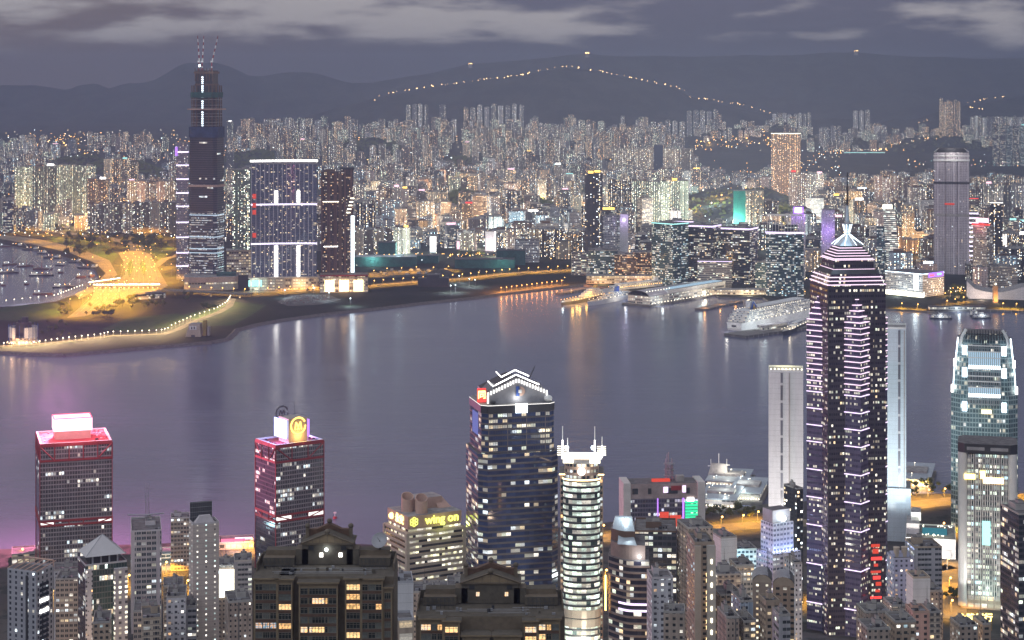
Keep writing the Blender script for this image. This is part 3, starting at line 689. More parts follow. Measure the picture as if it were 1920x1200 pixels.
# towers beside it
r, W, D, H = std('ringed_tower', 'slim pale tower ringed with lilac light bands behind the unfinished skyscraper', 'tower', 331, 331, 353, 268, 3800, F_CUL, D=30, tanks=True)
for py in (285, 310, 336, 362, 387, 417, 445, 474, 499):
    b = MB(); z_ = PZ(py, 3800) - KG; b.prism(grow(rect(W, D), .6), z_ - 1.2, z_ + 1.3, E_LILAC, E_LILAC, bottom=True); b.build('light_band', r)
b = MB(); b.box(-W / 2 - .5, -D / 2 - .5, H - 26, 5, 4, 18, E_VIO); b.build('violet_sign', r)
std('apartment_tower', 'sage grey ribbed apartment tower left of the wide blue glass tower', 'tower block', 436, 436, 471, 318, 3900, R_GREEN, D=34, nn=4)
r, W, D, H = base('apartment_podium', 'pale lit podium under the sage grey apartment tower', 'podium', 425, 425, 475, 470, 3880, 0, 40)
b = MB(); b.prism(rect(W, D), 0, H, F_LOWW, ROOFL, cw=5); b.build('wall', r)
b = MB(); b.prism(rect(W + 3, D + 3), H + .02, H + 1.2, BEIGE, ROOFL, bottom=True); b.build('roof', r)

# wide blue glass tower with a concave front
Y0 = 3610.0
r, W, D, H = base('wide_glass_tower', 'wide blue glass residential tower with white crown light and two white vertical strips', 'tower', 471, 471, 594, 302, Y0, 0, 34)
hz = lambda py: PZ(py, Y0) - KG
def carc(W, D, sag, n=15, gx=0):
    fr = [(-W / 2 + W * i / n, -D / 2 + sag * (1 - (2 * i / n - 1) ** 2)) for i in range(n + 1)]
    return fr + [(W / 2, D / 2), (-W / 2, D / 2)]
pl = carc(W, D, 7)
b = MB(); b.prism(pl, 24, H - 6, F_HARB, ROOF, cw=3.1); b.build('wall', r)
b = MB(); b.prism(grow(pl, .3), H - 6, H - 1.5, STEEL, ROOF); b.build('cornice', r)
b = MB(); b.prism(grow(pl, 2.0), H - 1.5, H + 2.2, E_WHITE, ROOF, bottom=True); b.build('crown_light', r)
for py in (383.5, 457):
    b = MB(); b.prism(grow(pl, .5), hz(py) - 1.4, hz(py) + 1.4, E_LILAC, E_LILAC, bottom=True); b.build('light_band', r)
for px in (516, 557.5):
    x_ = PX(px, Y0) - r.location.x
    b = MB()
    for p0, p1 in ((521, 461), (381, 358)): b.box(x_, -D / 2 + 6.5, hz(p0), 6.2, 2.4, hz(p1) - hz(p0), E_WHITE)
    b.build('vertical_light', r)
b = MB()
for q in (445, 402, 389, 372): b.box(-W / 2 + 6, -D / 2 + .6, hz(q), 7, 1.0, 9, E_REDG)
b.build('red_sign', r)
b = MB(); b.box(0, -2, 0, W + 8, D + 20, 23, F_LOWW, tm=ROOFL, cw=5); 
for k in range(9): b.box(-W / 2 + W * k / 8, -D / 2 - 13, 0, 3, 3, 24, BEIGE)
b.box(0, -2, 23.02, W + 11, D + 23, 1.5, BEIGE); b.build('podium', r)
b = MB(); b.box(-W / 2 + 8, -D / 2 - 13.4, 8, 26, 1.5, 12, E_TEAL); b.build('lit_entrance', r)
plight(r, (-W / 2 + 8, -D / 2 - 24, 14), (.7, 1, .95), 30000, 5); plight(r, (W / 4, -D / 2 - 26, 10), (1, .7, .35), 30000, 3)
# brown twin tower
r, W, D, H = base('brown_twin_tower', 'brown residential tower in two joined shafts with a tall pale light strip', 'tower', 602, 602, 640, 322, 3660, 0, 34)
hz = lambda py: PZ(py, 3660) - KG
b = MB(); b.prism(notched(W, D, 3), 14, H, F_ARCH, ROOF, cw=2.9); b.build('front_shaft', r)
x1 = W / 2 + 11.5
b = MB(); b.prism(rect(24, 40, x1 + .2, 6), 14, hz(318), F_ARCH, ROOF, cw=2.9, uo=400); b.prism(rect(6, 6, W / 2 - 2, -D / 2 + 1), 14, hz(326), BROWN, ROOF); b.build('rear_shaft', r)
b = MB(); b.box(x1, 6, hz(318) + .02, 27, 43, 3.2, DARK); b.box(-W * .1, 0, H + .02, W * .6, D * .6, 4, BROWN); b.build('roof_slab', r)
b = MB(); b.box(x1 + 10.6, -14.6, 16, 6.5, 1.6, hz(405) - 16, E_COOL); b.build('vertical_light', r)
b = MB()
for k in range(5): b.box(x1 + 2 + k * 2, -14.8, hz(400) + k * 7, 8, 1, 2.2, E_CREAM)
b.build('lit_balcony', r)
b = MB(); b.box(-1, -D / 2 - .3, hz(463), W * .7, 1, 1.6, E_WHITE); b.box(-1, -D / 2 - .3, hz(379), W * .8, 1, 1.6, E_CREAM); b.build('light_band', r)
b = MB(); b.box(8, -6, 0, W + 34, D + 26, 13.5, F_LOWW, tm=ROOFL, cw=5); b.build('podium', r)
r, W, D, H = base('shopping_annex', 'low red-brown annex with glowing openings right of the brown twin tower', 'annex', 600, 600, 690, 518, 3560, 0, 40)
b = MB(); b.prism(rect(W, D), 0, H, F_LOWW, ROOF, cw=5); b.build('wall', r)
b = MB(); b.prism([(-W / 2, -D / 2 - 2), (W / 2, -D / 2 - 2), (W / 2, D / 2), (-W / 2, D / 2)], H + .02, H + 3, REDP, BROWN, bottom=True); b.build('roof', r)
b = MB()
for k in range(3): b.box(-W * .3 + k * W * .3, -D / 2 - .6, 2, W * .2, 1, H * .7, E_WARM)
b.build('lit_opening', r)
plight(r, (0, -D / 2 - 16, 9), (1, .6, .25), 24000, 4)

# slim dark tower with golden crown and its neighbours on the tip of the city
r, W, D, H = std('slim_dark_tower', 'slim dark residential tower with a glowing golden crown above the harbour', 'tower block', 1097, 1097, 1130, 326, 3960, R_DARK, D=36, nn=4, tanks=False)
b = MB(); b.box(0, 0, H + .02, W * .7, D * .7, 5, BROWN); b.box(-W * .18, -D * .36, H + 1, W * .3, 1, 5, E_GOLD); b.box(W * .2, -D * .36, H + 3, W * .34, 1, 4, E_GOLD); b.build('golden_crown', r)
std('hotel_block', 'low dark glass hotel block with green-lit floors beside the slim dark tower', 'office block', 1103, 1103, 1158, 470, 3760, O_TEAL, D=50)
std('hotel_block', 'low amber-lit brown glass block on the harbour front', 'office block', 1152, 1152, 1192, 478, 3730, O_AMBER, D=46)
std('hotel_block', 'low dark glass block with amber floors left of the teal-topped tower', 'office block', 1187, 1187, 1230, 474, 3745, O_AMBER, D=46)
std('waterfront_tower', 'teal-topped glass office tower, first of the waterfront office row', 'office tower', 1222, 1262, 1291, 420, 3660, O_TEAL, th=-R(28), band=E_TEAL, bh=1.5)
std('waterfront_tower', 'dark glass tower with yellow windows and lilac roof band, second of the waterfront row', 'office tower', 1280, 1335, 1352, 424, 3690, O_GLASS, th=-R(14), band=E_PURP, bh=2.6)
std('waterfront_tower', 'dark glass tower with lilac roof band, just left of the curved office tower', 'office tower', 1352, 1406, 1421, 429, 3700, O_GLASS, th=-R(14), band=E_PURP, bh=2.6)
std('office_slab', 'low grey gridded office slab in front of the lilac-banded waterfront towers', 'office block', 1308, 1308, 1372, 490, 3610, O_BAND, D=26, band=E_PURP, bh=.8)
std('waterfront_tower', 'dark glass slab behind the teal-topped tower with a pale lilac roof line', 'office tower', 1254, 1254, 1300, 415, 3790, O_TEAL, D=30, band=E_PURP, bh=2)
std('office_tower', 'narrow dark green-lit tower between the lilac-banded tower and the curved office tower', 'office tower', 1416, 1416, 1440, 492, 3640, O_TEAL, D=26)
Y0 = 3500.0
r, W, D, H = base('curved_office_tower', 'curved dark office tower under an open white roof frame and a lilac band', 'office tower', 1436, 1436, 1507, 437, Y0, 0, 30)
hz = lambda py: PZ(py, Y0) - KG
pl = [(-W / 2 + W * i / 12, -D / 2 - 6 * (1 - (2 * i / 12 - 1) ** 2)) for i in range(13)] + [(W / 2, D / 2), (-W / 2, D / 2)]
b = MB(); b.prism(pl, 0, H, O_TEAL, ROOF, cw=3); b.build('wall', r)
b = MB(); b.prism(grow(pl, .6), H - 1, H + 2.6, E_PURP, ROOF, bottom=True); b.build('light_band', r)
b = MB(); pi_ = grow(pl, -3); zt_ = hz(404)
for x_, y_ in pi_: b.tube((x_, y_, H), (x_, y_, zt_), .55, WHITEP)
for a_, c_ in zip(pi_, pi_[1:] + pi_[:1]): b.tube((*a_, zt_), (*c_, zt_), .9, WHITEP)
b.build('roof_frame', r)
b = MB(); b.box(0, 4, H, W * .7, D * .5, 14, O_GLASS, tm=ROOF); b.build('roof_restaurant', r)

# striped leaning tower, concrete giant, purple tower, signs
r, W, D, H = base('striped_tower', 'white striped lit tower leaning in a twist beside a dark glass half', 'office tower', 1664, 1664, 1690, 392, 3900, 0, 28)
b = MB(); b.prism(rect(W, D), 0, H, F_TWIST, ROOF, rect(W * .8, D, -W * .42), cw=6); b.build('striped_wall', r)
b = MB(); b.prism(rect(W * .7, D * .9, -W * .85, 2), 0, H * .72, O_TEAL, ROOF, rect(W * .62, D * .9, -W * .98, 2), cw=3); b.build('glass_wall', r)
b = MB(); b.box(-W * .5, 0, H + .02, W * .7, D * .7, 8, E_CREAM); b.build('lit_crown', r)
Y0 = 3900.0
r, W, D, H = base('concrete_tower', 'huge grey concrete tower under construction with pale crown platform', 'skyscraper', 1751, 1751, 1817, 286, Y0, 0, 40)
hz = lambda py: PZ(py, Y0) - KG
b = MB(); b.prism(notched(W, D, 3, 3.0, .1), 0, H, F_GREYT, ROOF, cw=3.4); b.build('wall', r)
b = MB(); b.prism(rect(W + 3, D + 3), H - 18, H - 14, WHITEP, ROOFL, bottom=True); b.prism(rect(W + 2, D + 2), H - 8, H - 6, WHITEP, ROOFL, bottom=True); b.build('crown_platform', r)
b = MB(); b.prism(rect(W * .82, D * .8), H + .02, H + 9, DARK, ROOF, rect(W * .86, D)); b.tube((-W * .5, -D / 2, H + 1), (-W * .36, -D / 2, H + 9), .5, WHITEP); b.tube((W * .5, -D / 2, H + 1), (W * .36, -D / 2, H + 9), .5, WHITEP); b.build('machine_room', r)
b = MB(); b.prism(grow(rect(W, D), .5), hz(345), hz(341), DARK, DARK, bottom=True); b.prism(grow(rect(W, D), .5), hz(406), hz(401), CONC, CONC, bottom=True); b.build('refuge_floor', r)
b = MB(); b.box(-4, -D / 2 - .8, hz(384), 20, .6, 3.5, E_REDG); b.build('red_banner', r)
plight(r, (0, -D / 2 - 14, H + 4), (1, .97, .9), 30000, 3)
r, W, D, H = std('violet_tower', 'violet-lit slab tower with pale windows right of the curved office tower', 'office tower', 1540, 1540, 1565, 394, 3900, F_SMALLW, D=24)
plight(r, (0, -40, 90), (.5, .25, 1), 60000, 6)
r, W, D, H = std('sign_tower', 'violet-lit block crowned by a white and violet square sign', 'office tower', 1484, 1484, 1510, 402, 3780, F_SMALLW, D=24)
b = MB(); b.box(0, -6, H + 1, W * .75, 2, 14, E_VIO); b.box(0, -7.2, H + 3, W * .5, .6, 10, E_WHITE); b.build('roof_sign', r)
plight(r, (0, -26, H + 8), (.5, .2, 1), 70000, 4)
r, W, D, H = std('sign_tower', 'beige ribbed hotel tower with a pink roof sign beside the concrete giant', 'hotel', 1824, 1850, 1862, 424, 3640, F_ROWS, th=-R(12))
b = MB(); b.box(2, -D / 4, H + 6, W * .9, 1.4, 9, E_PINK); b.box(0, -D / 4 - 2, H + 1, W * 1.3, 1.4, 3, E_RED); b.build('roof_sign', r)
plight(r, (0, -D / 2 - 8, H + 8), (1, .2, .3), 20000, 3)
std('dark_hotel', 'dark slender tower with white roof edge behind the pink-sign hotel', 'tower block', 1856, 1856, 1880, 380, 3900, R_DARK, D=26, band=E_WHITE, bh=.6)
r, W, D, H = std('banded_hotel', 'dark tower with white horizontal bands right of the concrete giant', 'hotel', 1818, 1818, 1834, 372, 3980, O_BAND, D=26, band=E_RED, bh=1)
for k in range(11):
    b = MB(); b.prism(grow(rect(W, D), .4), 20 + k * 10, 23 + k * 10, E_LILAC, E_LILAC); b.build('light_band', r)
r, W, D, H = std('cross_office', 'pale grey office slab with a lilac wall emblem right of the slim dark tower', 'office block', 1131, 1131, 1162, 405, 4100, O_WHITE, D=26)
r, W, D, H = std('cross_office', 'narrow lilac end block bearing a glowing emblem', 'office block', 1162, 1162, 1178, 402, 4090, F_PANEL, D=24)
b = MB(); b.box(0, -D / 2 - .6, H - 16, 4, .6, 8, E_LILAC); b.box(0, -D / 2 - .7, H - 14, 8, .6, 4, E_LILAC); b.build('emblem', r)
plight(r, (0, -D / 2 - 10, H - 12), (.7, .5, 1), 16000, 2)
std('netted_tower', 'tower wrapped in green netting beside a pale twin block', 'tower block', 1375, 1375, 1398, 358, 4950, fac('facade_green_wrap', (.04, .30, .23), (.03, .2, .16), cw=3, fh=3, ww=.1, wh=.1, ps=0, line=.06), D=30, tanks=False)
std('pale_block', 'pale cream apartment block right of the green-netted tower', 'tower block', 1398, 1398, 1432, 358, 4940, R_CREAM, D=30, nn=3)
std('blue_tower', 'dark unlit blue tower between lit slab blocks in the middle distance', 'tower block', 1226, 1226, 1243, 272, 7400, fac('facade_dark_blue_wrap', (.02, .04, .09), (.02, .03, .06), cw=4, fh=4, ww=.5, wh=.5, ps=.01), D=30, tanks=False)
for (a, c), lb in zip(((1148, 1190), (1190, 1225), (1243, 1272), (1272, 1300)), ('leftmost', 'second from left', 'third from left', 'rightmost')):
    std('long_estate_block', lb + ' of the four broad beige estate slabs around the dark unlit blue tower', 'tower block', a, a, c, 279, 7200, R_BEIGE, D=28, nn=4, rm=ROOF, group='broad estate slabs in the middle distance')
std('crown_lit_tower', 'broad ochre tower with a white dotted crown of lamps, left of the dark airfield', 'tower block', 1446, 1446, 1501, 250, 6600, R_BROWN, D=36, nn=5, band=E_CREAM, bh=2)
# Tsim Sha Tsui front
r, W, D, H = base('waterfront_hotel', 'white floodlit waterfront hotel with dotted windows and a tall white screen', 'hotel', 1660, 1730, 1770, 514, 3480, -R(22))
b = MB(); b.prism(rect(W, D), 0, H, O_WHITE, ROOF, cw=3.2); b.build('wall', r)
b = MB(); b.box(W * .33, -D / 2 - .6, 12, 10, 1, H - 14, E_COOL); b.build('screen', r)
b = MB(); b.prism(grow(rect(W, D), .4), H - 1.2, H + .3, E_COOL, ROOF); b.build('light_band', r)
b = MB(); b.box(0, -D / 2 - 4, 0, W * 1.1, 7, 9, E_CREAM, tm=ROOFL); b.build('lit_arcade', r)
b = MB(); b.box(W / 2 + .8, D * .1, H - 8, 1, D * .7, 9, E_VIO); b.box(W / 2 + 1.4, D * .25, H - 5, .6, D * .2, 4, E_TEAL); b.box(W / 2 + 1.4, -D * .1, H - 6, .6, D * .2, 4, E_PINKR); b.build('roof_sign', r)
plight(r, (0, -D / 2 - 22, 8), (.85, 1, 1), 36000, 5); plight(r, (W * .4, -D / 2 - 14, 30), (.9, 1, 1), 14000, 3)
r, W, D, H = base('culture_hall', 'pale windowless hall with a sweeping curved roof on the waterfront', 'concert hall', 1812, 1812, 1960, 535, 3440, 0, 60)
cp = [(-W / 2 + W * i / 10, H - 3 - 11 * sin(pi * min(1, i / 7.0))) for i in range(11)]
cp[0] = (-W / 2, H + 6); b = MB()
for (x0, z0_), (x1_, z1_) in zip(cp, cp[1:]):
    b.face([(x0, -D / 2, 0), (x1_, -D / 2, 0), (x1_, -D / 2, z1_), (x0, -D / 2, z0_)], F_PANEL, [(x0, 0), (x1_, 0), (x1_, z1_), (x0, z0_)])
b.face([(-W / 2, D / 2, 0), (-W / 2, -D / 2, 0), (-W / 2, -D / 2, H + 6), (-W / 2, D / 2, H + 6)], F_PANEL)
b.build('wall', r)
b = MB()
for (x0, z0_), (x1_, z1_) in zip(cp, cp[1:]): b.face([(x0, -D / 2, z0_), (x1_, -D / 2, z1_), (x1_, D / 2, z1_ + 2), (x0, D / 2, z0_ + 2)], ROOFL)
b.build('roof', r)
plight(r, (-W * .3, -D / 2 - 18, 5), (1, .75, .6), 40000, 3)
r = thing('clock_tower', 'small floodlit golden clock tower on the waterfront', 'clock tower', (PX(1866, 3400), 3400, KG))
b = MB(); b.box(0, 0, 0, 8, 8, 30, plain('floodlit_brick', (.55, .30, .14), .8)); b.build('shaft', r)
b = MB(); b.box(0, 0, 30, 6.4, 6.4, 7, BEIGE); b.cyl(0, 0, 37, 2.8, 3, BEIGE, 8, 1.6); b.tube((0, 0, 40), (0, 0, 46), .25, DARK); b.build('belfry', r)
b = MB(); b.sph((0, -3.3, 33.5), 1.8, E_CREAM, 8, 5); b.build('clock_face', r)
plight(r, (0, -14, 6), (1, .62, .25), 20000, 1.5)
std('heritage_hotel', 'floodlit cream colonnaded hotel behind the curved hall roof', 'hotel', 1856, 1856, 1908, 500, 3640, F_ROWS, D=30)
# ---------------------------------------------------------------- island side: landmark towers
def hk(name, label, cat, pxL, pxC, pxR, pyT, Y, fm, th=0.0, D=None, nn=0, group=None, **k):
    return std(name, label, cat, pxL, pxC, pxR, pyT, Y, fm, th, D, THK(Y), nn, group=group, **k)
def hbase(name, label, cat, pxL, pxC, pxR, pyT, Y, th=0.0, D=None):
    return base(name, label, cat, pxL, pxC, pxR, pyT, Y, th, D, THK(Y))

# the two red-trussed ferry-terminal towers
def truss(root, W, D, z0, z1, nb, lit, name):
    b = MB()
    for zz in (z0, z1 - 1.7): b.prism(grow(rect(W, D), .5), zz, zz + 1.7, REDP, REDP, bottom=True)
    for face in range(4):
        L = W if face % 2 == 0 else D; off = (D if face % 2 == 0 else W) / 2 + .25; a = face * pi / 2
        def P(u, z): return (u * cos(a) + off * sin(a), u * sin(a) - off * cos(a), z)
        for k in range(nb + 1): b.tube(P(-L / 2 + L * k / nb, z0), P(-L / 2 + L * k / nb, z1), .45, REDP)
        b.tube(P(-L / 2, z1 - 1), P(-L / 2 + L / nb, z0 + 1), .55, REDP); b.tube(P(L / 2, z1 - 1), P(L / 2 - L / nb, z0 + 1), .55, REDP)
    b.build(name, root)
    b = MB()
    for k in range(nb):
        if k in lit:
            b.box(-W / 2 + W * (k + .5) / nb, -D / 2 - .15, z0 + 1.8, W / nb - 1.4, .3, z1 - z0 - 3.6, E_NEON)
    if lit: b.build('lit_panel', root)
def red_tower(label, pxL, pxC, pxR, pyT, Y, th, D, tr):
    r, W, D, H = hbase('red_trussed_tower', label, 'office tower', pxL, pxC, pxR, pyT, Y, th, D); zb = THK(Y)
    hz = lambda py: PZ(py, Y) - zb
    b = MB(); b.prism(rect(W, D), 0, H, [F_SHUN, F_SHUND, F_SHUN, F_SHUND], ROOFL, cw=2.1); b.build('wall', r)
    for i in range(4):
        b = MB(); p = grow(rect(W, D), .1)[i]; b.box(p[0], p[1], 0, .6, .6, H, REDP); b.build('red_edge', r)
    truss(r, W, D, H - 13.5, H + .2, tr, (), 'roof_truss'); truss(r, W, D, hz(981 if pxL > 300 else 989), hz(966 if pxL > 300 else 977), tr, (0, tr - 1), 'refuge_truss')
    b = MB(); pl = rect(W, D); inn = grow(pl, -1.6)
    for i in range(4):
        a, c, d_, e = pl[i], pl[(i + 1) % 4], inn[(i + 1) % 4], inn[i]
        b.face([(*a, H + 1.4), (*c, H + 1.4), (*d_, H + 1.4), (*e, H + 1.4)], WHITEP); b.face([(*a, H), (*c, H), (*c, H + 1.4), (*a, H + 1.4)], REDP); b.face([(*e, H + 1.4), (*d_, H + 1.4), (*d_, H), (*e, H)], WHITEP)
    b.build('parapet', r)
    return r, W, D, H
r, W, D, H = red_tower('silver grid tower with red trusses and a glowing pink box sign on its roof', 66, 75, 210, 836, 1500, R(17.5), 57, 5)
b = MB(); sw = W * .53; b.box(-1, 2, H + .02, sw * .95, 20, 6.8, PINKC); b.build('plant_room', r)
b = MB(); y0 = 2 - 10.5
b.box(-1, y0, H + 7, sw, .8, 10, E_PINK); b.box(-1, 2 + 10.5, H + 7, sw, .8, 10, E_PINK); b.box(-1 - sw / 2, 2, H + 7, .8, 21, 10, E_PINK); b.box(-1 + sw / 2, 2, H + 7, .8, 21, 10, E_PINK); b.build('sign_board', r)
b = MB()
for a_, c_ in (((-1 - sw / 2, y0), (-1 + sw / 2, y0)), ((-1 + sw / 2, y0), (-1 + sw / 2, 12.5)), ((-1 + sw / 2, 12.5), (-1 - sw / 2, 12.5)), ((-1 - sw / 2, 12.5), (-1 - sw / 2, y0))):
    b.tube((*a_, H + 17.3), (*c_, H + 17.3), .5, E_PINKR)
b.build('sign_edge', r)
for xx in (-W * .4, W * .4): plight(r, (xx, -8, H + 14), (1, .25, .45), 26000, 3)
plight(r, (0, -34, H + 20), (1, .35, .5), 60000, 4); plight(r, (-10, 40, H + 22), (1, .28, .50), 3600000, 4, vol=1.0)
rg = random.Random(5)
for k in range(24):
    b = MB(); s_ = rg.choice((-1, 1)); b.box(s_ * W * rg.uniform(.30, .46), D * rg.uniform(-.44, .44), H + .03, rg.uniform(.8, 2.6), rg.uniform(.8, 2.4), rg.uniform(.5, 1.4), rg.choice((STEEL, DARK, WHITEP))); b.build('cooling_unit', r)
r, W, D, H = red_tower('dark glass tower with red trusses and a golden round emblem on its blue-lit roof', 479, 517, 607, 838, 1500, R(22), None, 3)
b = MB(); b.box(1, -4, H + .02, 17, 17, 20, BEIGE, tm=CONC); b.build('plant_room', r)
b = MB(); b.box(-9.5, -2, H + 4, .8, 20, 15, E_BLUE); b.box(11.5, -2, H + 4, .8, 20, 14, E_VIO); b.build('blue_screen', r)
def ring_logo(root, x, y, z, rad, mat, nm):
    b = MB(); n = 28
    for i in range(n):
        a0, a1 = 2 * pi * i / n, 2 * pi * (i + 1) / n
        if i in (0, 1): continue
        b.tube((x + rad * cos(a0), y, z + rad * sin(a0)), (x + rad * cos(a1), y, z + rad * sin(a1)), .62, mat)
    for p_, q_ in (((-3, -3.2), (-2, 3)), ((-2, 3), (0, -1)), ((0, -1), (2, 3)), ((2, 3), (3, -3.2)), ((-1, -3.2), (0, -1.6)), ((0, -1.6), (1, -3.2))):
        k = rad / 6.6; b.tube((x + p_[0] * k, y, z + p_[1] * k), (x + q_[0] * k, y, z + q_[1] * k), .55, mat)
    b.build(nm, root)
ring_logo(r, 1, -13, H + 14, 6.6, E_GOLD, 'round_emblem'); ring_logo(r, -1, 11, H + 21, 5.6, DARK, 'unlit_emblem')
b = MB(); b.tube((7, 4, H + 20), (7, 4, H + 31), .25, DARK); b.build('antenna', r)
plight(r, (-15, -6, H + 9), (.3, .35, 1), 26000, 2); plight(r, (15, 6, H + 9), (.35, .35, 1), 26000, 2); plight(r, (1, -17, H + 6), (1, .6, .15), 5000, 1)
for k in range(24):
    b = MB(); b.box(rg.choice((-1, 1)) * W * rg.uniform(.3, .45), D * rg.uniform(-.45, .45), H + .03, rg.uniform(.6, 2.2), rg.uniform(.6, 2), rg.uniform(.4, 1.3), rg.choice((STEEL, DARK, WHITEP))); b.build('cooling_unit', r)

# beige banded department store tower
Y0 = 1350; r, W, D, H = hbase('banded_store_tower', 'beige banded office block with lime roof lettering and two round vents', 'office building', 720, 763, 872, 1003, Y0, R(17))
b = MB(); b.prism(rect(W, D), 0, H, [F_WING, F_WINGD, F_WING, F_WINGD], ROOFL, cw=2.4); b.build('wall', r)
for p in grow(rect(W, D), -.6): b = MB(); b.box(p[0], p[1], 0, 2.6, 2.6, H + .6, BEIGE); b.build('corner_pier', r)
b = MB()
k = 0
while k * 3.9 < H - 2:
    b.prism(grow(rect(W, D), .35), k * 3.9 + 3.0, k * 3.9 + 4.6, BEIGE, BEIGE, bottom=True); k += 1
b.build('spandrel', r)
roof_bits(r, W, D, H, 3, BEIGE, tanks=False)
pw, pd = W * .90, D * .86; b = MB(); b.prism(rect(pw, pd), H + .02, H + 4, [F_WING] * 4, ROOFL, cw=2.4, vfix=1); b.prism(rect(pw + 1, pd + 1), H + 4, H + 12.5, PINKC, ROOFL, bottom=True); b.build('penthouse', r)
b = MB(); b.box(W * .05, D * .2, H + 12.52, W * .5, D * .42, 8, PINKC, tm=ROOFL); b.prism([(W * .2, -D * .1), (W * .43, -D * .1), (W * .43, D * .4), (W * .2, D * .4)], H + 12.52, H + 20, PINKC, PINKC, [(W * .2, D * .1), (W * .33, D * .1), (W * .33, D * .4), (W * .2, D * .4)]); b.build('plant_room', r)
for x_, y_ in ((-W * .30, -D * .02), (-W * .16, -D * .27)):
    b = MB(); n = 20; rr_ = 4.6
    for i in range(n):
        a0, a1 = 2 * pi * i / n, 2 * pi * (i + 1) / n
        h0, h1 = 11 + 2.2 * sin(a0 + .3), 11 + 2.2 * sin(a1 + .3)
        q = lambda a, z, k=1.0: (x_ + rr_ * k * cos(a), y_ + rr_ * k * sin(a), H + 12.5 + z)
        b.face([q(a0, 0), q(a1, 0), q(a1, h1), q(a0, h0)], PINKC); b.face([q(a0, h0, .86), q(a1, h1, .86), q(a1, 0, .86), q(a0, 0, .86)], PINKC); b.face([q(a0, h0), q(a1, h1), q(a1, h1, .86), q(a0, h0, .86)], PINKC)
    b.build('round_vent', r, smooth=True)
t = textmesh('wing on', 8.6, E_LIME, .6); place_text(t, r, (W * .12, -pd / 2 - 1.0, H + 8.2), 'front', 'lettering', 1.0)
t = textmesh('永安', 7.0, E_GOLDT, .6); place_text(t, r, (-pw / 2 - 1.0, -pd * .12, H + 8.0), 'left', 'lettering')
b = MB()
for xx, yy in ((-W * .36, H + 8.2),):
    for k in range(6):
        a = k * pi / 3 + pi / 6; cx_, cz_ = xx + 2.1 * cos(a), yy + 2.1 * sin(a)
        pts_ = [(cx_ + 1.25 * cos(j * pi / 3 + pi / 6), cz_ + 1.25 * sin(j * pi / 3 + pi / 6)) for j in range(6)]
        for p_, q_ in zip(pts_, pts_[1:] + pts_[:1]): b.tube((p_[0], -pd / 2 - 1, p_[1]), (q_[0], -pd / 2 - 1, q_[1]), .24, E_LIME)
b.build('emblem', r)
b = MB(); b.sph((-pw / 2 - .8, pd * .28, H + 8), 2.4, E_GOLDT, 10, 6); b.build('emblem', r)
plight(r, (W * .1, -pd / 2 - 9, H + 5), (.85, 1, .2), 1600, 2); slight(r, (W * .6, -D * .9, -20), (W * .5, 0, H * .7), (1, .62, .4), 200000, 70, 3)

# navy glass tower with a lit gable crown
Y0 = 1290; zb = THK(Y0); r, W, D, H = hbase('gabled_glass_tower', 'tall navy glass tower with white neon gable crown and a small red corner sign', 'skyscraper', 879, 905, 1041, 762, Y0, R(10), None)
bronze = plain('bronze_trim', (.15, .125, .115), .5); D = min(D, 44); hz = lambda py: PZ(py, Y0) - zb
cf = 4.0; pl = chamfer(W, D, cf)
b = MB(); b.prism(pl, 0, H - 5, [F_COSCO, F_COSCOB, F_COSCO, F_COSCOB, F_COSCO, F_COSCOB, F_COSCO, F_COSCOB], ROOF, cw=3.3); b.build('wall', r)
b = MB(); b.prism(grow(pl, 2.6), 0, hz(852), [F_COSCOB] * 8, ROOF, cw=3.3); b.build('lower_wall', r)
b = MB(); k = 1
while k * 3.9 < H - 6:
    z_ = k * 3.9 - .2; gk = 2.95 if z_ < hz(852) else .35
    b.prism(grow(pl, gk), z_, z_ + .3, bronze, bronze, bottom=True); k += 1
b.build('floor_edge', r)
b = MB(); b.prism(grow(pl, .5), H - 5, H, DARK, ROOFL); b.build('parapet', r)
b = MB(); b.prism(grow(pl, .55), H + .02, H + .4, E_NEON, ROOFL); b.build('roof_light', r)
gw, gd = W * .80, D * .74; z1, z2 = H + 8, H + 17.5
b = MB()
b.face([(-gw / 2, -gd / 2, H + .5), (gw / 2, -gd / 2, H + .5), (gw / 2, -gd / 2, z1), (0, -gd / 2, z2), (-gw / 2, -gd / 2, z1)], STEEL)
b.face([(gw / 2, gd / 2, H + .5), (-gw / 2, gd / 2, H + .5), (-gw / 2, gd / 2, z1), (0, gd / 2, z2), (gw / 2, gd / 2, z1)], STEEL)
b.face([(-gw / 2, gd / 2, H + .5), (-gw / 2, -gd / 2, H + .5), (-gw / 2, -gd / 2, z1), (-gw / 2, gd / 2, z1)], STEEL); b.face([(gw / 2, -gd / 2, H + .5), (gw / 2, gd / 2, H + .5), (gw / 2, gd / 2, z1), (gw / 2, -gd / 2, z1)], STEEL)
b.face([(-gw / 2, -gd / 2, z1), (0, -gd / 2, z2), (0, gd / 2, z2), (-gw / 2, gd / 2, z1)], DARK); b.face([(0, -gd / 2, z2), (gw / 2, -gd / 2, z1), (gw / 2, gd / 2, z1), (0, gd / 2, z2)], DARK)
b.build('gable_crown', r)
b = MB(); yy = -gd / 2 - 1.2
for s in (-1, 1):
    for k in range(11):
        u = k / 11; xx = s * gw / 2 * (1 - u) * 1.06; zz = z1 + (z2 - z1) * u
        b.box(xx - s * 1.0, yy, zz - 2.0, 1.0, 1.0, 2.7, E_NEON)
    b.box(s * (gw / 2 + .4), yy, H + 1, 1.1, 1.0, z1 - H - 2, E_NEON)
b.build('crown_ribs', r)
b = MB(); e_ = .42
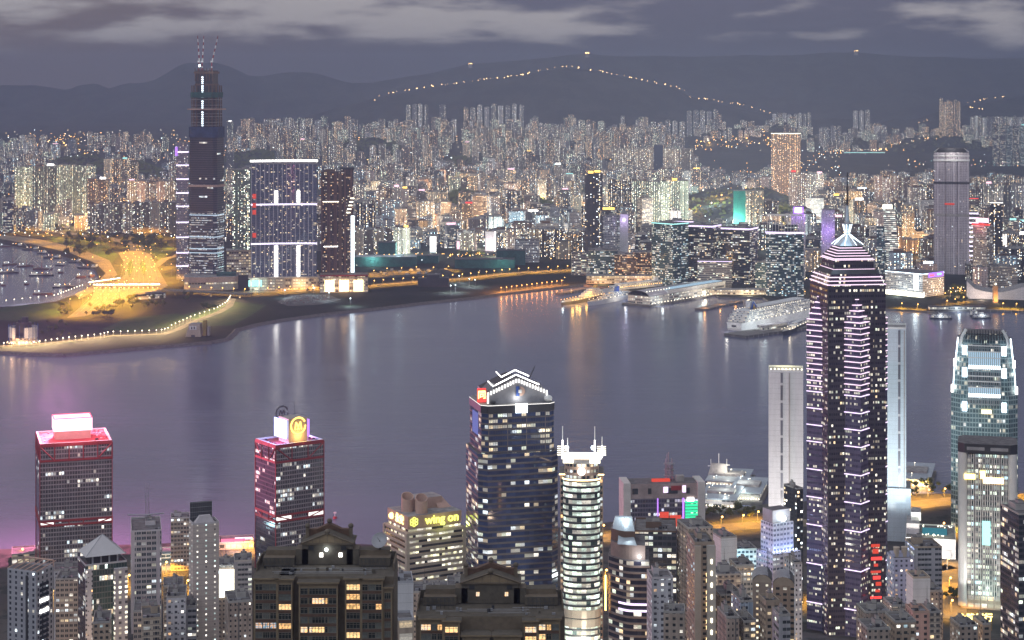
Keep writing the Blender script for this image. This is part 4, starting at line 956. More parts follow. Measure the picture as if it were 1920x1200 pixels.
for off, a in ((2.2, .80), (5.0, .48)):
    zz = z2 + off; 
    P0 = (-gw / 2 * a, yy + 2 + off, z1 + (z2 - z1) * (1 - a) + off); P1 = (0, yy + 2 + off, zz); P2 = (gw / 2 * a, yy + 2 + off, z1 + (z2 - z1) * (1 - a) + off)
    b.tube(P0, P1, e_, E_WHITE); b.tube(P1, P2, e_, E_WHITE); b.tube(P0, (P0[0] - 2.2, P0[1] + 6, P0[2] + 2.8), e_, E_WHITE)
b.build('neon_chevron', r)
b = MB()
for s in (-1, 1):
    for k in range(6): b.tube((s * (gw / 2 + 1 + k * .3), -gd / 2 + k * 3.2, z1 - 3 + k * .4), (s * (gw / 2 - 5), -gd / 2 + k * 3.2, z1 + 6), .3, STEEL)
b.tube((gw * .3, 0, z2 - 4), (gw * .42, 2, z2 + 5), .35, DARK)
b.build('roof_rail', r)
b = MB(); b.box(-W / 2 + 2, -D / 2 + 12, H + 1, 6, 1.2, 9.5, E_RED); b.build('red_sign', r)
t = textmesh('同', 6.2, E_GOLDT, .4); place_text(t, r, (-W / 2 + 2, -D / 2 + 11.2, H + 5.8), 'front', 'sign_character')
b = MB(); b.box(1.5, -D / 2 - 1.0, H - 5.4, 8.4, .8, 6.4, E_COOL); b.build('white_screen', r)
b = MB(); lx, lz = 2.0, H + 8.6; b.box(lx - 1.8, yy + .5, lz - 3.4, 2.2, .5, 6.8, BLUEP)
for k in range(8):
    a0, a1 = -pi / 2 + pi * k / 8, -pi / 2 + pi * (k + 1) / 8
    b.face([(lx, yy + .3, lz), (lx + 3.6 * cos(a0), yy + .3, lz + 3.4 * sin(a0)), (lx + 3.6 * cos(a1), yy + .3, lz + 3.4 * sin(a1))], PINKC)
b.box(lx - .2, yy, lz - 1.1, 2.2, .5, 2.2, WHITEP); b.build('crown_emblem', r)
b = MB(); b.sph((W / 2 - 4, -D / 2 + 4, H + 3), 3.0, WHITEP, 10, 6, .8); b.sph((-W / 2 + 8, -D / 2 + 3, H + 2), 2.2, DARK, 10, 6, .6); b.build('dish_antenna', r)
plight(r, (0, -gd / 2 - 4, H + 4), (1, .98, .95), 1800, 2)
b = MB(); b.box(-W / 2 - .5, -1, H - 22, .5, 16, 15, em('screen_dim_light', (.30, .32, .85), .55)); b.build('wall_screen', r)

# bright cylindrical tower with crown masts
Y0 = 1260; zb = THK(Y0); hz = lambda py: PZ(py, Y0) - zb
r, W, D, H = hbase('lit_round_tower', 'bright round-fronted tower with every floor lit, glowing crown and four white masts', 'skyscraper', 1050, 1050, 1131, 893, Y0, 0, 30)
cx0 = PX(1092, Y0) - r.location.x
b = MB(); b.prism(rect(W, D * .8, 0, 3), 0, H, F_SIDE, ROOF, cw=3); b.build('side_wing', r)
fr = [(cx0 + 12.4 * cos(pi + pi * i / 12), -D / 2 + 2 + 7.5 * sin(pi + pi * i / 12)) for i in range(13)] + [(cx0 + 12.4, 4), (cx0 - 12.4, 4)]
b = MB(); b.prism(fr, 0, H - 2, F_ROUND, ROOF, cw=2.4); b.build('round_front', r)
b = MB(); k = 1
while k * 4 < H - 3: b.prism(grow(fr, .5), k * 4 - .5, k * 4 + .35, DARK, DARK, bottom=True); k += 1
b.build('floor_edge', r)
b = MB()
for zz in (hz(1155), hz(1172)): b.prism(grow(fr, .7), zz, zz + 5.2, BEIGE, BEIGE, bottom=True)
b.build('louvre_band', r)
b = MB(); b.prism(grow(rect(W, D * .8, 0, 3), .6), H - .4, H + .5, E_WARM, ROOF, bottom=True); b.prism(grow(fr, .6), H - 2, H - 1, E_WARM, ROOF); b.build('light_band', r)
b = MB(); b.prism(grow(fr, -1.2), H - 2, H + 9, F_SIDE, ROOF, cw=3); b.prism(rect(W * .8, D * .6, 0, 3), H + .5, H + 10, BEIGE, ROOF); b.build('crown_base', r)
b = MB()
for xx in (-9, 9): b.box(cx0 + xx, -D / 2 + 1.5, H + 9, 7.0, 5, 4.6, E_CREAM); 
b.box(0, 3, H + 10, W * .95, D * .7, .6, E_NEON)
for k in range(5): b.box(-W / 2 + 1, -4 + k * 2.2, H + 12 + k, 6, .6, .5, E_CREAM); b.box(W / 2 - 1, -4 + k * 2.2, H + 12 + k, 6, .6, .5, E_CREAM)
b.build('crown_light', r)
b = MB(); b.sph((cx0, -D / 2 - 5, H + 4.2), 2.6, E_WHITE, 12, 6); b.build('clock_light', r)
for xx, hh in ((-13, 21), (-9.5, 13), (9, 21), (14, 14)):
    b = MB(); b.tube((cx0 + xx, 0, H + 10), (cx0 + xx, 0, H + 10 + hh * .55), .42, E_WHITE); b.tube((cx0 + xx, 0, H + 10 + hh * .55), (cx0 + xx, 0, H + 10 + hh), .28, WHITEP); b.build('mast', r)
b = MB(); b.sph((cx0 - 10, -3, H + 17), 1.3, E_FLOOD); b.sph((cx0 + 8, -3, H + 17), 1.6, E_FLOOD); b.build('flood_lamp', r)
plight(r, (cx0, -D / 2 - 8, H + 12), (1, .95, .75), 5000, 1.5); plight(r, (cx0 - 10, -6, H + 18), (.85, .9, 1), 9000, 1); plight(r, (cx0, -D / 2 - 18, 6), (1, .98, .85), 90000, 3)

# ferry terminal office block
Y0 = 1640; zb = 4.0; hz = lambda py: PZ(py, Y0) - zb
r, W, D, H = hbase('ferry_terminal_block', 'broad low block with beige ends, violet light strips and a green lit screen', 'office building', 1153, 1170, 1320, 908, Y0, R(5), 24)
b = MB(); b.prism(rect(W, D), 0, H - 13, F_FERRY, ROOF, cw=2.4); b.build('wall', r)
b = MB(); b.prism(rect(W, D), H - 13, H, plain('pinkish_concrete', (.36, .28, .26), .8, var=.2), ROOF); b.build('parapet_wall', r)
ENDW = plain('pale_end_wall', (.56, .54, .50), .75, var=.1)
for s in (-1, 1): b = MB(); b.box(s * (W / 2 - 2.5), 0, 0, 6.5, D + 3, H + 1, ENDW); b.build('end_wall', r)
for k, (x_, w_) in enumerate(((-.36, 5), (-.18, 3), (.05, 3), (.12, 7), (.3, 3))): b = MB(); b.box(W * x_, -D / 2 - .2, H - 9, w_, .5, 5, DARK); b.build('wall_opening', r)
b = MB(); b.box(W * .02, -D / 2 - .4, H - 8, 4, .4, 5, E_PURP); b.box(W * .25, -D / 2 - .4, H - 8, 3, .4, 6, E_PURP); b.box(W * .15, -D / 2 - .5, H - 6, 9, .4, 4, REDP); b.build('lit_sign', r)
b = MB(); b.box(-W * .08, -D / 2 - .4, H - 38, 1, .6, 25, E_VIO); b.box(W * .24, -D / 2 - .4, H - 48, 1.6, .6, 35, E_VIO); b.build('violet_strip', r)
b = MB()
for k in range(7): b.box(W * .35, -D / 2 - .4, H - 34 + k * 2.7, W * .17, .6, 2.0, E_GRN)
b.build('green_screen', r)
b = MB(); b.box(W * .33, -D / 2 - .5, H - 16, 6, .5, 3.5, E_WHITE); b.build('lit_sign', r)
b = MB(); b.box(0, -D / 2 - .5, H - 31, 8, .8, 6, E_REDG); b.box(W * .14, -D / 2 - .5, H - 38, 10, .8, 10, E_REDG); b.build('red_display', r)
b = MB()
for k in range(8):
    a = k * pi / 4; b.tube((W * .1 + 3.6 * cos(a), 3 + 3.6 * sin(a), H), (W * .1 + 3.2 * cos(a), 3 + 3.2 * sin(a), H + 14 + 5 * (k % 3)), .4, STEEL)
for zz in (4, 9, 14): b.cyl(W * .1, 3, H + zz, 5.0, .7, STEEL, 10)
b.build('roof_mast', r)
b = MB(); b.box(-W * .02, -3, H + .02, 16, 4, 2.2, E_REDG); b.box(W * .22, -2, H + .02, 7, 6, 5, CONC); b.build('roof_plant', r)

# eight-pointed star tower with lilac light lines
Y0 = 1330; zb = THK(Y0); hz = lambda py: PZ(py, Y0) - zb
r, W, D, H = hbase('star_plan_skyscraper', 'tallest near skyscraper, dark star-plan glass with pink and lilac light lines and a spire', 'skyscraper', 1515, 1545, 1664, 535, Y0, R(8))
S = (W + D) / 2; 
b = MB(); b.prism(rect(S, S), 0, H, F_CENTER, DARK, cw=2.1); b.build('wall', r)
hb = .207 * S; bw = .414 * S
def bay(k, sc=1.0, ext=.3):
    a = k * pi / 2; pts_ = [(-bw / 2 * sc, -S / 2 + ext), (0, -S / 2 - hb * sc), (bw / 2 * sc, -S / 2 + ext)]
    return [(x_ * cos(a) - y_ * sin(a), x_ * sin(a) + y_ * cos(a)) for x_, y_ in pts_]
btop = H - 18
for k in (0, 1, 3):
    b = MB(); b.prism(bay(k), 0, btop - 8, F_CENTERB, DARK, cw=2.1)
    for j in range(4): b.prism(bay(k, 1 - .22 * (j + 1)), btop - 8 + j * 4, btop - 4 + j * 4, F_CENTERB, DARK, cw=2.1)
    b.build('triangular_bay', r)
    for j in range(5): b = MB(); b.prism(grow(bay(k, 1 - .22 * j, -.6), .25), btop - 8.4 + j * 4, btop - 7.85 + j * 4, E_PINKB, E_PINKB, bottom=True); b.build('light_line', r)
    z_ = btop - 8.4; st = 4.0; q = 0
    while z_ > 14:
        z_ -= st; q += 1
        if q > 12: st = 12 if q < 16 else (20 if q < 19 else 28)
        b = MB(); b.prism(grow(bay(k, 1, -.6), .25), z_, z_ + .6, E_PINKB if q < 13 else E_PURP, E_PINKB, bottom=True); b.build('light_line', r)
tiers = [(1.0, H), (.955, H + 2.6), (.91, H + 5.2), (.86, H + 7.6)]
b = MB()
for (s0, z0), (s1, z1) in zip(tiers, tiers[1:]): b.prism(rect(S * s1, S * s1), z0, z1, F_CENTER, DARK, cw=2.1)
b.prism(rect(S * .86, S * .86), H + 7.6, H + 11, DARK, DARK, rect(S * .70, S * .70)); b.prism(rect(S * .69, S * .69), H + 11, H + 18, F_CENTER, DARK, cw=2.1)
st2 = [(.66, H + 18), (.59, H + 19.8), (.52, H + 21.6), (.45, H + 23.4), (.38, H + 25.2)]
for s0, z0 in st2: b.prism(rect(S * s0, S * s0), z0, z0 + 1.8, DARK, DARK)
b.build('stepped_top', r)
for s0, z0 in tiers[:3] + [(.70, H + 10.4)] + [(.70, H + 17.2)] + st2: b = MB(); b.prism(grow(rect(S * s0, S * s0), .4), z0, z0 + .55, E_PINKB, E_PINKB, bottom=True); b.build('light_line', r)
zc = H + 27; b = MB(); n = 8; R0 = S * .27
for i in range(n):
    a0, a1 = 2 * pi * i / n, 2 * pi * (i + 1) / n
    b.face([(R0 * cos(a0), R0 * sin(a0), zc), (R0 * cos(a1), R0 * sin(a1), zc), (1.4 * cos(a1), 1.4 * sin(a1), zc + 7), (1.4 * cos(a0), 1.4 * sin(a0), zc + 7)], ROOFG if i % 2 else STEEL)
b.build('glass_cone', r)
b = MB(); b.cyl(0, 0, zc + 7, 1.3, 8, ROOFG, 10, 3.0); b.cyl(0, 0, zc + 15, 3.0, 1.5, STEEL, 10, 2.0); b.cyl(0, 0, zc + 16.5, 1.8, 12, ROOFG, 10, .7); b.cyl(0, 0, zc + 15, 3.8, .5, STEEL, 12); b.build('lantern', r)
b = MB(); ztip = hz(326)
b.tube((0, 0, zc + 28), (0, 0, ztip), .75, DARK, 6, .3)
for k in range(12):
    a = k * pi / 6; b.tube((0, 0, zc + 31), (3.4 * cos(a), 3.4 * sin(a), zc + 31 + 3 * sin(k * 2.4)), .25, DARK)
b.build('spire', r)
b = MB()
for k in range(8):
    a = k * pi / 4 + .3; b.tube((1.8 * cos(a), 1.8 * sin(a), zc + 9), (3.4 * cos(a), 3.4 * sin(a), zc + 15), .22, E_COOL)
    b.tube((R0 * cos(a), R0 * sin(a), zc + .5), (1.6 * cos(a), 1.6 * sin(a), zc + 8), .22, E_COOL)
b.build('lantern_light', r)
plight(r, (-8, -16, zc + 4), (.6, .8, 1), 8000, 1)
b = MB(); b.prism(rect(S * .20, .5, S * .33, -S / 2 - .5), 22, 62, F_CENTER, DARK, cw=2.1); b.build('louvre_panel', r)
b = MB(); rgx = random.Random(8)
for k in range(9): b.box(S * .34 + rgx.uniform(-1.2, 1.2), -S / 2 - 1.0, 26 + k * 4.6, 7 * rgx.uniform(.4, 1.2), .5, rgx.uniform(1.4, 3.4), E_REDG if k % 3 else E_RED)
b.build('glowing_red_reflection', r)  # red reflection on the glass, imitated by glowing boxes
b = MB()
for k in range(6): 
    q0, q1 = bay(3, 1.02)[0], bay(3, 1.02)[1]
    p_ = (q0[0] + (q1[0] - q0[0]) * (.25 + .1 * k), q0[1] + (q1[1] - q0[1]) * (.25 + .1 * k)); b.box(p_[0], p_[1], hz(945) + (k % 2) * 2.4, 2.2, 1.0, 2.2, E_VIO)
b.build('violet_sign', r)

# white hotel towers behind it
def panel_tower(label, pxL, pxC, pxR, pyT, Y, th, D, slot, fm):
    r, W, D, H = hbase('white_panel_tower', label, 'hotel', pxL, pxC, pxR, pyT, Y, th, D)
    b = MB(); b.prism(rect(W, D), 0, H, fm, ROOFL, cw=4.5); b.build('wall', r)
    b = MB(); b.prism(rect(2.0, .4, W * slot, -D / 2 - .3), 4, H - 1, F_LOUV, DARK, cw=2.0); b.build('window_slot', r)
    b = MB(); b.box(W * (slot + .22), -D / 2 - .4, 2, 1.0, .9, H - 3, CONC); b.build('pilaster', r)
    roof_bits(r, W, D, H, 9, WHITEP, tanks=False, par=1.6)
    return r, W, D, H
r, W, D, H = panel_tower('white panelled slab tower with one dark window slot, left of the star-plan skyscraper', 1441, 1441, 1506, 697, 1600, 0, 26, -.12, F_PANEL)
b = MB()
for k in range(9): b.sph((-W / 2 + 2 + k * W / 9, -D / 2 + 4 + (k % 2), H + 1.6), .7, E_CREAM, 6, 4)
b.build('roof_lamp', r); plight(r, (0, 0, H + 5), (1, .9, .5), 9000, 2)
slight(r, (-W * .1, -90, 10), (0, -13, 70), (1, .97, .92), 330000, 80, 4)
r, W, D, H = panel_tower('pale blue-white slab tower rising right behind the star-plan skyscraper', 1656, 1656, 1699, 617, 1620, 0, 30, .2, F_PANELB)
b = MB(); b.prism(rect(W * 1.1, D + 6, 3, 0), 0, 46, F_PANELB, ROOFL, cw=4.5); b.build('lower_wing', r)
slight(r, (W * .4, -100, 30), (W * .2, -13, 90), (.80, .93, 1), 420000, 80, 4)
# tapering tower with lit fins
Y0 = 1640; zb = 4.0; hz = lambda py: PZ(py, Y0) - zb; X0 = PX(1847.5, Y0); s = Y0 / F
r = thing('finned_skyscraper', 'tapering steel-blue skyscraper with white lit bands and a crown of vertical fins', 'skyscraper', (X0 + 5, Y0 + 24, zb), -R(13.8)); D = 48
tp = [(122, 122, 1200, 742), (119, 113, 742, 690), (108, 98, 690, 640), (90, 80, 640, 628)]
b = MB()
for w0, w1, p0, p1 in tp:
    z0_ = 0 if p0 > 1100 else hz(p0)
    b.prism(chamfer(w0 * s, D * w0 / 122, 8 * w0 / 122), z0_, hz(p1), F_IFC, ROOF, chamfer(w1 * s, D * w1 / 122, 8 * w1 / 122), cw=2.6)
b.build('wall', r)
b = MB(); b.prism(rect(60 * s, 3, 0, -D / 2 - .2), 0, hz(648), F_IFC, ROOF, rect(60 * s, 3, 0, -D / 2 + 1.5), cw=2.6, uo=300); b.build('centre_panel', r)
b = MB()
for p0, p1 in ((692, 685), (745, 738)): b.box(0, -D / 2 - 1.8, hz(p0), 59 * s, .5, hz(p1) - hz(p0), E_COOL)
b.build('lit_floor', r)
dimc = em('soft_cool_light', (.55, .80, 1.0), .75); b = MB()
for p0, p1 in ((684.5, 660), (737, 727)): b.box(0, -D / 2 - 1.75, hz(p0), 59 * s, .4, hz(p1) - hz(p0), dimc)
b.build('glowing_panel', r)
b = MB()
for k in range(17): b.box(-29.5 * s + 59 * s * k / 16, -D / 2 - 2.2, hz(760), .5, .7, hz(646) - hz(760), STEEL)
for py in (649, 660, 671.5, 693, 706, 716, 727, 746): b.box(0, -D / 2 - 2.3, hz(py), 60 * s, .8, .8, WHITEP)
b.build('mullion', r)
b = MB()
for k in range(14):
    x_ = -33 * s + 66 * s * k / 13; b.box(x_, -D / 2 + 5 + 3 * abs(k - 6.5) / 6.5, hz(648), .8, 2.4, hz(619) - hz(648) - abs(k - 6.5) * .25, DARK)
b.box(0, -D / 2 + 6, hz(630), 62 * s, .6, .6, DARK); b.box(0, 0, hz(640), 60 * s, 26, 5, DARK)
b.build('crown_fin', r)
b = MB()
for sx in (-1, 1):
    for k in range(6):
        u0, u1 = k / 6, (k + 1) / 6
        f = lambda u: (sx * (44 - 11 * u ** 2) * s, -D / 2 + 6, hz(652) + u * (hz(620) - hz(652)))
        b.tube(f(u0), f(u1), 1.2, WHITEP)
b.build('curved_fin', r)
b = MB()
for sx in (-1, 1):
    for p0, p1, e in ((739, 725, 58.5), (690, 676, 54)): b.box(sx * e * s, -D / 2 + 5, hz(p0), 2.2, 2.2, hz(p1) - hz(p0), E_WHITE)
    for p0, p1 in ((667, 649), (708, 690), (772, 754)): b.box(sx * 36 * s, -D / 2 + (1.2 if p0 < 700 else -.8), hz(p0), 9 * s, .8, hz(p1) - hz(p0), E_COOL)
    b.tube((sx * 53.5 * s, -D / 2 + 6, hz(690)), (sx * 48 * s, -D / 2 + 8, hz(636)), .6, E_COOL); b.tube((sx * 57.5 * s, -D / 2 + 4, hz(738)), (sx * 54.5 * s, -D / 2 + 6, hz(692)), .45, E_COOL)
b.build('edge_light', r)
b = MB(); b.box(4 * s, -D / 2 - 2.0, hz(775), 18 * s, .5, 3.3, E_WARM); b.build('lit_room', r)
# bank with rounded pillars
Y0 = 1405; zb = 4.0; hz = lambda py: PZ(py, Y0) - zb
r, W, D, H = hbase('pillared_bank_tower', 'bank tower with green-lit glass between two rounded white pillars', 'office tower', 1796, 1796, 1907, 853, Y0, 0, 34)
b = MB(); pw = 18 * Y0 / F; b.prism(rect(W - 2 * pw + 1, D - 4), 10, H, F_BANK, ROOF, cw=2.75); b.build('glass_wall', r)
PIL = plain('pillar_cladding', (.62, .60, .58), .55, var=.05)
for sx in (-1, 1):
    b = MB(); x_ = sx * (W / 2 - pw / 2); rr_ = pw / 2
    pl = [(x_ - rr_, D / 2)] ; 
    q = [(x_ + rr_ * cos(pi + pi * i / 12), -D / 2 + rr_ + rr_ * 1.0 * sin(pi + pi * i / 12)) for i in range(13)]
    b.prism(q + [(x_ + rr_, D / 2), (x_ - rr_, D / 2)], 2, H + 1, PIL, ROOF); b.build('rounded_pillar', r)
    slight(r, (x_, -D / 2 - 16, 2), (x_, -D / 2 + 2, H * .42), (1, .96, .9), 200000, 50, 1.5)
b = MB(); 
for k in range(17): b.box(-W / 2 + pw + (W - 2 * pw) * (k + .5) / 17, -D / 2 + 1.2, 8, .7, 2.0, H - 8, PIL)
b.build('vertical_fin', r)
b = MB(); b.prism(chamfer(W + .5, D + 1, 5), H + 1.02, H + 8, DARK, ROOF); b.box(-W * .2, -D / 2 - .7, H + 3.2, W * .3, .4, 2.4, STEEL); b.box(W * .2, -D / 2 - .7, H + 3.2, W * .3, .4, 2.4, STEEL); b.build('roof_rim', r)
b = MB(); b.box(-W * .3, -D / 2 - .3, hz(900), 8, .4, 4, E_GOLDT); b.box(-W * .08, -D / 2 - .3, hz(898), 4, .4, 6, E_GOLDT); b.box(W * .1, -D / 2 - .3, hz(906), W * .34, .4, 4.4, E_WARM); b.build('glowing_gold_reflection', r)  # gold reflections in the glass, built as glowing boxes
b = MB(); b.box(-W * .02, -D / 2 - .3, hz(1022), 6, .4, 18, E_TEAL); b.build('lit_atrium', r)
b = MB(); b.box(0, 2, 0, W * .9, D, 9.9, F_LOWW, cw=5); b.build('base', r)
plight(r, (0, -D / 2 - 10, 14), (.8, 1, .9), 9000, 2)
# ---------------------------------------------------------------- island side: nearer blocks
TAN = plain('tan_render', (.36, .29, .22), .8, var=.15); GREYR = plain('grey_render', (.40, .40, .43), .75, var=.1); MAUVE = plain('pale_mauve_render', (.50, .46, .47), .75, var=.1); LAV = plain('lavender_render', (.40, .40, .52), .75, var=.1)
# far left
r, W, D, H = hk('slit_window_tower', 'blue-grey tower with slit windows and an open framed roof at the left edge', 'tower block', 14, 68, 100, 1075, 1120, F_SLOT, th=-R(28), tanks=False, mat=GREYR)
b = MB()
for k in range(6): b.tube((-W / 2 + W * k / 5, -D / 2, H + 1), (-W / 2 + W * (k + .4) / 5, D / 2, H + 4), .35, PINKC)
b.tube((-W / 2, D / 2, H + 4), (W / 2, D / 2, H + 4), .5, PINKC); b.tube((-W / 2, D / 2, H), (-W / 2, D / 2, H + 4), .4, PINKC); b.tube((W / 2, D / 2, H), (W / 2, D / 2, H + 4), .4, PINKC); b.build('roof_frame', r)
b = MB()
for k in range(12): b.box(W / 2 + .2, -D * .05, H - 9 - k * 3.2 * 1.0, .5, D * .5, 1.9, GLASSD if k not in (3, 5) else E_WHITE)
b.build('window_stack', r)
b = MB(); b.box(W * .18, -D / 2 - .2, 4, 1.4, .6, H - 6, DARK); b.build('recess', r)
hk('row_window_block', 'beige block with rows of white-lit windows beside the slit-window tower', 'office building', 98, 104, 146, 1088, 1210, F_ROWS, th=R(6), D=22)
hk('store_back_block', 'plain pinkish block with a bright white top floor behind the row-window block', 'building', 101, 101, 147, 1070, 1290, F_SMALLW, D=20, band=None)
r, W, D, H = hbase('pyramid_roof_tower', 'green curtain-wall tower with a pale pyramid roof and columns of three bright windows', 'tower', 146, 160, 238, 1062, 1170, R(10)); Y0 = 1170
b = MB(); b.prism(rect(W, D), 0, H, [F_CURT, F_GRID, F_CURT, F_SHUND], ROOF, cw=1.8); b.build('wall', r)
b = MB(); b.box(W * .34, -D / 2 - .8, 0, W * .32, 2.2, H - 3, F_DOTS, tm=GREYR, cw=3.0); b.build('window_shaft', r)
b = MB(); b.box(-W * .42, -D / 2 - .6, 0, W * .16, 1.6, H - 2, F_SMALLW, tm=GREYR, cw=3.0); b.build('corner_shaft', r)
b = MB(); 
for x_ in (-W * .3, -W * .1, W * .1, W * .3):
    for y_ in (-D * .36, D * .36): b.box(x_, y_, H + .02, .9, .9, 5.2, GREYR)
b.box(0, 0, H + .03, W * .7, D * .6, 5, DARK); b.build('loggia', r)
b = MB(); ew, ed = W * .98, D * .95; ap = (0, 0, H + 16.5); q = [(-ew / 2, -ed / 2, H + 5.3), (ew / 2, -ed / 2, H + 5.3), (ew / 2, ed / 2, H + 5.3), (-ew / 2, ed / 2, H + 5.3)]
PYR = plain('pyramid_cladding', (.52, .50, .50), .6, var=.06)
for i in range(4): b.face([q[i], q[(i + 1) % 4], ap], PYR)
b.face(list(reversed(q)), GREYR)
for i in range(4): b.tube(q[i], ap, .25, STEEL)
b.build('pyramid_roof', r); roof_bits(r, W, D, H, 2, GREYR, tanks=False)
r, W, D, H = hk('grid_office_tower', 'pale gridded office tower with a long rooftop aerial and open roof plant', 'office tower', 231, 246, 303, 998, 1340, F_GRID, th=R(12), mat=MAUVE, D=44)
b = MB(); b.tube((0, 0, H), (0, 0, H + 30), .3, STEEL, r2=.12); b.tube((1.6, 0, H), (1.6, 0, H + 30), .25, STEEL, r2=.12)
for k in range(8): b.tube((-13 + 26 * k / 8, 0, H + 7 + .6 * abs(k - 4) * .3), (-13 + 26 * (k + 1) / 8, 0, H + 7 + .6 * abs(k - 3) * .3), .45, STEEL)
b.build('aerial', r)
r, W, D, H = hk('stair_dot_slab', 'tall plain pinkish slab tower with lines of tiny white stair windows', 'tower block', 354, 362, 411, 985, 1060, F_DOTW, th=R(9), D=None, tanks=False, mat=MAUVE)
b = MB(); b.prism([(-W * .42, -D * .4), (W * .36, -D * .4), (W * .36, 0), (-W * .42, 0)], H + .02, H + 4.5, MAUVE, MAUVE, [(-W * .2, -D * .3), (W * .2, -D * .3), (W * .2, -D * .1), (-W * .2, -D * .1)])
b.build('roof_hump', r)
b = MB(); b.box(-1, D * .3, H + .02, W * .85, .4, 11, DARK)
for k in range(12): b.tube((-1 - W * .42 + W * .84 * k / 11, D * .3 - .4, H), (-1 - W * .42 + W * .84 * k / 11, D * .3 - .4, H + 11), .12, STEEL)
for k in range(4): b.tube((-1 - W * .42, D * .3 - .4, H + 2.5 + 2.7 * k), (-1 + W * .42, D * .3 - .4, H + 2.5 + 2.7 * k), .12, STEEL)
b.build('billboard_frame', r)
hk('slim_pale_tower', 'slim pinkish tower with lit balconies behind the stair-dot slab', 'tower block', 320, 320, 356, 972, 1520, F_ROWS, D=18, mat=MAUVE)
hk('low_harbour_building', 'low orange-lit building by the water at the left edge', 'building', 22, 22, 66, 1040, 1540, F_LOWW, D=26, tanks=False)
r, W, D, H = hk('lit_arcade_block', 'low blue-white lit waterfront hall between the grid office and the slim pink tower', 'building', 302, 302, 356, 1040, 1560, F_TERM, D=24, tanks=False)
plight(r, (0, -D, 20), (.5, .9, 1), 30000, 3); plight(r, (-10, -D - 20, 6), (1, .6, .25), 50000, 3)
r, W, D, H = hk('market_hall', 'low waterfront hall with pink and red lit roof bars', 'building', 411, 411, 476, 1018, 1590, F_LOWW, D=24, tanks=False)
b = MB(); b.box(W * .2, -4, H + 1, W * .5, 1.2, 1.6, E_PINK); b.box(-W * .1, -9, H + .4, W * .7, 1.2, 2.4, E_PINKR); b.build('roof_light', r); plight(r, (0, -D, 8), (1, .6, .5), 40000, 3)
r, W, D, H = hk('billboard_block', 'block with a bright white billboard and two flood lamps left of the near apartment tower', 'building', 408, 408, 440, 1062, 1280, F_SMALL, D=22)
b = MB(); b.box(0, -D / 2 - .6, H - 21, W * .95, .6, 19, E_CREAM); b.build('billboard', r)
b = MB(); b.sph((-W * .35, -D / 2 - 3, H - 3), 1.1, E_FLOOD); b.sph((W * .2, -D / 2 - 3, H - 3), 1.1, E_FLOOD); b.build('flood_lamp', r)
hk('grey_window_block', 'grey block with dark windows behind the bright billboard block', 'building', 439, 439, 472, 1053, 1240, F_STRIP, D=20)
hk('corner_apartment_block', 'grey apartment block with bright white stair windows left of the near apartment tower', 'tower block', 404, 428, 473, 1131, 1010, F_PIPES, th=R(14), D=22)
hk('stepped_apartment_block', 'grey stepped apartment block with cool white windows below the stair-dot slab', 'tower block', 296, 312, 348, 1122, 1030, F_SMALLW, th=R(8), D=24)
hk('stepped_apartment_block', 'lower grey wing with cool white windows attached right of the stepped block', 'tower block', 340, 344, 368, 1140, 1040, F_STRIP, th=R(8), D=22)
hk('tan_roof_block', 'small tan block with a cluttered roof below the grid office tower', 'building', 256, 266, 302, 1163, 990, F_BALC, th=R(12), D=24, mat=TAN)
hk('tan_roof_block', 'small pale block with roof tanks in front of the pyramid-roof tower', 'building', 164, 174, 206, 1170, 985, F_SMALLB, th=R(10), D=22)
hk('low_pale_block', 'pale low-rise block between the grid office and the stepped apartments', 'building', 244, 250, 290, 1148, 1120, F_ROWS, th=R(10), D=24)
hk('dim_rear_block', 'dim beige block behind the stepped apartment block', 'building', 306, 306, 344, 1100, 1250, F_BALC, D=22)
# between the near apartment towers and the store
hk('gable_end_block', 'blank pale grey gable-ended block right of the first near apartment tower', 'building', 738, 742, 775, 1094, 900, F_PANEL, th=R(6), D=18, mat=GREYR)
r, W, D, H = hk('glass_stair_block', 'small white-framed block with yellow-lit glass walls right of the first near apartment tower', 'building', 737, 746, 776, 1164, 800, F_LOWW, th=R(10), D=12, tanks=False, mat=GREYR)
for k, (a, c_, t, y_, f) in enumerate(((774, 812, 1112, 1050, F_PIPES), (838, 874, 1100, 1060, F_SMALLW), (806, 842, 1108, 1110, F_SMALL))):
    hk('roof_cluster_block', ('low grey block with dark roof at the foot of the banded store, left one', 'low pale block beside the second near apartment tower roof', 'low grey block between two low roofs in front of the banded store')[k], 'building', a, a, c_, t, y_, f, D=20)
# curved dark tower and its flat-roofed neighbour
Y0 = 1150; r, W, D, H = hbase('curved_brown_tower', 'curved brown-banded dark glass tower with sloping glass roof and two violet bands', 'office tower', 1141, 1141, 1217, 1052, Y0, 0, 30)
pl = [(-W / 2, D / 2), (-W / 2, -D * .1)] + [(-W / 2 + W * .62 * i / 7, -D * .1 - D * .42 * sin(pi / 2 * i / 7)) for i in range(1, 8)] + [(W / 2, -D * .52), (W / 2, D / 2)]
b = MB(); b.prism(pl, 0, H, F_CURVE, ROOF, cw=2.6); b.build('wall', r)
b = MB(); k = 0
while k * 3.9 < H - 1: b.prism(grow(pl, .5), k * 3.9 - .6, k * 3.9 + .55, plain('brown_spandrel', (.24, .18, .155), .6) if k == 0 else bpy.data.materials['brown_spandrel'], ROOF, bottom=True); k += 1
b.build('spandrel', r)
b = MB()
for zz in (H - 27.0, H - 31.0): 
    pv = grow(pl, .8)[4:10]
    for a_, c_ in zip(pv, pv[1:]): b.face([(*a_, zz), (*c_, zz), (*c_, zz + 1.3), (*a_, zz + 1.3)], E_PURP)
b.build('light_band', r)
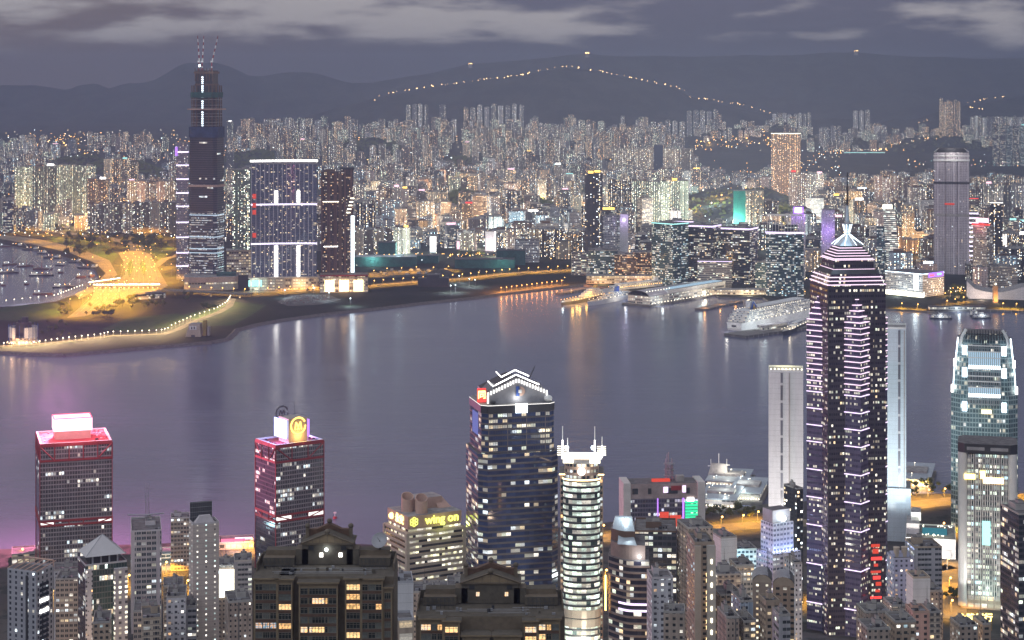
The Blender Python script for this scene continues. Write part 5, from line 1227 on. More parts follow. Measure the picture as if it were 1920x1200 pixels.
b = MB(); p1 = [(x * .86 - .6, y * .86 + 1.5) for x, y in pl]; b.prism(p1, H + .02, H + 9, bpy.data.materials['brown_spandrel'], ROOF); p2 = [(x * .6 - 3.5, y * .6 + 4) for x, y in pl]; b.prism(p2, H + 9.02, H + 16, BROWN, ROOF); b.build('stepped_crown', r)
b = MB(); b.prism([(x * .92, y * .92) for x, y in p2], H + 16.02, H + 22, ROOFG, ROOFG, [(x * .7 - 1, y * .35 + 6) for x, y in p2]); b.build('glass_roof', r)
b = MB(); b.face([(-W * .28, -D * .34, H + 9.1), (W * .2, -D * .44, H + 9.1), (W * .12, -D * .15, H + 13), (-W * .26, -D * .1, H + 13)], ROOFG); b.build('skylight', r)
b = MB(); b.sph((W * .26, -D * .42, H + 2.0), 1.0, E_FLOOD); b.build('flood_lamp', r); plight(r, (W * .26, -D * .6, H + 3), (.9, .95, 1), 3500, 1)
plight(r, (-W * .1, 2, H + 26), (.85, .95, 1), 5000, 2)
b = MB(); b.tube((-W / 2 - 2, -D * .1, H - 34), (-W / 2 - 2, -D * .1, H - 12), .5, E_SOD); b.build('neon_tube', r)
hk('flat_roof_office', 'dark glass office with a flat brown roof right of the curved brown tower', 'office building', 1190, 1190, 1268, 998, 1210, O_GLASS, D=36, mat=BROWN)
hk('weathered_apartment_block', 'weathered grey apartment tower with a tank-topped roof before the green screen', 'tower block', 1265, 1290, 1337, 992, 1190, F_PIPES, th=R(12), D=24)
r, W, D, H = hk('beige_window_column_tower', 'plain beige tower with one column of yellow windows and a grey stair shaft', 'tower block', 1274, 1302, 1340, 1020, 1000, F_SMALLB, th=R(4), D=26, mat=TAN)
b = MB(); b.box(W * .30, -D / 2 - 1.2, 0, W * .42, 3.4, H - .5, plain('beige_render', (.48, .43, .37), .8, var=.08), tm=CONC); b.build('stair_shaft', r)
b = MB(); b.box(-W * .34, -D / 2 - .5, 0, W * .32, 1.4, H - .8, plain('beige_render_warm', (.50, .40, .31), .8, var=.08), tm=CONC); b.build('blank_wall', r)
for k in range(16):
    b = MB(); z_ = H - 8 - k * 3.15; lit = k not in (0, 1, 2, 13)
    b.box(-W * .02 + 2.0, -D / 2 - .25, z_, 1.7, .5, 1.9, E_WARM if lit and k % 5 else GLASSD); b.build('window', r)
    b = MB(); b.box(-W * .08 - 2.4, -D / 2 - .25, z_, 2.4, .5, 2.1, GLASSD if k != 9 else E_CREAM); b.build('window', r)
    if k % 2 == 0:
        b = MB(); b.box(W * .30, -D / 2 - 3.1, z_ - 2, .8, .5, 2.4, E_CREAM); b.build('stair_window', r)
hk('blank_white_block', 'narrow blank beige block with few dark windows right of the curved brown tower', 'tower block', 1217, 1222, 1262, 1086, 960, F_SMALLW, th=R(5), D=16, mat=MAUVE)
hk('billboard_frame_block', 'small block with a rooftop frame left of the beige window-column tower', 'building', 1244, 1244, 1284, 1150, 900, F_SMALL, D=14)
hk('white_gable_block', 'white blank-walled block with lit side balconies right of the beige tower', 'building', 1345, 1352, 1382, 1010, 1290, F_PANEL, th=R(16), D=24)
r, W, D, H = hk('pale_teal_block', 'pale teal-lit office block behind the white blank-walled block', 'building', 1378, 1382, 1420, 1032, 1400, O_WHITE, th=R(8), D=22)
plight(r, (-W * .7, -D, 40), (.5, .9, 1), 30000, 3); plight(r, (W * .3, -D * 1.1, 8), (.9, 1, 1), 50000, 3)
# stepped white office with blue floodlight
Y0 = 1350; r, W, D, H = hbase('stepped_white_office', 'stepped white gridded office block floodlit blue-white from its terraces', 'office building', 1418, 1449, 1502, 1040, Y0, R(24))
b = MB(); b.prism(rect(W, D), 0, H, F_STEP, ROOF, cw=3); b.build('lower_wall', r)
H2 = PZ(985, Y0) - THK(Y0); H3 = PZ(962, Y0) - THK(Y0)
b = MB(); b.prism(rect(W * .72, D * .74, -W * .02, D * .06), H + .02, H2, F_STEP, ROOF, cw=3); b.build('upper_wall', r)
b = MB(); b.prism(rect(W * .62, D * .6, -W * .02, D * .1), H2 + .02, H3, GREYR, ROOF); b.build('plant_room', r)
for k in range(8): b = MB(); b.sph((-W * .42 + W * .8 * k / 7, -D * .42, H + 1.2), .7, E_COOL, 6, 4); b.build('flood_lamp', r)
b = MB(); b.sph((-W * .05, -D * .36, H2 + 3.2), 2.2, E_FLOOD); b.build('flood_lamp', r)
for k in (-.3, .05, .32): plight(r, (W * k, -D * .47, H + 2.5), (.45, .55, 1), 9000, 1)
plight(r, (-W * .05, -D * .5, H2 + 5), (.95, .97, 1), 12000, 1); plight(r, (-W * .58, 0, H + 3), (.45, .55, 1), 9000, 1)
slight(r, (-W * .6, -D * 1.4, 0), (-W * .1, -D * .3, H * .8), (.70, .78, 1), 420000, 80, 3)
hk('dark_slender_block', 'dark slender block with a red top panel left of the star-plan skyscraper', 'tower block', 1480, 1494, 1506, 918, 1420, R_DARK, th=R(25), D=18)
hk('white_slender_block', 'narrow white tower at the left foot of the star-plan skyscraper', 'tower block', 1484, 1490, 1504, 1058, 1150, F_SMALLW, th=R(15), D=16)
# arched-roof pair
def arch_tower(label, pxL, pxR, pyT, Y, fm):
    r, W, D, H = hbase('arched_roof_tower', label, 'tower block', pxL, pxL, pxR, pyT, Y, R(0), 16)
    b = MB(); b.prism(rect(W, D), 0, H, fm, ROOF, cw=5.0); n = 10
    for i in range(n):
        a0, a1 = pi - pi * i / n, pi - pi * (i + 1) / n
        p0, p1 = (W / 2 * cos(a0), H + W / 2 * .8 * sin(a0)), (W / 2 * cos(a1), H + W / 2 * .8 * sin(a1))
        b.face([(p0[0], -D / 2, H), (p1[0], -D / 2, H), (p1[0], -D / 2, p1[1]), (p0[0], -D / 2, p0[1])], TAN)
    b.build('wall', r)
    b = MB()
    for i in range(n):
        a0, a1 = pi - pi * i / n, pi - pi * (i + 1) / n; k = W / 2 + .3
        p0, p1 = (k * cos(a0), H + .2 + k * .8 * sin(a0)), (k * cos(a1), H + .2 + k * .8 * sin(a1))
        b.face([(p1[0], -D / 2 - .4, p1[1]), (p1[0], D / 2, p1[1]), (p0[0], D / 2, p0[1]), (p0[0], -D / 2 - .4, p0[1])], STEEL if i < 7 else DARK)
    b.build('arched_roof', r)
    b = MB(); b.tube((W * .3, 0, H + 3), (W * .3, 0, H + 16), .18, DARK); b.build('antenna', r)
    return r
arch_tower('brown tower with a barrel-arched roof and a column of round white lights', 1411, 1447, 1092, 985, F_ARCHD)
arch_tower('darker barrel-roofed tower touching the right side of the arched brown tower', 1449, 1489, 1098, 1020, F_SMALLB)
hk('tank_roof_block', 'narrow tan block with a dish and roof tank in front of the arched pair', 'tower block', 1428, 1436, 1462, 1130, 900, F_SMALLB, th=R(10), D=12, mat=TAN)
hk('tank_roof_block', 'pale green-grey block with square windows at the foot of the arched pair', 'tower block', 1456, 1460, 1482, 1156, 860, F_STRIP, th=R(6), D=12)
for a, m_, c_, t, y_, f, lb in ((1340, 1345, 1390, 1080, 1120, F_BALC, 'pale purple-grey apartment block with small lit windows right of the beige tower'), (1346, 1350, 1392, 1118, 1010, F_SMALLB, 'brown low block with orange lit balconies below the purple-grey block'),
        (1384, 1388, 1412, 1130, 960, R_BLUE, 'narrow blue-walled block with a roof dish left of the arched pair'), (1358, 1362, 1386, 1160, 900, F_PIPES, 'small tan block with tank roof at the bottom edge, right of the beige tower'), (1374, 1380, 1414, 1062, 1240, F_ROWS, 'cream old block with arched windows behind the arched pair'),
        (1390, 1394, 1418, 1168, 905, F_BALC, 'brick-red dim block at the bottom edge left of the arched pair')):
    hk('walk_up_block', lb, 'building', a, m_, c_, t, y_, f, th=R(8), D=18)
# right of the star-plan tower
r, W, D, H = hk('lavender_tower', 'lavender-grey apartment tower with small lit windows and two roof vents', 'tower block', 1670, 1676, 1714, 1050, 1150, fac('facade_lavender', (.38, .38, .52), (.05, .05, .07), cw=3.2, fh=3.0, ww=.40, wh=.45, ps=.36, cols=(COOL, AMBER, WHITE), st=2.2), th=R(4), D=16, tanks=False, mat=LAV)
b = MB()
for x_ in (-2.5, 2.5): b.cyl(x_, 0, H + .02, 1.5, 6, BEIGE, 10, 2.1)
b.box(0, 2, H + .02, 11, 6, 2.5, LAV); b.build('roof_vent', r)
hk('brown_stepped_tower', 'brown stepped office tower with teal window strips right of the lavender tower', 'tower block', 1708, 1714, 1766, 1028, 1180, F_STRIP, th=R(3), D=22, mat=TAN)
r, W, D, H = hk('plain_beige_tower', 'plain beige blank-faced tower in front of the brown stepped tower', 'tower block', 1706, 1712, 1744, 1085, 1060, F_PANEL, th=R(4), D=14, mat=BEIGE)
hk('pink_lit_tower', 'thin pink-lit apartment tower with an orange lamp on top near the bottom right', 'tower block', 1708, 1712, 1743, 1150, 950, fac('facade_salmon', (.58, .34, .27), (.06, .05, .05), cw=3.6, fh=3.0, ww=.36, wh=.5, ps=.12, cols=(COOL, WARM), st=2), th=R(4), D=14, tanks=True, mat=PINKC)
plight(None, (PX(1700, 900), 905, PZ(1190, 905)), (1, .6, .42), 9000, 2)
for a, m_, c_, t, y_, f, lb in ((1618, 1622, 1670, 1150, 980, F_PIPES, 'dark-roofed block wrapped with green netting at the foot of the star-plan skyscraper'), (1622, 1626, 1668, 1182, 880, F_SMALL, 'low dark block at the bottom edge below the star-plan skyscraper'),
        (1668, 1672, 1700, 1138, 1010, F_BALC, 'small tan block with roof stairs below the lavender tower'), (1672, 1678, 1718, 1168, 900, F_SMALLB, 'low tan block with cluttered roof left of the pink-lit tower'),
        (1742, 1744, 1768, 1110, 1100, F_PIPES, 'narrow pale back block with pipes right of the plain beige tower'), (1740, 1742, 1764, 1150, 1000, F_BALC, 'narrow stained block with balconies right of the pink-lit tower'),
        (1797, 1800, 1834, 1176, 1010, F_SMALL, 'low block with sloping dark roof under the golden characters'), (1838, 1842, 1858, 1172, 1040, F_SMALLB, 'yellow-lit narrow block at the right end of the golden characters')):
    hk('walk_up_block', lb, 'building', a, m_, c_, t, y_, f, th=R(6), D=16)
hk('edge_dark_tower', 'dark glass tower cut by the right edge with a pale roof canopy', 'office tower', 1902, 1910, 1975, 966, 1240, O_GLASS, th=R(8), D=30)
# golden rooftop characters
Ys = 1060; r = thing('rooftop_sign', 'row of four glowing golden characters on a frame before the pillared bank', 'sign', (PX(1828, Ys), Ys, PZ(1169, Ys)), 0)
t = textmesh('永隆銀行', 5.0, E_GOLDT, .5); place_text(t, r, (0, -.5, 3.2), 'front', 'lettering')
b = MB()
for k in range(8): b.tube((-9.5 + 19 * k / 7, 0, -4), (-9.5 + 19 * k / 7, 0, 6), .12, GOLDM)
b.tube((-9.5, 0, 0), (9.5, 0, 0), .15, GOLDM); b.tube((-9.5, 0, 6), (9.5, 0, 6), .15, GOLDM); b.build('frame', r)
plight(r, (0, -5, 2), (1, .75, .25), 1800, 1)
# mall and pool deck right of the white towers
r, W, D, H = hk('white_mall_block', 'white mall block with large grey louvres and a lit rooftop pool garden', 'shopping mall', 1698, 1698, 1792, 1012, 1560, F_PANEL, D=52, tanks=False, mat=WHITEP)
b = MB()
for k in range(3): b.box(-W * .1 + k * W * .22, -D / 2 - .3, H - 22, W * .17, .5, 14, STEEL)
b.build('louvre', r)
b = MB(); b.box(W * .08, 2, H + .02, W * .5, 20, 1.2, E_POOL); b.build('pool', r)
b = MB()
for k in range(26): b.sph((W * rg.uniform(-.25, .47), rg.choice((-15, -13, 16, 19)) + rg.uniform(-2, 2), H + 1.4), .5, E_CREAM, 5, 4)
b.build('garden_lamp', r)
b = MB(); b.box(-W * .36, 6, H + .02, W * .26, 30, 9, F_PANEL, tm=ROOFL, cw=4.5); b.box(-W * .30, 12, H + 9.03, W * .2, 20, 7, WHITEP, tm=ROOFL); b.build('stair_house', r)
plight(r, (W * .1, -8, H + 9), (.9, 1, .7), 9000, 2); slight(r, (0, -80, 4), (0, -30, H * .7), (1, .95, .85), 300000, 90, 3)

# ---------------------------------------------------------------- two near apartment towers
CREAMT = plain('cream_tile', (.24, .18, .112), .7, var=.14, sc=.5); TAUPE = plain('taupe_tile', (.14, .108, .076), .75, var=.16, sc=.5); SPAN = plain('brown_spandrel_tile', (.11, .062, .042), .7, var=.2, sc=.6); GREYP = plain('grey_roof_wall', (.095, .080, .062), .85, var=.2, sc=.4)
FRAME = plain('window_frame', (.17, .155, .13), .5); WG = plain('window_glass', (.030, .036, .036), .12, var=.4, sc=.4, spec=.6); CURT_ = plain('window_curtain', (.14, .15, .14), .8, var=.2, sc=1.5)
def roommat(nm, col, st):
    m = bpy.data.materials.new(nm); m.use_nodes = True; g = NT(m.node_tree); co = g.node('ShaderNodeTexCoord').outputs['Object']
    n = g.noise(co, 1.4, 3.0, .6)[0]; e = g.node('ShaderNodeEmission'); g.put(e.inputs[0], g.mix(g.mr(n, .4, .6), col, (1, .5, .2)))
    g.put(e.inputs[1], g.mr(n, .3, .7, st * .35, st * 1.4)); g.l.new(e.outputs[0], g.node('ShaderNodeOutputMaterial').inputs[0]); m.cycles.emission_sampling = 'NONE'; return m
RM = [roommat('lit_room_yellow', (1, .82, .42), 1.5), roommat('lit_room_orange', (1, .62, .25), 1.2), roommat('lit_room_blue', (.45, .75, 1.0), .9), roommat('lit_room_white', (1, .92, .75), 1.4)]
def win(root, x, y, z, w_, h_, mat, nm=3, name='window'):
    b = MB()
    for k in range(nm + 1): b.box(x - w_ / 2 + w_ * k / nm, y, z, .13, .2, h_, FRAME, bottom=False)
    b.box(x, y - .01, z + h_, w_ + .2, .24, .14, FRAME); b.box(x, y - .01, z - .14, w_ + .2, .24, .14, FRAME); b.box(x, y - .005, z + h_ * .68, w_, .2, .09, FRAME)
    o = b.build(name, root)
    b = MB(); b.box(x, y + .12, z, w_, .1, h_, mat); b.build('pane', o)
    return o
def crown(r, sw, z0, zt, sc=1.0):
    """tall plant-room block with a pedimented roof and stone balls; centre at local (0, dy)"""
    dy = 9.0; h = zt
    b = MB(); b.box(0, dy, z0, sw, 10, h, GREYP); b.box(0, dy, z0 + h, sw + .9, 11, .5, TAUPE, tm=GREYP); b.build('plant_room', r)
    b = MB(); y0 = dy - 5.3; zz = z0 + h + .5
    b.face([(-sw * .44, y0, zz), (sw * .44, y0, zz), (0, y0, zz + 2.9)], CREAMT)
    b.face([(sw * .44, dy + 5, zz), (-sw * .44, dy + 5, zz), (0, dy + 5, zz + 2.9)], CREAMT)
    b.face([(-sw * .5, y0 - .4, zz - .1), (0, y0 - .4, zz + 3.2), (0, dy + 5.3, zz + 3.2), (-sw * .5, dy + 5.3, zz - .1)][::-1], GREYP); b.face([(0, y0 - .4, zz + 3.2), (sw * .5, y0 - .4, zz - .1), (sw * .5, dy + 5.3, zz - .1), (0, dy + 5.3, zz + 3.2)][::-1], GREYP)
    b.tube((-sw * .5, y0 - .3, zz), (0, y0 - .3, zz + 3.25), .22, TAUPE); b.tube((0, y0 - .3, zz + 3.25), (sw * .5, y0 - .3, zz), .22, TAUPE)
    for k in range(1, 6): b.box(-sw * .44 + sw * .88 * k / 6, y0 - .06, zz, .12, .12, 2.9 * (1 - abs(k - 3) / 3) + .01, TAUPE)
    b.box(0, dy + 2.2, zz, sw * .82, 2, 2.9, SPAN); b.prism(rect(sw * .5, 2.6, 0, dy + 2.2), zz + 2.9, zz + 4.7, SPAN, GREYP, rect(.6, 2.6, 0, dy + 2.2)); b.build('pediment', r)
    b = MB()
    for x_ in (-sw * .43, sw * .43): b.box(x_, dy + 1.0, zz, 1.1, 1.6, 3.4, TAUPE)
    b.build('corner_post', r)
    for x_, y_, z_, rr in ((-sw * .43, dy + 1, zz + 4.1, .88), (sw * .43, dy + 1, zz + 4.1, .88), (0, dy + 2.2, zz + 5.4, .88), (0, y0 - .3, zz + 3.7, .92)):
        b = MB(); b.sph((x_, y_, z_), rr, plain('stone_ball', (.13, .105, .08), .8) if 'stone_ball' not in bpy.data.materials else bpy.data.materials['stone_ball'], 14, 9); b.build('stone_ball', r, smooth=True)
def apartments(label, pxL, pxR, pyC, Y, bays, lits, sw, ph, seed, nfl=9):
    zb = THK(Y); s = Y / F; X0 = PX((pxL + pxR) / 2, Y); W = (pxR - pxL) * s; H = PZ(pyC, Y) - zb
    r = thing('near_apartment_tower', label, 'tower block', (X0, Y + 12, zb)); rg = random.Random(seed); D = 24
    b = MB(); b.box(0, 1.2, 0, W - 1, D - 2, H - .2, TAUPE, tm=GREYP); b.build('core', r)
    fh = 3.02
    for (x0, x1, proj, drop, wins) in bays:
        xa, xb = (x0 - (pxL + pxR) / 2) * s, (x1 - (pxL + pxR) / 2) * s; xc = (xa + xb) / 2; yf = -D / 2 - proj; h = H - drop
        b = MB(); b.box(xc, yf / 2, 0, xb - xa, -yf, h, CREAMT, tm=GREYP); b.build('bay', r)
        b = MB(); b.box(xc, yf - .25 + 1.5, h - .1, xb - xa + 1.2, 4.2, .5, CREAMT, tm=GREYP); b.box(xc, yf + 1.4, h - .55, xb - xa + .6, 3.5, .45, CREAMT); b.build('cornice', r)
        b = MB()
        for k in range(nfl):
            z_ = h - 3.6 - k * fh - .95; b.box(xc, yf - .10, z_, xb - xa - .4, .24, .85, SPAN)
        for u in (xa + .15, xb - .15): b.box(u, yf - .16, 0, .4, .36, h - .6, CREAMT)
        b.build('spandrel', r)
        for k in range(nfl - 1):
            z_ = h - 3.5 - k * fh
            for (u, w_, nm) in wins:
                key = (x0, k, u); mat = lits.get(key) or (WG if rg.random() < .72 else CURT_)
                win(r, xa + (xb - xa) * u, yf - .12, z_, (xb - xa) * w_, 1.75, mat, nm)
    roof = MB()
    roof.box(0, D / 2 - 1.2, H, W - 2, .4, 2.6, GREYP); roof.box(-W / 2 + .9, 3, H, .4, D * .55, 2.4, TAUPE); roof.box(W / 2 - .9, 3, H, .4, D * .55, 2.4, TAUPE); roof.build('parapet', r)
    for sgn in (-1, 1):
        b = MB(); b.box(sgn * W * .34, 5, H + .02, W * .22, 6, 2.7, GREYP, tm=TAUPE); b.box(sgn * W * .30, 8, H + 2.73, W * .28, 5, 1.6, TAUPE, tm=GREYP)
        b.prism([(sgn * sw * .5 - 2, 4), (sgn * sw * .5 + 2, 4), (sgn * sw * .5 + 2, 10), (sgn * sw * .5 - 2, 10)], H + .03, H + 5.0, GREYP, TAUPE); b.build('roof_wing', r)
    for sgn in (-1, 1):
        b = MB()
        for k in range(7):
            x_ = sgn * (W * .25 + k * W * .028); b.tube((x_, -2, H), (x_, -2, H + 3.6), .07, DARK); b.tube((x_, -2, H + 3.6), (x_ + .9, -2, H + .4), .05, DARK)
        for z_ in (1.2, 2.4, 3.6): b.tube((sgn * W * .25, -2, H + z_), (sgn * W * .43, -2, H + z_), .07, DARK)
        b.build('roof_trellis', r)
    crown(r, sw, H, ph)
    for x_ in ((-.12, .26) if seed == 1 else (-.22, .27)):
        b = MB(); b.box(x_ * sw, 3.85, H + ph * .38, 1.1, .2, 1.3, RM[3] if seed != 1 else E_WHITE); b.box(x_ * sw, 3.8, H + ph * .38, .08, .3, 1.3, FRAME); b.build('plant_window', r)
    b = MB()
    for x_ in (-.32, .32): b.box(x_ * sw, 3.88, H + ph * .72, 1.7, .2, 1.3, DARK)
    b.build('vent', r)
    for k in range(14):
        b = MB(); b.box(rg.uniform(-.46, .46) * W, rg.uniform(-9, 0), H + .03, rg.uniform(.5, 1.3), rg.uniform(.5, 1.1), rg.uniform(.5, 1.2), rg.choice((STEEL, DARK, GREYP))); b.build('cooling_unit', r)
    for k in range(4): b = MB(); b.tube((rg.uniform(-.45, .2) * W, -8 + k * 2, H + .4), (rg.uniform(.2, .45) * W, -8 + k * 2, H + .4), .07, STEEL); b.build('pipe', r)
    return r, W, D, H
three = [(.17, .26, 2), (.5, .26, 2), (.8, .2, 2)]
y, o_, bl, wh = RM
r, W, D, H = apartments('cream-tiled near apartment tower with stone balls and a dish, left of the two', 469, 740, 1083, 590,
    [(478, 521, 1.4, 0, [(.20, .30, 2), (.52, .28, 3), (.83, .28, 2)]), (521, 549, 1.4, .2, [(.52, .84, 4)]), (562, 634, 1.8, 1.2, [(.13, .18, 2), (.30, .07, 1), (.50, .32, 4), (.71, .06, 1), (.87, .20, 2)]),
     (648, 678, 1.4, 0, [(.5, .84, 4)]), (678, 718, 1.4, .1, [(.17, .26, 2), (.5, .32, 2), (.83, .3, 2)]), (719, 735, .6, 3.0, [(.5, .74, 3)])],
    {(521, 2, .52): y, (521, 4, .52): o_, (562, 1, .50): wh, (562, 1, .71): o_, (562, 4, .13): wh, (562, 4, .50): y, (562, 4, .30): wh, (648, 0, .5): y, (648, 1, .5): o_, (648, 2, .5): o_, (648, 5, .5): y, (678, 2, .83): o_, (478, 4, .20): bl, (478, 4, .83): bl, (478, 4, .52): bl}, 16.5, 6.6, 1)
b = MB(); n = 18
dc = Vector((W * .37, 6, H + 7.2)); ax = Vector((-.25, -.75, .55)).normalized(); u_ = ax.orthogonal().normalized(); v_ = ax.cross(u_)
for j in range(4):
    r0, r1 = 2.7 * j / 4, 2.7 * (j + 1) / 4
    for i in range(n):
        a0, a1 = 2 * pi * i / n, 2 * pi * (i + 1) / n
        P = lambda a, q: dc + (u_ * cos(a) + v_ * sin(a)) * q + ax * (q * q * .09)
        f = [P(a0, r0), P(a0, r1), P(a1, r1), P(a1, r0)]
        b.face(f if j else f[:3], STEEL)
b.tube(dc, dc + Vector((0, 1, -4)), .25, DARK); b.tube(dc, dc + ax * 2.6, .08, DARK); b.build('dish_antenna', r)
b = MB(); b.sph((W * -.015 + .4, 3.3, H + 5.0), .55, E_FLOOD, 10, 6); b.build('flood_lamp', r); plight(r, (.2, 2.2, H + 5), (.9, .97, 1), 130, .3)
r, W, D, H = apartments('darker near apartment tower with pedimented roof block and stone balls, right of the two', 776, 1062, 1158, 590,
    [(788, 832, 1.4, 0, [(.25, .42, 3), (.60, .2, 2), (.84, .2, 2)]), (832, 862, 2.6, .4, [(.5, .8, 3)]), (868, 918, 4.5, 4.4, [(.5, .8, 4)]), (926, 976, 4.5, 4.4, [(.5, .8, 4)]), (982, 1008, 2.6, .4, [(.5, .8, 3)]), (1008, 1050, 1.4, 0, [(.2, .3, 2), (.5, .2, 2), (.8, .3, 2)])],
    {(788, 0, .25): wh, (788, 0, .84): o_, (832, 0, .5): y, (982, 0, .5): wh, (982, 1, .5): y, (1008, 0, .2): wh, (1008, 0, .5): o_, (1008, 1, .2): y}, 19.0, 6.4, 2)
# ---------------------------------------------------------------- west reclamation: roads, toll plaza, small buildings
sheet('toll_plaza', pxp([(125, 596), (171, 561), (177, 541), (217, 527), (235, 515), (232, 492), (222, 474), (250, 468), (282, 476), (295, 502), (315, 536), (300, 543), (262, 560), (212, 573), (160, 593)], KG), ROADC, KG + .05)
strip('highway', [(252, 474), (258, 464), (240, 455), (200, 446), (150, 440), (80, 432), (0, 428)], 34, ROADC, KG, .06)
strip('slip_road', [(290, 500), (310, 485), (330, 480), (345, 470)], 18, ROADC, KG, .065)
strip('waterfront_road', [(436, 560), (430, 574), (412, 585), (366, 602), (332, 618), (308, 626), (250, 628), (200, 630), (150, 637), (60, 646), (0, 649)], 13, ROADC, KG, .07)
strip('front_road', [(430, 549), (560, 545), (640, 541), (720, 533), (800, 527), (870, 522), (960, 512), (1090, 505)], 24, ROADC, KG, .075)
sheet('yard', pxp([(690, 512), (800, 503), (870, 505), (790, 518), (700, 522)], KG), EARTH, KG + .04)
sheet('car_park', pxp([(520, 566), (545, 553), (615, 552), (640, 562), (600, 571), (540, 574)], KG), ASPH, KG + .045)
sheet('lawn', pxp([(345, 590), (440, 566), (500, 572), (470, 592), (436, 610), (380, 612)], KG), GRASSM, KG + .03)
sheet('lawn', pxp([(0, 578), (60, 570), (112, 568), (118, 592), (60, 604), (0, 600)], KG), GRASSM, KG + .035)
sheet('lawn', pxp([(190, 618), (240, 596), (330, 588), (360, 594), (320, 612), (250, 624)], KG), GRASSM, KG + .032)
sheet('quay', pxp([(140, 552), (180, 532), (198, 512), (180, 494), (130, 474), (60, 458), (0, 448), (0, 440), (70, 448), (150, 466), (205, 488), (220, 515), (196, 536), (150, 560)], KG), ROADC, KG + .055)
o = strip('elevated_road', [(298, 543), (360, 545), (430, 549), (470, 551)], 22, ROADC, KG + 9, 0, True); tag(o, 'orange-lit elevated road running right from the toll plaza under the dark skyscraper', 'bridge')
# toll canopy
X, Yq, _ = G(238, 541); Lc = (300 - 176) * Yq / F
r = thing('toll_canopy', 'long white-lit toll booth canopy across the orange highway', 'toll canopy', (X, Yq, KG), R(3))
b = MB(); b.box(0, 0, 6.5, Lc, 16, 1.4, WHITEP); b.build('roof', r)
b = MB()
for k in range(24): b.box(-Lc / 2 + Lc * (k + .5) / 24, -7, 7.95, Lc / 30, 1.2, 2.0, E_WHITE if k % 4 else E_WARM)
b.build('light_row', r)
b = MB()
for k in range(14): b.box(-Lc / 2 + Lc * (k + .5) / 14, 0, 0, 2.4, 9, 3.2, F_LOWW, cw=5); b.box(-Lc / 2 + Lc * (k + .5) / 14, 6, 0, .8, .8, 6.5, STEEL)
b.build('booth', r)
for k in range(5): plight(r, (-Lc / 2 + Lc * (k + .5) / 5, -14, 6), (1, .74, .38), 9000, 2)
X, Yq, _ = G(196, 531); r = thing('lit_walkway', 'white glowing covered walkway slanting up to the toll canopy', 'walkway', (X, Yq, KG), R(62))
b = MB(); b.box(0, 0, 5, 95, 7, .8, WHITEP); b.build('roof', r)
b = MB(); b.box(0, 0, 5.85, 92, 3.4, .8, E_WHITE); b.build('light_row', r)
b = MB(); 
for k in range(6): b.box(-44 + k * 17.6, 0, 0, 1, 1, 5, STEEL)
b.build('post', r)
# terminus building with a curved roof
X, Yq, _ = G(278, 560); r = thing('control_building', 'long low dark curved-roof building beside the toll plaza', 'building', (X, Yq, KG), R(38))
b = MB(); b.box(0, 0, 0, 62, 17, 8, F_TERM, tm=ROOF, cw=4); b.cyl(-31, 0, 0, 8.5, 8, F_TERM, 14, tm=ROOF, cw=4); b.build('wall', r)
b = MB(); b.box(2, 0, 8.05, 60, 19, 2, DARK, tm=ROOF); b.cyl(-30, 0, 8.05, 9.6, 2, DARK, 14, tm=ROOF); b.box(8, 0, 10.1, 34, 8, 2.4, STEEL); b.build('roof', r)
# round ventilation building on the point
X, Yq, _ = G(48, 640); r = thing('round_vent_building', 'round white-panelled ventilation building with blue frame on the dark point', 'building', (X, Yq - 14, KG))
b = MB(); b.cyl(0, 0, 0, 21, 9, F_LOWW, 20, cw=4); b.cyl(0, 0, 9.01, 20, 3, GLASSD, 20); b.build('base', r)
b = MB()
for k in range(20):
    if k in (14, 15): continue
    a0, a1 = 2 * pi * k / 20, 2 * pi * (k + 1) / 20
    P = lambda a, z, q: (q * cos(a), q * sin(a), z)
    b.face([P(a0, 9, 22), P(a1, 9, 22), P(a1, 25, 22), P(a0, 25, 22)], WHITEP); b.face([P(a0, 25, 22), P(a1, 25, 22), P(a1, 25, 20), P(a0, 25, 20)], STEEL); b.face([P(a1, 9, 20), P(a0, 9, 20), P(a0, 25, 20), P(a1, 25, 20)], WHITEP)
b.build('white_panel', r)
b = MB(); b.cyl(0, 3, 9, 13, 22, DARK, 14, 12); b.cyl(2, 3, 31, 6, 8, HULLD, 12, 5)
for k in range(3): b.cyl(-6 + k * 5, 0, 28, 2.4, 7, HULLD, 10)
b.build('vent_stack', r)
b = MB()
for k in range(20):
    a = 2 * pi * k / 20; b.tube((22.3 * cos(a), 22.3 * sin(a), 0), (22.3 * cos(a), 22.3 * sin(a), 29), .3, BLUEP)
b.build('blue_frame', r)
b = MB()
for k in range(9):
    a = pi + pi * k / 8; b.sph((24 * cos(a), 24 * sin(a), 1.2), .8, E_WARM, 6, 4)
b.build('base_lamp', r); plight(r, (-8, -36, 5), (1, .55, .25), 30000, 2); plight(r, (14, -34, 5), (1, .6, .3), 24000, 2)
X, Yq, _ = G(364, 630); r = thing('slanted_vent_building', 'small grey sloping-walled ventilation building by the sea wall', 'building', (X, Yq, KG))
b = MB(); b.prism(rect(24, 20), 0, 20, BEIGE, ROOFL, rect(17, 20, 2)); b.build('wall', r)
b = MB(); b.box(0, -10.3, 11, 11, .6, 6, WHITEP); b.box(-2, -10.7, 12, 1.8, .4, 4, DARK); b.box(2, -10.7, 12, 1.8, .4, 4, DARK); b.box(0, -10.3, 0, 6, .6, 3, DARK); b.build('louvre', r)
b = MB(); b.box(16, 8, 0, 5, 14, 24, plain('ochre_wall', (.34, .24, .06), .8)); b.box(22, 8, 0, 3, 12, 14, CONC); b.build('side_wall', r)
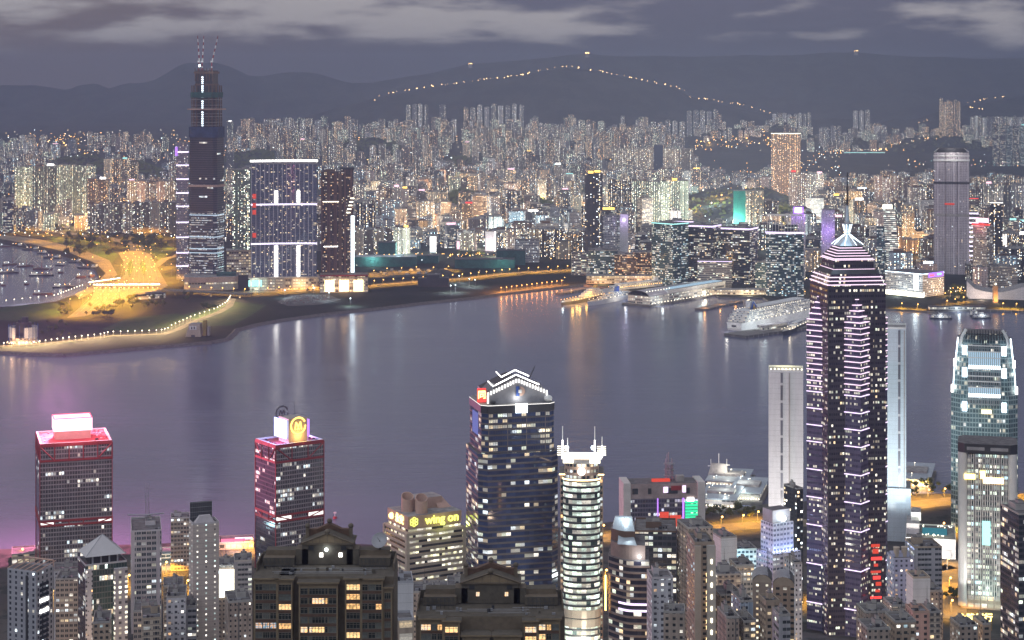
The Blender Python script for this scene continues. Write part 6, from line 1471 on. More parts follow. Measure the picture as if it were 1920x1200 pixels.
def shed(name, label, cat, pxL, pxR, pyT, pyB, D, mat, rz=0, rm=ROOF):
    Yq = GY(pyB); s = Yq / F; r = thing(name, label, cat, (PX((pxL + pxR) / 2, Yq), Yq + D / 2, KG), rz); W = (pxR - pxL) * s; H = (pyB - pyT) * s
    b = MB(); b.box(0, 0, 0, W, D, H, mat, tm=rm, cw=4); b.build('wall', r)
    b = MB(); b.box(0, 0, H + .02, W + 1, D + 1, .6, rm); b.box(W * .2, 0, H + .64, W * .2, D * .3, 1.6, STEEL); b.build('roof', r); return r, W, D, H
r, W, D, H = shed('black_exhibition_shed', 'black box-shaped hall with stepped ends alone on the dark reclaimed land', 'hall', 800, 824, 516, 538, 30, DARK)
b = MB(); b.box(-W * .85, 0, 0, W * .7, D * .9, H * .72, DARK); b.box(W * .85, 0, 0, W * .7, D * .9, H * .75, DARK); b.build('side_wing', r)
r, W, D, H = shed('earth_mound', 'pale bare earth mound behind the black hall', 'mound', 800, 850, 512, 517, 40, EARTH); 
for ch in list(r.children): bpy.data.objects.remove(ch)
b = MB(); n = 14
for j in range(4):
    for i in range(n):
        a0, a1 = 2 * pi * i / n, 2 * pi * (i + 1) / n; f = lambda a, q: (34 * q * cos(a), 20 * q * sin(a), 11 * (1 - q * q) * (1 + .15 * sin(3 * a)))
        q0, q1 = 1 - j / 4, 1 - (j + 1) / 4; p = [f(a0, q0), f(a1, q0), f(a1, q1), f(a0, q1)]; b.face(p if j < 3 else p[:3], EARTH)
b.build('slope', r, smooth=True)
shed('netted_site_block', 'tall teal-netted construction block right of the brown twin tower', 'construction site', 709, 742, 455, 480, 30, GREENNET, rm=DARK)
r, W, D, H = shed('netted_site_hall', 'long teal-lit netted construction site with a white roof', 'construction site', 665, 780, 482, 500, 50, GREENNET, rm=ROOFG); plight(r, (-W * .2, -D * .8, 18), (.6, 1, .95), 60000, 4); plight(r, (W * .2, 0, H + 12), (.7, 1, 1), 40000, 4)
shed('netted_site_hall', 'lower dark teal netted hall right of the white-roofed site', 'construction site', 770, 822, 480, 494, 40, GREENNET, rm=DARK)
r, W, D, H = shed('netted_site_hall', 'long dark green netted site hall near the harbour promenade', 'construction site', 853, 965, 487, 503, 46, GREENNET, rm=DARK); plight(r, (W * .3, -D, 14), (.6, 1, .9), 30000, 3)
shed('netted_site_block', 'dark green netted block at the right end of the long site hall', 'construction site', 931, 985, 470, 497, 36, GREENNET, rm=DARK)
r, W, D, H = shed('lit_white_shop', 'small bright white lit building with a tall billboard at the city edge', 'building', 806, 818, 443, 474, 14, F_PANEL); b = MB(); b.box(0, -D / 2 - .5, 4, W * .9, .6, H - 6, E_WHITE); b.build('billboard', r)
r, W, D, H = shed('lit_white_shop', 'block with a pink-white lit front at the city edge right of the billboard', 'building', 856, 868, 452, 468, 14, F_PANEL); b = MB(); b.box(0, -D / 2 - .5, 2, W * .9, .6, H - 3, E_PINK); b.build('billboard', r)
r, W, D, H = shed('lit_white_shop', 'block with a white light pole edge left of the grey terraced hospital', 'building', 910, 930, 434, 470, 20, F_PANEL); b = MB(); b.box(W * .42, -D / 2 - .5, 2, 2, .6, H - 2, E_WHITE); b.build('billboard', r); plight(r, (0, -20, 8), (1, .75, .85), 60000, 3)
r, W, D, H = shed('terraced_office', 'grey terraced office block with white end wall near the promenade', 'office building', 965, 1011, 450, 492, 30, O_WHITE)
shed('beige_hotel_block', 'warmly floodlit beige slab block left of the slim dark tower', 'hotel', 1043, 1068, 452, 486, 24, R_CREAM)
shed('grey_harbour_block', 'grey office block standing left of the amber-lit harbour blocks', 'office building', 1072, 1103, 475, 516, 30, O_BAND)
# arcade under the harbour blocks
r, W, D, H = shed('harbour_arcade', 'long warm-lit harbour arcade at the foot of the amber glass blocks', 'arcade', 1100, 1240, 518, 532, 34, F_LOWW, rm=ROOFL); plight(r, (-W * .3, -D, 6), (1, .7, .3), 60000, 3); plight(r, (W * .2, -D, 6), (1, .6, .3), 60000, 3)
r, W, D, H = shed('harbour_arcade', 'pale lit arcade at the foot of the lilac-banded towers', 'arcade', 1240, 1510, 544, 553, 30, F_LOWW, rm=ROOFL); plight(r, (W * .1, -D, 6), (1, .85, .6), 50000, 3); plight(r, (-W * .2, -D, 6), (1, .85, .6), 50000, 3)

# lane lines on the plaza and highway
PAINT = plain('road_paint', (.75, .72, .62), .6, var=.1)
b = MB()
for k in range(9):
    u = k / 8
    a_, c_, e_ = G(180 + 118 * u, 546, KG), G(132 + 78 * u, 594 - 22 * u, KG), G(222 + 76 * u, 531 + 4 * u, KG); h_ = G(236 + 50 * u, 486, KG)
    for p, q in ((a_, c_), (e_, h_)):
        p, q = Vector(p), Vector(q); dv = (q - p); n_ = int(dv.length / 14); nr = Vector((-dv.y, dv.x, 0)).normalized() * .3
        for j in range(n_):
            s0, s1 = p + dv * (j / n_), p + dv * ((j + .5) / n_)
            b.face([(*(s0 - nr)[:2], KG + .1), (*(s1 - nr)[:2], KG + .1), (*(s1 + nr)[:2], KG + .1), (*(s0 + nr)[:2], KG + .1)], PAINT)
tag(b.build('road_markings'), kind='structure')
sheet('lawn', pxp([(236, 500), (246, 486), (250, 500), (243, 522)], KG), GRASSM, KG + .08); sheet('lawn', pxp([(262, 496), (268, 484), (274, 500), (270, 520)], KG), GRASSM, KG + .083); sheet('lawn', pxp([(120, 470), (160, 478), (205, 498), (222, 480), (200, 456), (150, 448), (90, 444)], KG), GRASSM, KG + .034); sheet('lawn', pxp([(226, 466), (250, 452), (310, 455), (330, 468), (300, 490), (284, 474), (250, 465)], KG), GRASSM, KG + .036)
# ---------------------------------------------------------------- piers and ships
def slab(name, label, cat, p0, p1, wid, h, mat, z=0.0):
    a, c = Vector(G(*p0, 0)[:2]), Vector(G(*p1, 0)[:2]); d_ = c - a; m_ = (a + c) / 2
    r = thing(name, label, cat, (m_.x, m_.y, 0), math.atan2(d_.y, d_.x)); L = d_.length
    b = MB(); b.box(0, 0, -1, L, wid, h + 1, mat); b.build('deck', r)
    b = MB()
    for k in range(int(L / 12)): b.cyl(-L / 2 + 6 + k * 12, -wid / 2 - .3, -2, .6, h + 2, CONC, 6)
    b.build('pile', r); return r, L, wid, h
r, L, Wd, h = slab('cruise_terminal', 'long white cruise terminal hall on a pier with lit upper deck', 'cruise terminal', (1192, 574), (1342, 549), 62, 3, PIERM)
b = MB(); b.box(3, 0, 3.02, L - 14, 48, 15, F_TERM, tm=ROOFL, cw=4); b.build('wall', r)
b = MB(); b.box(L * .12, 0, 18.03, L * .74, 46, 6, WHITEP, tm=ROOFL); b.box(L * .12, -8, 24.04, L * .72, 18, 1.0, dimc); b.build('upper_deck', r)
b = MB()
for i in range(10):
    a0, a1 = pi * i / 10, pi * (i + 1) / 10; f = lambda a, x: (x, -23 * cos(a), 18.05 + 9 * sin(a))
    b.face([f(a0, -L / 2 + 8), f(a0, -L * .16), f(a1, -L * .16), f(a1, -L / 2 + 8)][::-1], MAUVE)
b.build('barrel_roof', r)
b = MB()
for k in range(9): b.sph((-L / 2 + 12 + k * L * .034, -16, 26), .9, E_CREAM, 6, 4)
for k in range(26): b.sph((-L / 2 + 8 + k * L / 26, -30, 5.5), .7, E_LAMPW, 5, 3)
b.build('deck_lamp', r)
plight(r, (-L * .4, -40, 8), (.85, .95, 1), 16000, 2); plight(r, (L * .1, -40, 10), (1, .95, .85), 14000, 2); plight(r, (L * .3, 0, 36), (.8, 1, 1), 20000, 3)
r, L, Wd, h = slab('lit_finger_pier', 'low orange-lit finger pier between the terminal and the big cruise ship', 'pier', (1312, 582), (1384, 567), 20, 3, PIERM)
for k in range(3): plight(r, (-L * .4 + k * L * .4, -2, 9), (1, .42, .12), 9000, 1.2)
slab('dark_pier', 'low unlit dark pier in the water left of the yellow-lit vessel', 'pier', (1048, 552), (1098, 543), 18, 3, PIERM)
r, L, Wd, h = slab('berth_pier', 'broad flat grey berth beside the stern of the big cruise ship', 'pier', (1378, 632), (1520, 612), 46, 4, PIERM)
b = MB(); b.box(L * .02, 6, 4.02, L * .3, 14, 7, F_TERM, tm=ROOFL, cw=4); b.box(L * .02, 6, 11.03, L * .31, 16, .8, MAUVE); b.build('shed', r); plight(r, (0, 18, 14), (.85, 1, 1), 50000, 3)
def ship(name, label, p0, p1, beam, hh, decks, hullm, fun=None, z0=0.0, lamps=(E_LAMPW, 14), bowfrac=.16):
    """p0 stern, p1 bow: pixels on the water line"""
    a, c = Vector(G(*p0, 0)[:2]), Vector(G(*p1, 0)[:2]); d_ = c - a; L = d_.length; m_ = (a + c) / 2
    r = thing(name, label, 'ship', (m_.x, m_.y, 0), math.atan2(d_.y, d_.x))
    def pl(k, k2=1.0): 
        w_ = beam / 2 * k
        return [(-L / 2 * k2, -w_ * .82), (-L * .42 * k2, -w_), (L * (.5 - bowfrac), -w_), (L * (.5 - bowfrac * .45), -w_ * .62), (L / 2 * k2, 0), (L * (.5 - bowfrac * .45), w_ * .62), (L * (.5 - bowfrac), w_), (-L * .42 * k2, w_), (-L / 2 * k2, w_ * .82)]
    b = MB(); b.prism(pl(.9, .97), -2, hh, hullm, CONC, pl(1.0)); b.build('hull', r)
    b = MB(); z_ = hh
    for (x0, x1, wk, dh) in decks:
        b.prism([(L * x0, -beam / 2 * wk), (L * x1, -beam / 2 * wk), (L * (x1 + .02), 0), (L * x1, beam / 2 * wk), (L * x0, beam / 2 * wk)], z_ + .02, z_ + dh, F_SHIP, WHITEP, cw=4); z_ += dh
    b.build('superstructure', r)
    if fun:
        x_, fh, fm, fl = fun; b = MB(); b.prism(rect(fl, beam * .28, L * x_, 0), z_, z_ + fh, fm, DARK, rect(fl * .7, beam * .24, L * x_ - fl * .2, 0)); b.build('funnel', r)
    b = MB(); b.tube((L * .26, 0, z_), (L * .26, 0, z_ + hh * 1.2), .4, WHITEP); b.tube((L * .26, -3, z_ + hh * .8), (L * .26, 3, z_ + hh * .8), .25, WHITEP); b.build('mast', r)
    lm, nl = lamps; b = MB()
    for k in range(nl):
        for s_ in (-1, 1): b.sph((-L * .42 + L * .78 * k / (nl - 1), s_ * beam * .49, hh + 1.6), .55, lm, 5, 3)
    b.build('deck_lamp', r)
    return r, L, z_
r, L, z_ = ship('cruise_ship', 'big white cruise ship moored stern-on with strings of deck lamps and a blue emblem', (1376, 620), (1530, 588), 34, 13, [(-.47, .36, .97, 5.8), (-.45, .34, .95, 5.8), (-.42, .32, .92, 5.8), (-.30, .28, .62, 3.4)], HULLW, (-.30, 10, HULLW, 20), lamps=(E_LAMPW, 16))
b = MB(); b.box(-L * .49 - 1.2, 0, 3, .6, 26, 6, WHITEP); b.box(-L * .495 - 1.6, 0, 6, .6, 8, 3, DARK); b.build('stern_panel', r)
b = MB(); b.face([(-L * .37, -9, 31), (-L * .27, -9, 31), (-L * .32, -7, 44)], BLUEP); b.face([(-L * .34, -9.4, 31), (-L * .30, -9.4, 31), (-L * .32, -8, 40)], GOLDM); b.tube((-L * .47, -6, 24), (-L * .32, -6, 45), .5, WHITEP); b.build('emblem', r)
b = MB()
for k in range(22):
    for s_ in (-1, 1): b.sph((-L * .40 + L * .60 * k / 21, s_ * 14.6, 31.2), .45, E_LAMPW, 5, 3)
b.build('string_lamp', r)
for k in range(5): plight(r, (-L * .40 + k * L * .18, -34, 14), (1, .97, .9), 12000, 2)
plight(r, (-L * .58, 0, 10), (1, .95, .85), 8000, 2)
r, L, z_ = ship('passenger_ship', 'slim white passenger ship with a blue-lit funnel beside the white terminal', (1188, 556), (1101, 574), 20, 8, [(-.40, .18, .86, 3), (-.32, .10, .74, 3), (-.2, .0, .6, 2.6)], HULLW, (-.12, 9, BLUEP, 12), lamps=(E_LAMPW, 10), bowfrac=.3)
plight(r, (-L * .12, 20, z_ + 8), (.6, .75, 1), 16000, 2); plight(r, (0, 30, 8), (1, .9, .75), 16000, 2)
r, L, z_ = ship('cargo_vessel', 'yellow-lit working vessel with glowing decks at the harbour arcade', (1128, 556), (1052, 573), 24, 6, [(-.44, -.05, .9, 3.4), (-.42, -.1, .8, 3.4), (-.40, -.15, .7, 3.2), (-.36, -.2, .6, 3)], HULLD, (-.34, 6, GOLDM, 8), lamps=(E_SOD, 12), bowfrac=.24)
for k in range(4): plight(r, (-L * .1 + k * L * .17, 16, 12), (1, .5, .1), 90000, 2)
plight(r, (L * .12, 0, 12), (1, .55, .15), 90000, 2); plight(r, (L * .46, 0, 9), (.8, .95, 1), 16000, 1.5)
r, L, z_ = ship('long_white_ship', 'long ship with warm lamp-lined decks moored behind the slim white passenger ship', (1270, 534), (1128, 549), 22, 7, [(-.42, .36, .9, 3.6), (-.38, .30, .8, 3.4)], HULLW, (-.2, 7, WHITEP, 10), lamps=(E_SOD, 30))
for k in range(3): plight(r, (-L * .3 + k * L * .3, 24, 14), (1, .7, .35), 26000, 2)
r, L, z_ = ship('coaster_ship', 'small dark-hulled ship nosing out from behind the star-plan skyscraper', (1512, 610), (1467, 630), 13, 7, [(-.4, .1, .8, 3.2), (-.34, 0, .7, 3)], HULLD, lamps=(E_LAMPW, 8), bowfrac=.3)
plight(r, (L * .2, 0, 12), (1, .85, .6), 8000, 1.2)
# ferry jetties and ferries
r, L, Wd, h = slab('ferry_jetty', 'long covered ferry jetty at the right, parallel to the shore', 'jetty', (1742, 583), (1846, 583), 14, 3, PIERM)
b = MB(); b.box(0, 0, 3.02, L, 12, 5, F_TERM, tm=DARK, cw=4); b.box(0, 0, 8.05, L + 2, 15, .8, DARK); b.build('shed', r); plight(r, (0, -18, 7), (.75, .9, 1), 16000, 2)
def ferry(label, px, py, L, rz):
    X, Yq, _ = G(px, py, 0); r = thing('ferry_boat', label, 'ferry', (X, Yq, 0), rz, 'ferries at the jetty')
    pl = lambda k: [(-L / 2, 0), (-L * .36, -5 * k), (L * .36, -5 * k), (L / 2, 0), (L * .36, 5 * k), (-L * .36, 5 * k)]
    b = MB(); b.prism(pl(.85), -1, 2.6, HULLD, CONC, pl(1)); b.build('hull', r)
    b = MB(); b.prism([(x * .86, y_ * .9) for x, y_ in pl(1)], 2.62, 5.6, F_SHIP, WHITEP, cw=4); b.prism([(x * .7, y_ * .8) for x, y_ in pl(1)], 5.62, 8.2, F_SHIP, HULLD, cw=4); b.box(0, 0, 8.25, L * .2, 4, 2.2, WHITEP); b.build('cabin', r)
    b = MB(); b.cyl(-2, 0, 10.4, 1.1, 3.5, DARK, 8); b.build('funnel', r); plight(r, (0, -7, 6), (.85, .95, 1), 2500, 1)
ferry('two-deck ferry at the left arm of the ferry jetty', 1764, 598, 38, R(-12)); ferry('two-deck ferry tied up at the right arm of the ferry jetty', 1840, 597, 36, R(10)); ferry('smaller ferry beside the right arm of the ferry jetty', 1826, 592, 26, R(60))
slab('jetty_arm', 'short left arm linking the ferry jetty to open water', 'jetty', (1742, 584), (1760, 596), 10, 3, PIERM); slab('jetty_arm', 'short right arm at the end of the ferry jetty', 'jetty', (1822, 583), (1836, 594), 10, 3, PIERM)
r, L, Wd, h = slab('promenade_pier', 'long lit promenade edge below the pale curved hall', 'pier', (1850, 584), (1990, 587), 10, 3.4, PIERM)
# island-side piers
def hpier(name, label, px0, px1, py, D, H, fm, rz=0.0, z=0.0):
    Yq = GY(py, 4); W = (px1 - px0) * Yq / F; r = thing(name, label, 'pier', (PX((px0 + px1) / 2, Yq), Yq + D / 2, 0), rz)
    b = MB(); b.box(0, 0, -1, W + 6, D + 8, 4.5, PIERM); b.build('deck', r)
    b = MB(); b.box(0, 0, 3.52, W, D, H, fm, tm=ROOFL, cw=4); b.build('wall', r)
    b = MB(); b.prism(rect(W + 4, D + 4), 3.54 + H, 4.4 + H, ROOFG, ROOFG, bottom=True); b.box(0, 0, 4.45 + H, W * .8, D * .3, 2.2, ROOFL); b.build('roof', r)
    b = MB()
    for k in range(12): b.sph((-W / 2 + W * k / 11, -D / 2 - 2, 6), .5, E_LAMPW, 5, 3)
    for k in range(10): b.sph((rg.uniform(-.45, .45) * W, rg.uniform(-.45, .45) * D, 5.5 + H), .5, rg.choice((E_LAMPW, E_COOL, E_CREAM)), 5, 3)
    b.build('pier_lamp', r); return r, W, D, H
r, W, D, H = hpier('pier_building', 'white-lit pier hall reaching into the harbour right of the green screen', 1328, 1392, 952, 60, 8, F_TERM, R(-14)); plight(r, (0, -D * .7, 14), (.9, 1, 1), 9000, 2); plight(r, (W * .1, 0, 22), (.9, 1, 1), 7000, 2)
r, W, D, H = hpier('pier_building', 'bright pier hall nearest the white panelled slab tower', 1386, 1440, 938, 70, 7, F_TERM, R(-14)); plight(r, (0, -D * .6, 14), (.9, 1, .9), 12000, 2); plight(r, (-W * .2, 0, 20), (.9, 1, 1), 9000, 2)
r, W, D, H = hpier('pier_building', 'far pier deck with a small mast and lamp strings', 1340, 1410, 912, 60, 5, F_TERM, R(-14)); plight(r, (0, -10, 18), (1, .95, .8), 16000, 2)
b = MB(); b.tube((-W * .3, 0, 8), (-W * .3, 0, 30), .35, WHITEP); b.tube((-W * .3 - 11, 0, 17), (-W * .3 + 11, 0, 19), .5, WHITEP); b.tube((-W * .3 - 8, 0, 12), (-W * .3 - 8, 0, 24), .25, WHITEP); b.tube((-W * .3 + 8, 0, 12), (-W * .3 + 8, 0, 25), .25, WHITEP); b.prism(rect(20, 12, -W * .3), 9, 20, ROOFL, ROOFL, rect(15, 2, -W * .3)); b.build('mast', r)
r, W, D, H = hpier('pier_building', 'dark-roofed pier with a glowing orange end right of the white slab tower', 1700, 1762, 912, 80, 7, F_LOWW, R(-16)); plight(r, (W * .3, -D * .6, 8), (1, .6, .25), 40000, 2); plight(r, (-W * .3, -D * .6, 8), (1, .7, .35), 30000, 2)
b = MB(); b.box(W * .25, -D / 2 - .5, 4.5, W * .45, .6, 5.5, E_WARM); b.build('lit_front', r)
def hstrip(name, pts, wid, z=4.0):
    P = [Vector((*G(px, py, z)[:2], 0)) for px, py in pts]; b = MB()
    for i in range(len(P) - 1):
        d_ = (P[i + 1] - P[i]).normalized(); n = Vector((-d_.y, d_.x, 0)) * wid / 2
        q = [P[i] - n, P[i + 1] - n, P[i + 1] + n, P[i] + n]; b.face([(v.x, v.y, z + .06) for v in q], ROADC)
    tag(b.build(name), kind='structure')
hstrip('harbour_road', [(1120, 1010), (1240, 998), (1345, 990), (1425, 984), (1520, 980)], 26); hstrip('harbour_road', [(1690, 950), (1740, 944), (1800, 938)], 30); hstrip('city_street', [(1775, 1050), (1779, 1100), (1783, 1160)], 24); hstrip('city_street', [(1786, 1062), (1750, 1068), (1700, 1074)], 14)
plz = []
for px, Yl, z_, c_, pw_ in ((1395, 1060, 60, (1, .6, .3), 9e3), (1345, 1180, 30, (.6, .9, 1), 14e3), (1405, 1180, 26, (1, .75, .45), 16e3), (1500, 1100, 40, (.8, .9, 1), 12e3), (1470, 1230, 20, (.8, 1, 1), 14e3), (1640, 1100, 40, (1, .65, .35), 12e3), (1690, 1230, 24, (1, .6, .3), 16e3), (1755, 1040, 50, (1, .6, .3), 12e3), (1768, 1240, 20, (1, .6, .25), 16e3), (1240, 1090, 50, (1, .7, .45), 9e3), (1205, 1260, 20, (1, .6, .3), 14e3), (250, 1230, 20, (1, .55, .25), 20e3), (330, 1140, 40, (1, .7, .45), 12e3), (120, 1140, 40, (1, .65, .4), 9e3), (420, 1120, 36, (1, .75, .55), 12e3), (760, 1000, 70, (1, .8, .5), 6e3), (1130, 1180, 20, (1, .55, .25), 20e3)): plight(None, (PX(px, Yl), Yl, z_), c_, pw_ * 3.0, 1.5, 'street_glow_light')  # lights without lamp bodies, added for glow between the near blocks
for px, py, pw_ in ((1130, 1004, 60e3), (1210, 996, 40e3), (1352, 988, 60e3), (1392, 985, 60e3), (1420, 978, 50e3), (1705, 945, 60e3), (1740, 936, 70e3), (1770, 934, 60e3), (1768, 1000, 40e3), (1776, 1068, 50e3), (1780, 1105, 50e3), (1783, 1148, 40e3), (310, 1075, 50e3), (470, 1030, 50e3), (40, 1050, 60e3), (100, 1130, 30e3), (240, 1100, 40e3), (1420, 1060, 40e3), (1520, 1130, 40e3), (1700, 1110, 30e3), (700, 1080, 40e3), (1135, 1090, 40e3), (870, 1140, 40e3), (350, 1110, 30e3), (1900, 930, 50e3), (1912, 1040, 40e3)):
    plz.append((*G(px, py, 4.0)[:2], 4.0, pw_))

# ---------------------------------------------------------------- lamps
def lamp_proto(h, mat, arm, nm, label, grp):
    r = thing(nm, label, 'street lamp', (0, 0, -500), 0, grp)
    b = MB(); b.tube((0, 0, 0), (0, 0, h), .22, STEEL, 5, .14); b.tube((0, 0, h), (arm, 0, h + .3), .14, STEEL); b.build('pole', r)
    b = MB(); b.sph((arm, 0, h), .9 if h < 15 else .75, mat, 6, 4); b.build('lamp_head', r); return r
def lamp_at(proto, x, y, z, col, pw_, h, first, rz=0.0, light=True, label=None):
    if not first[0]: first[0] = True; o = proto; o.location = (x, y, z)
    else: o = copy_tree(proto, (x, y, z), rz)
    if label: o['label'] = label
    if light:
        key = (col, pw_); l = LDATA.get(key)
        if l is None:
            l = LDATA[key] = bpy.data.lights.new('lamp_light', 'SPOT'); l.volume_factor = 0.0; l.spot_size = R(179 if col in (PRW, (1, .36, .08)) else 164); l.spot_blend = .05 if col in (PRW, (1, .36, .08)) else .35; l.energy = pw_; l.color = col; l.shadow_soft_size = 1.2
        lo = bpy.data.objects.new('lamp_light', l); COL.objects.link(lo); lo.parent = o; lo.location = (0, -.5, h - 1.4)
    return o
LDATA = {}
def along(pts, n, z=KG):
    P = [Vector(G(px, py, z)) for px, py in pts]; ls = [(b_ - a_).length for a_, b_ in zip(P, P[1:])]; tot = sum(ls); out = []
    for k in range(n):
        t = tot * (k + .5) / n
        for (a_, b_), l_ in zip(zip(P, P[1:]), ls):
            if t <= l_: out.append(a_.lerp(b_, t / l_)); break
            t -= l_
    return out
SOD, PRW = (1, .47, .045), (1, .68, .34)
f1 = [False]; pr = lamp_proto(7, E_LAMPW, 0, 'promenade_lamp', 'white globe lamp in the row along the waterfront road of the dark point', 'lamps along the waterfront road')
for k, p in enumerate(along([(0, 652), (60, 650), (125, 641), (190, 634), (205, 630), (300, 627), (318, 622)], 28)): lamp_at(pr, p.x, p.y, KG, PRW, 80000, 7, f1, light=k % 3 == 0)
for k, p in enumerate(along([(318, 619), (362, 599), (405, 585), (425, 573), (433, 560)], 20)): lamp_at(pr, p.x, p.y, KG, PRW, 80000, 7, f1, light=k % 2 == 0)
f2 = [False]; pr2 = lamp_proto(8, E_LAMPW, 0, 'quay_lamp', 'white lamp in the row on the quay edge beside the boat basin', 'lamps on the quay edge')
for k, p in enumerate(along([(4, 572), (40, 568), (105, 561), (130, 551), (157, 541)], 17)): lamp_at(pr2, p.x, p.y, KG, (1, .95, .8), 7000, 8, f2, light=k % 2 == 0)
f3 = [False]; pr3 = lamp_proto(27, E_SOD, 1.5, 'highway_lamp', 'tall sodium lamp mast standing by the orange-lit highway and toll plaza', 'sodium lamps along the highway')
hl = [(130, 590), (150, 583), (178, 568), (200, 560), (215, 566), (232, 556), (186, 545), (215, 548), (250, 549), (280, 545), (205, 533), (228, 522), (240, 530), (262, 528), (288, 524), (302, 530), (240, 508), (262, 506), (284, 508), (234, 494), (258, 490), (282, 486), (230, 478), (262, 474), (290, 478), (312, 500), (322, 520), (335, 532),
      (220, 462), (190, 455), (160, 450), (120, 445), (80, 440), (40, 436), (8, 432), (205, 474), (160, 468), (120, 462), (90, 452), (150, 433), (210, 436), (270, 440), (310, 446), (325, 466), (60, 430), (300, 458), (250, 446), (182, 480)] + [(232 + 18 * i + 5 * (j % 2) - (6 * max(0, 3 - j)) * (i - 1) * .3, 484 + 7 * j) for j in range(8) for i in range(4)] + [(150 + 16 * i + 5 * j, 588 - 7 * j) for j in range(6) for i in range(5)]
for k, (px, py) in enumerate(hl):
    X, Yq, _ = G(px, py); lamp_at(pr3, X, Yq, KG, SOD, 330000, 27, f3, rz=k * 1.3)
f4 = [False]; pr4 = lamp_proto(10, E_SOD, 1.0, 'road_lamp', 'sodium lamp in the row along the front road and elevated road', 'lamps along the front road')
for k, p in enumerate(along([(345, 546), (470, 551), (560, 545), (640, 541), (720, 533), (800, 527), (870, 522), (960, 512), (1090, 505)], 40)): lamp_at(pr4, p.x, p.y - 8, KG, SOD, 300000, 10, f4)
for px, py in ((700, 516), (725, 512), (752, 511), (780, 509), (812, 510), (840, 508)): X, Yq, _ = G(px, py); lamp_at(pr4, X, Yq, KG, SOD, 1100000, 10, f4)
f5 = [False]; pr5 = lamp_proto(9, em('orange_lamp_light', (1, .36, .08), 10), 0, 'pier_lamp', 'orange lamp in the row along the narrow harbour promenade before the terraced office', 'orange lamps on the harbour promenade')
for p in along([(935, 549), (1000, 541), (1058, 534)], 13): lamp_at(pr5, p.x, p.y + 2, KG, (1, .36, .08), 120000, 9, f5)
f6 = [False]; pr6 = lamp_proto(14, E_FLOOD, 0, 'flood_mast', 'cold white flood lamp mast over the dark car park on the reclaimed land', 'flood masts at the car park')
for px, py in ((534, 558), (588, 553), (617, 563), (657, 574), (845, 549), (854, 548), (861, 530), (880, 536), (891, 538)): X, Yq, _ = G(px, py); lamp_at(pr6, X, Yq, KG, (.72, .92, 1), 40000, 14, f6)
f7 = [False]; pr7 = lamp_proto(9, E_SOD, 1, 'street_lamp', 'sodium street lamp on an island-side street or harbour road between the towers', 'street lamps on the near shore')
for X, Yq, z_, pw_ in plz: lamp_at(pr7, X, Yq, z_, SOD, pw_ * 2.4, 9, f7)
for px, py in ((1775, 573), (1790, 570), (1806, 566), (1782, 556), (1795, 548), (1690, 578), (1720, 580), (1880, 578), (1905, 579)): X, Yq, _ = G(px, py); lamp_at(pr7, X, Yq, KG, SOD, 90000, 9, f7, label='sodium street lamp on the far waterfront between the white hotel and the curved hall')
f8 = [False]; pr8 = lamp_proto(11, E_FLOOD, 0, 'stadium_lamp', 'cold white sports ground lamp by the dark wooded hill in the middle distance', 'sports ground lamps')
for px, Yq in ((1330, 5300), (1345, 5280), (1362, 5260), (1378, 5250), (1395, 5270), (1410, 5260), (684, 7900), (713, 7900), (743, 7900), (765, 7950), (727, 7600), (1345, 5800), (1365, 5750)): lamp_at(pr8, PX(px, Yq), Yq, 6, (.7, 1, .92), 160000, 11, f8)
# lamps of the hill roads: at 12 km they read as single points
f9 = [False]; r = thing('hill_road_lamp', 'single warm lamp in the chain climbing the far dark ridge', 'street lamp', (0, 0, -400), 0, 'lamps of the far ridge road')
b = MB(); b.tube((0, 0, -12), (0, 0, 0), .5, STEEL); b.build('pole', r); b = MB(); b.sph((0, 0, 0), 3.0, em('hill_lamp_light', (1, .62, .28), 9), 6, 4); b.build('lamp_head', r)
hp = []
def dots(pts, n, j=1.2):
    ls = [math.dist(a_, b_) for a_, b_ in zip(pts, pts[1:])]; tot = sum(ls)
    for k in range(n):
        t = tot * min(.999, max(.001, (k + rg.uniform(-.35, 1.35)) / n))
        for (a_, b_), l_ in zip(zip(pts, pts[1:]), ls):
            if t <= l_: hp.append((a_[0] + (b_[0] - a_[0]) * t / l_, a_[1] + (b_[1] - a_[1]) * t / l_ + rg.uniform(-j, j))); break
            t -= l_
dots([(700, 190), (712, 178), (740, 172), (800, 162), (850, 157), (905, 148), (950, 144), (990, 137), (1030, 129), (1062, 124)], 44); dots([(1062, 124), (1100, 129), (1150, 138), (1200, 149), (1230, 155), (1270, 163), (1288, 172), (1295, 182), (1340, 188), (1400, 197), (1445, 212)], 46)
dots([(672, 209), (700, 207), (715, 203)], 6); dots([(1815, 192), (1850, 186), (1885, 180)], 10); dots([(1640, 262), (1665, 250), (1700, 240), (1740, 224)], 16); dots([(1815, 200), (1840, 205), (1870, 210), (1895, 215)], 10)
for px, py in hp:
    Yq = YA - 60
    for q in range(40):
        if T(PX(px, Yq), Yq) > PZ(py, Yq) - 16: break
        Yq += 60
    else: Yq = YA - 60
    Yq = max(9000, Yq - 120); loc = (PX(px, Yq), Yq, PZ(py, Yq))
    if not f9[0]: f9[0] = True; r.location = loc
    else: copy_tree(r, loc, sc=rg.choice((.45, .6, .8, .9, 1.1, 1.3)))
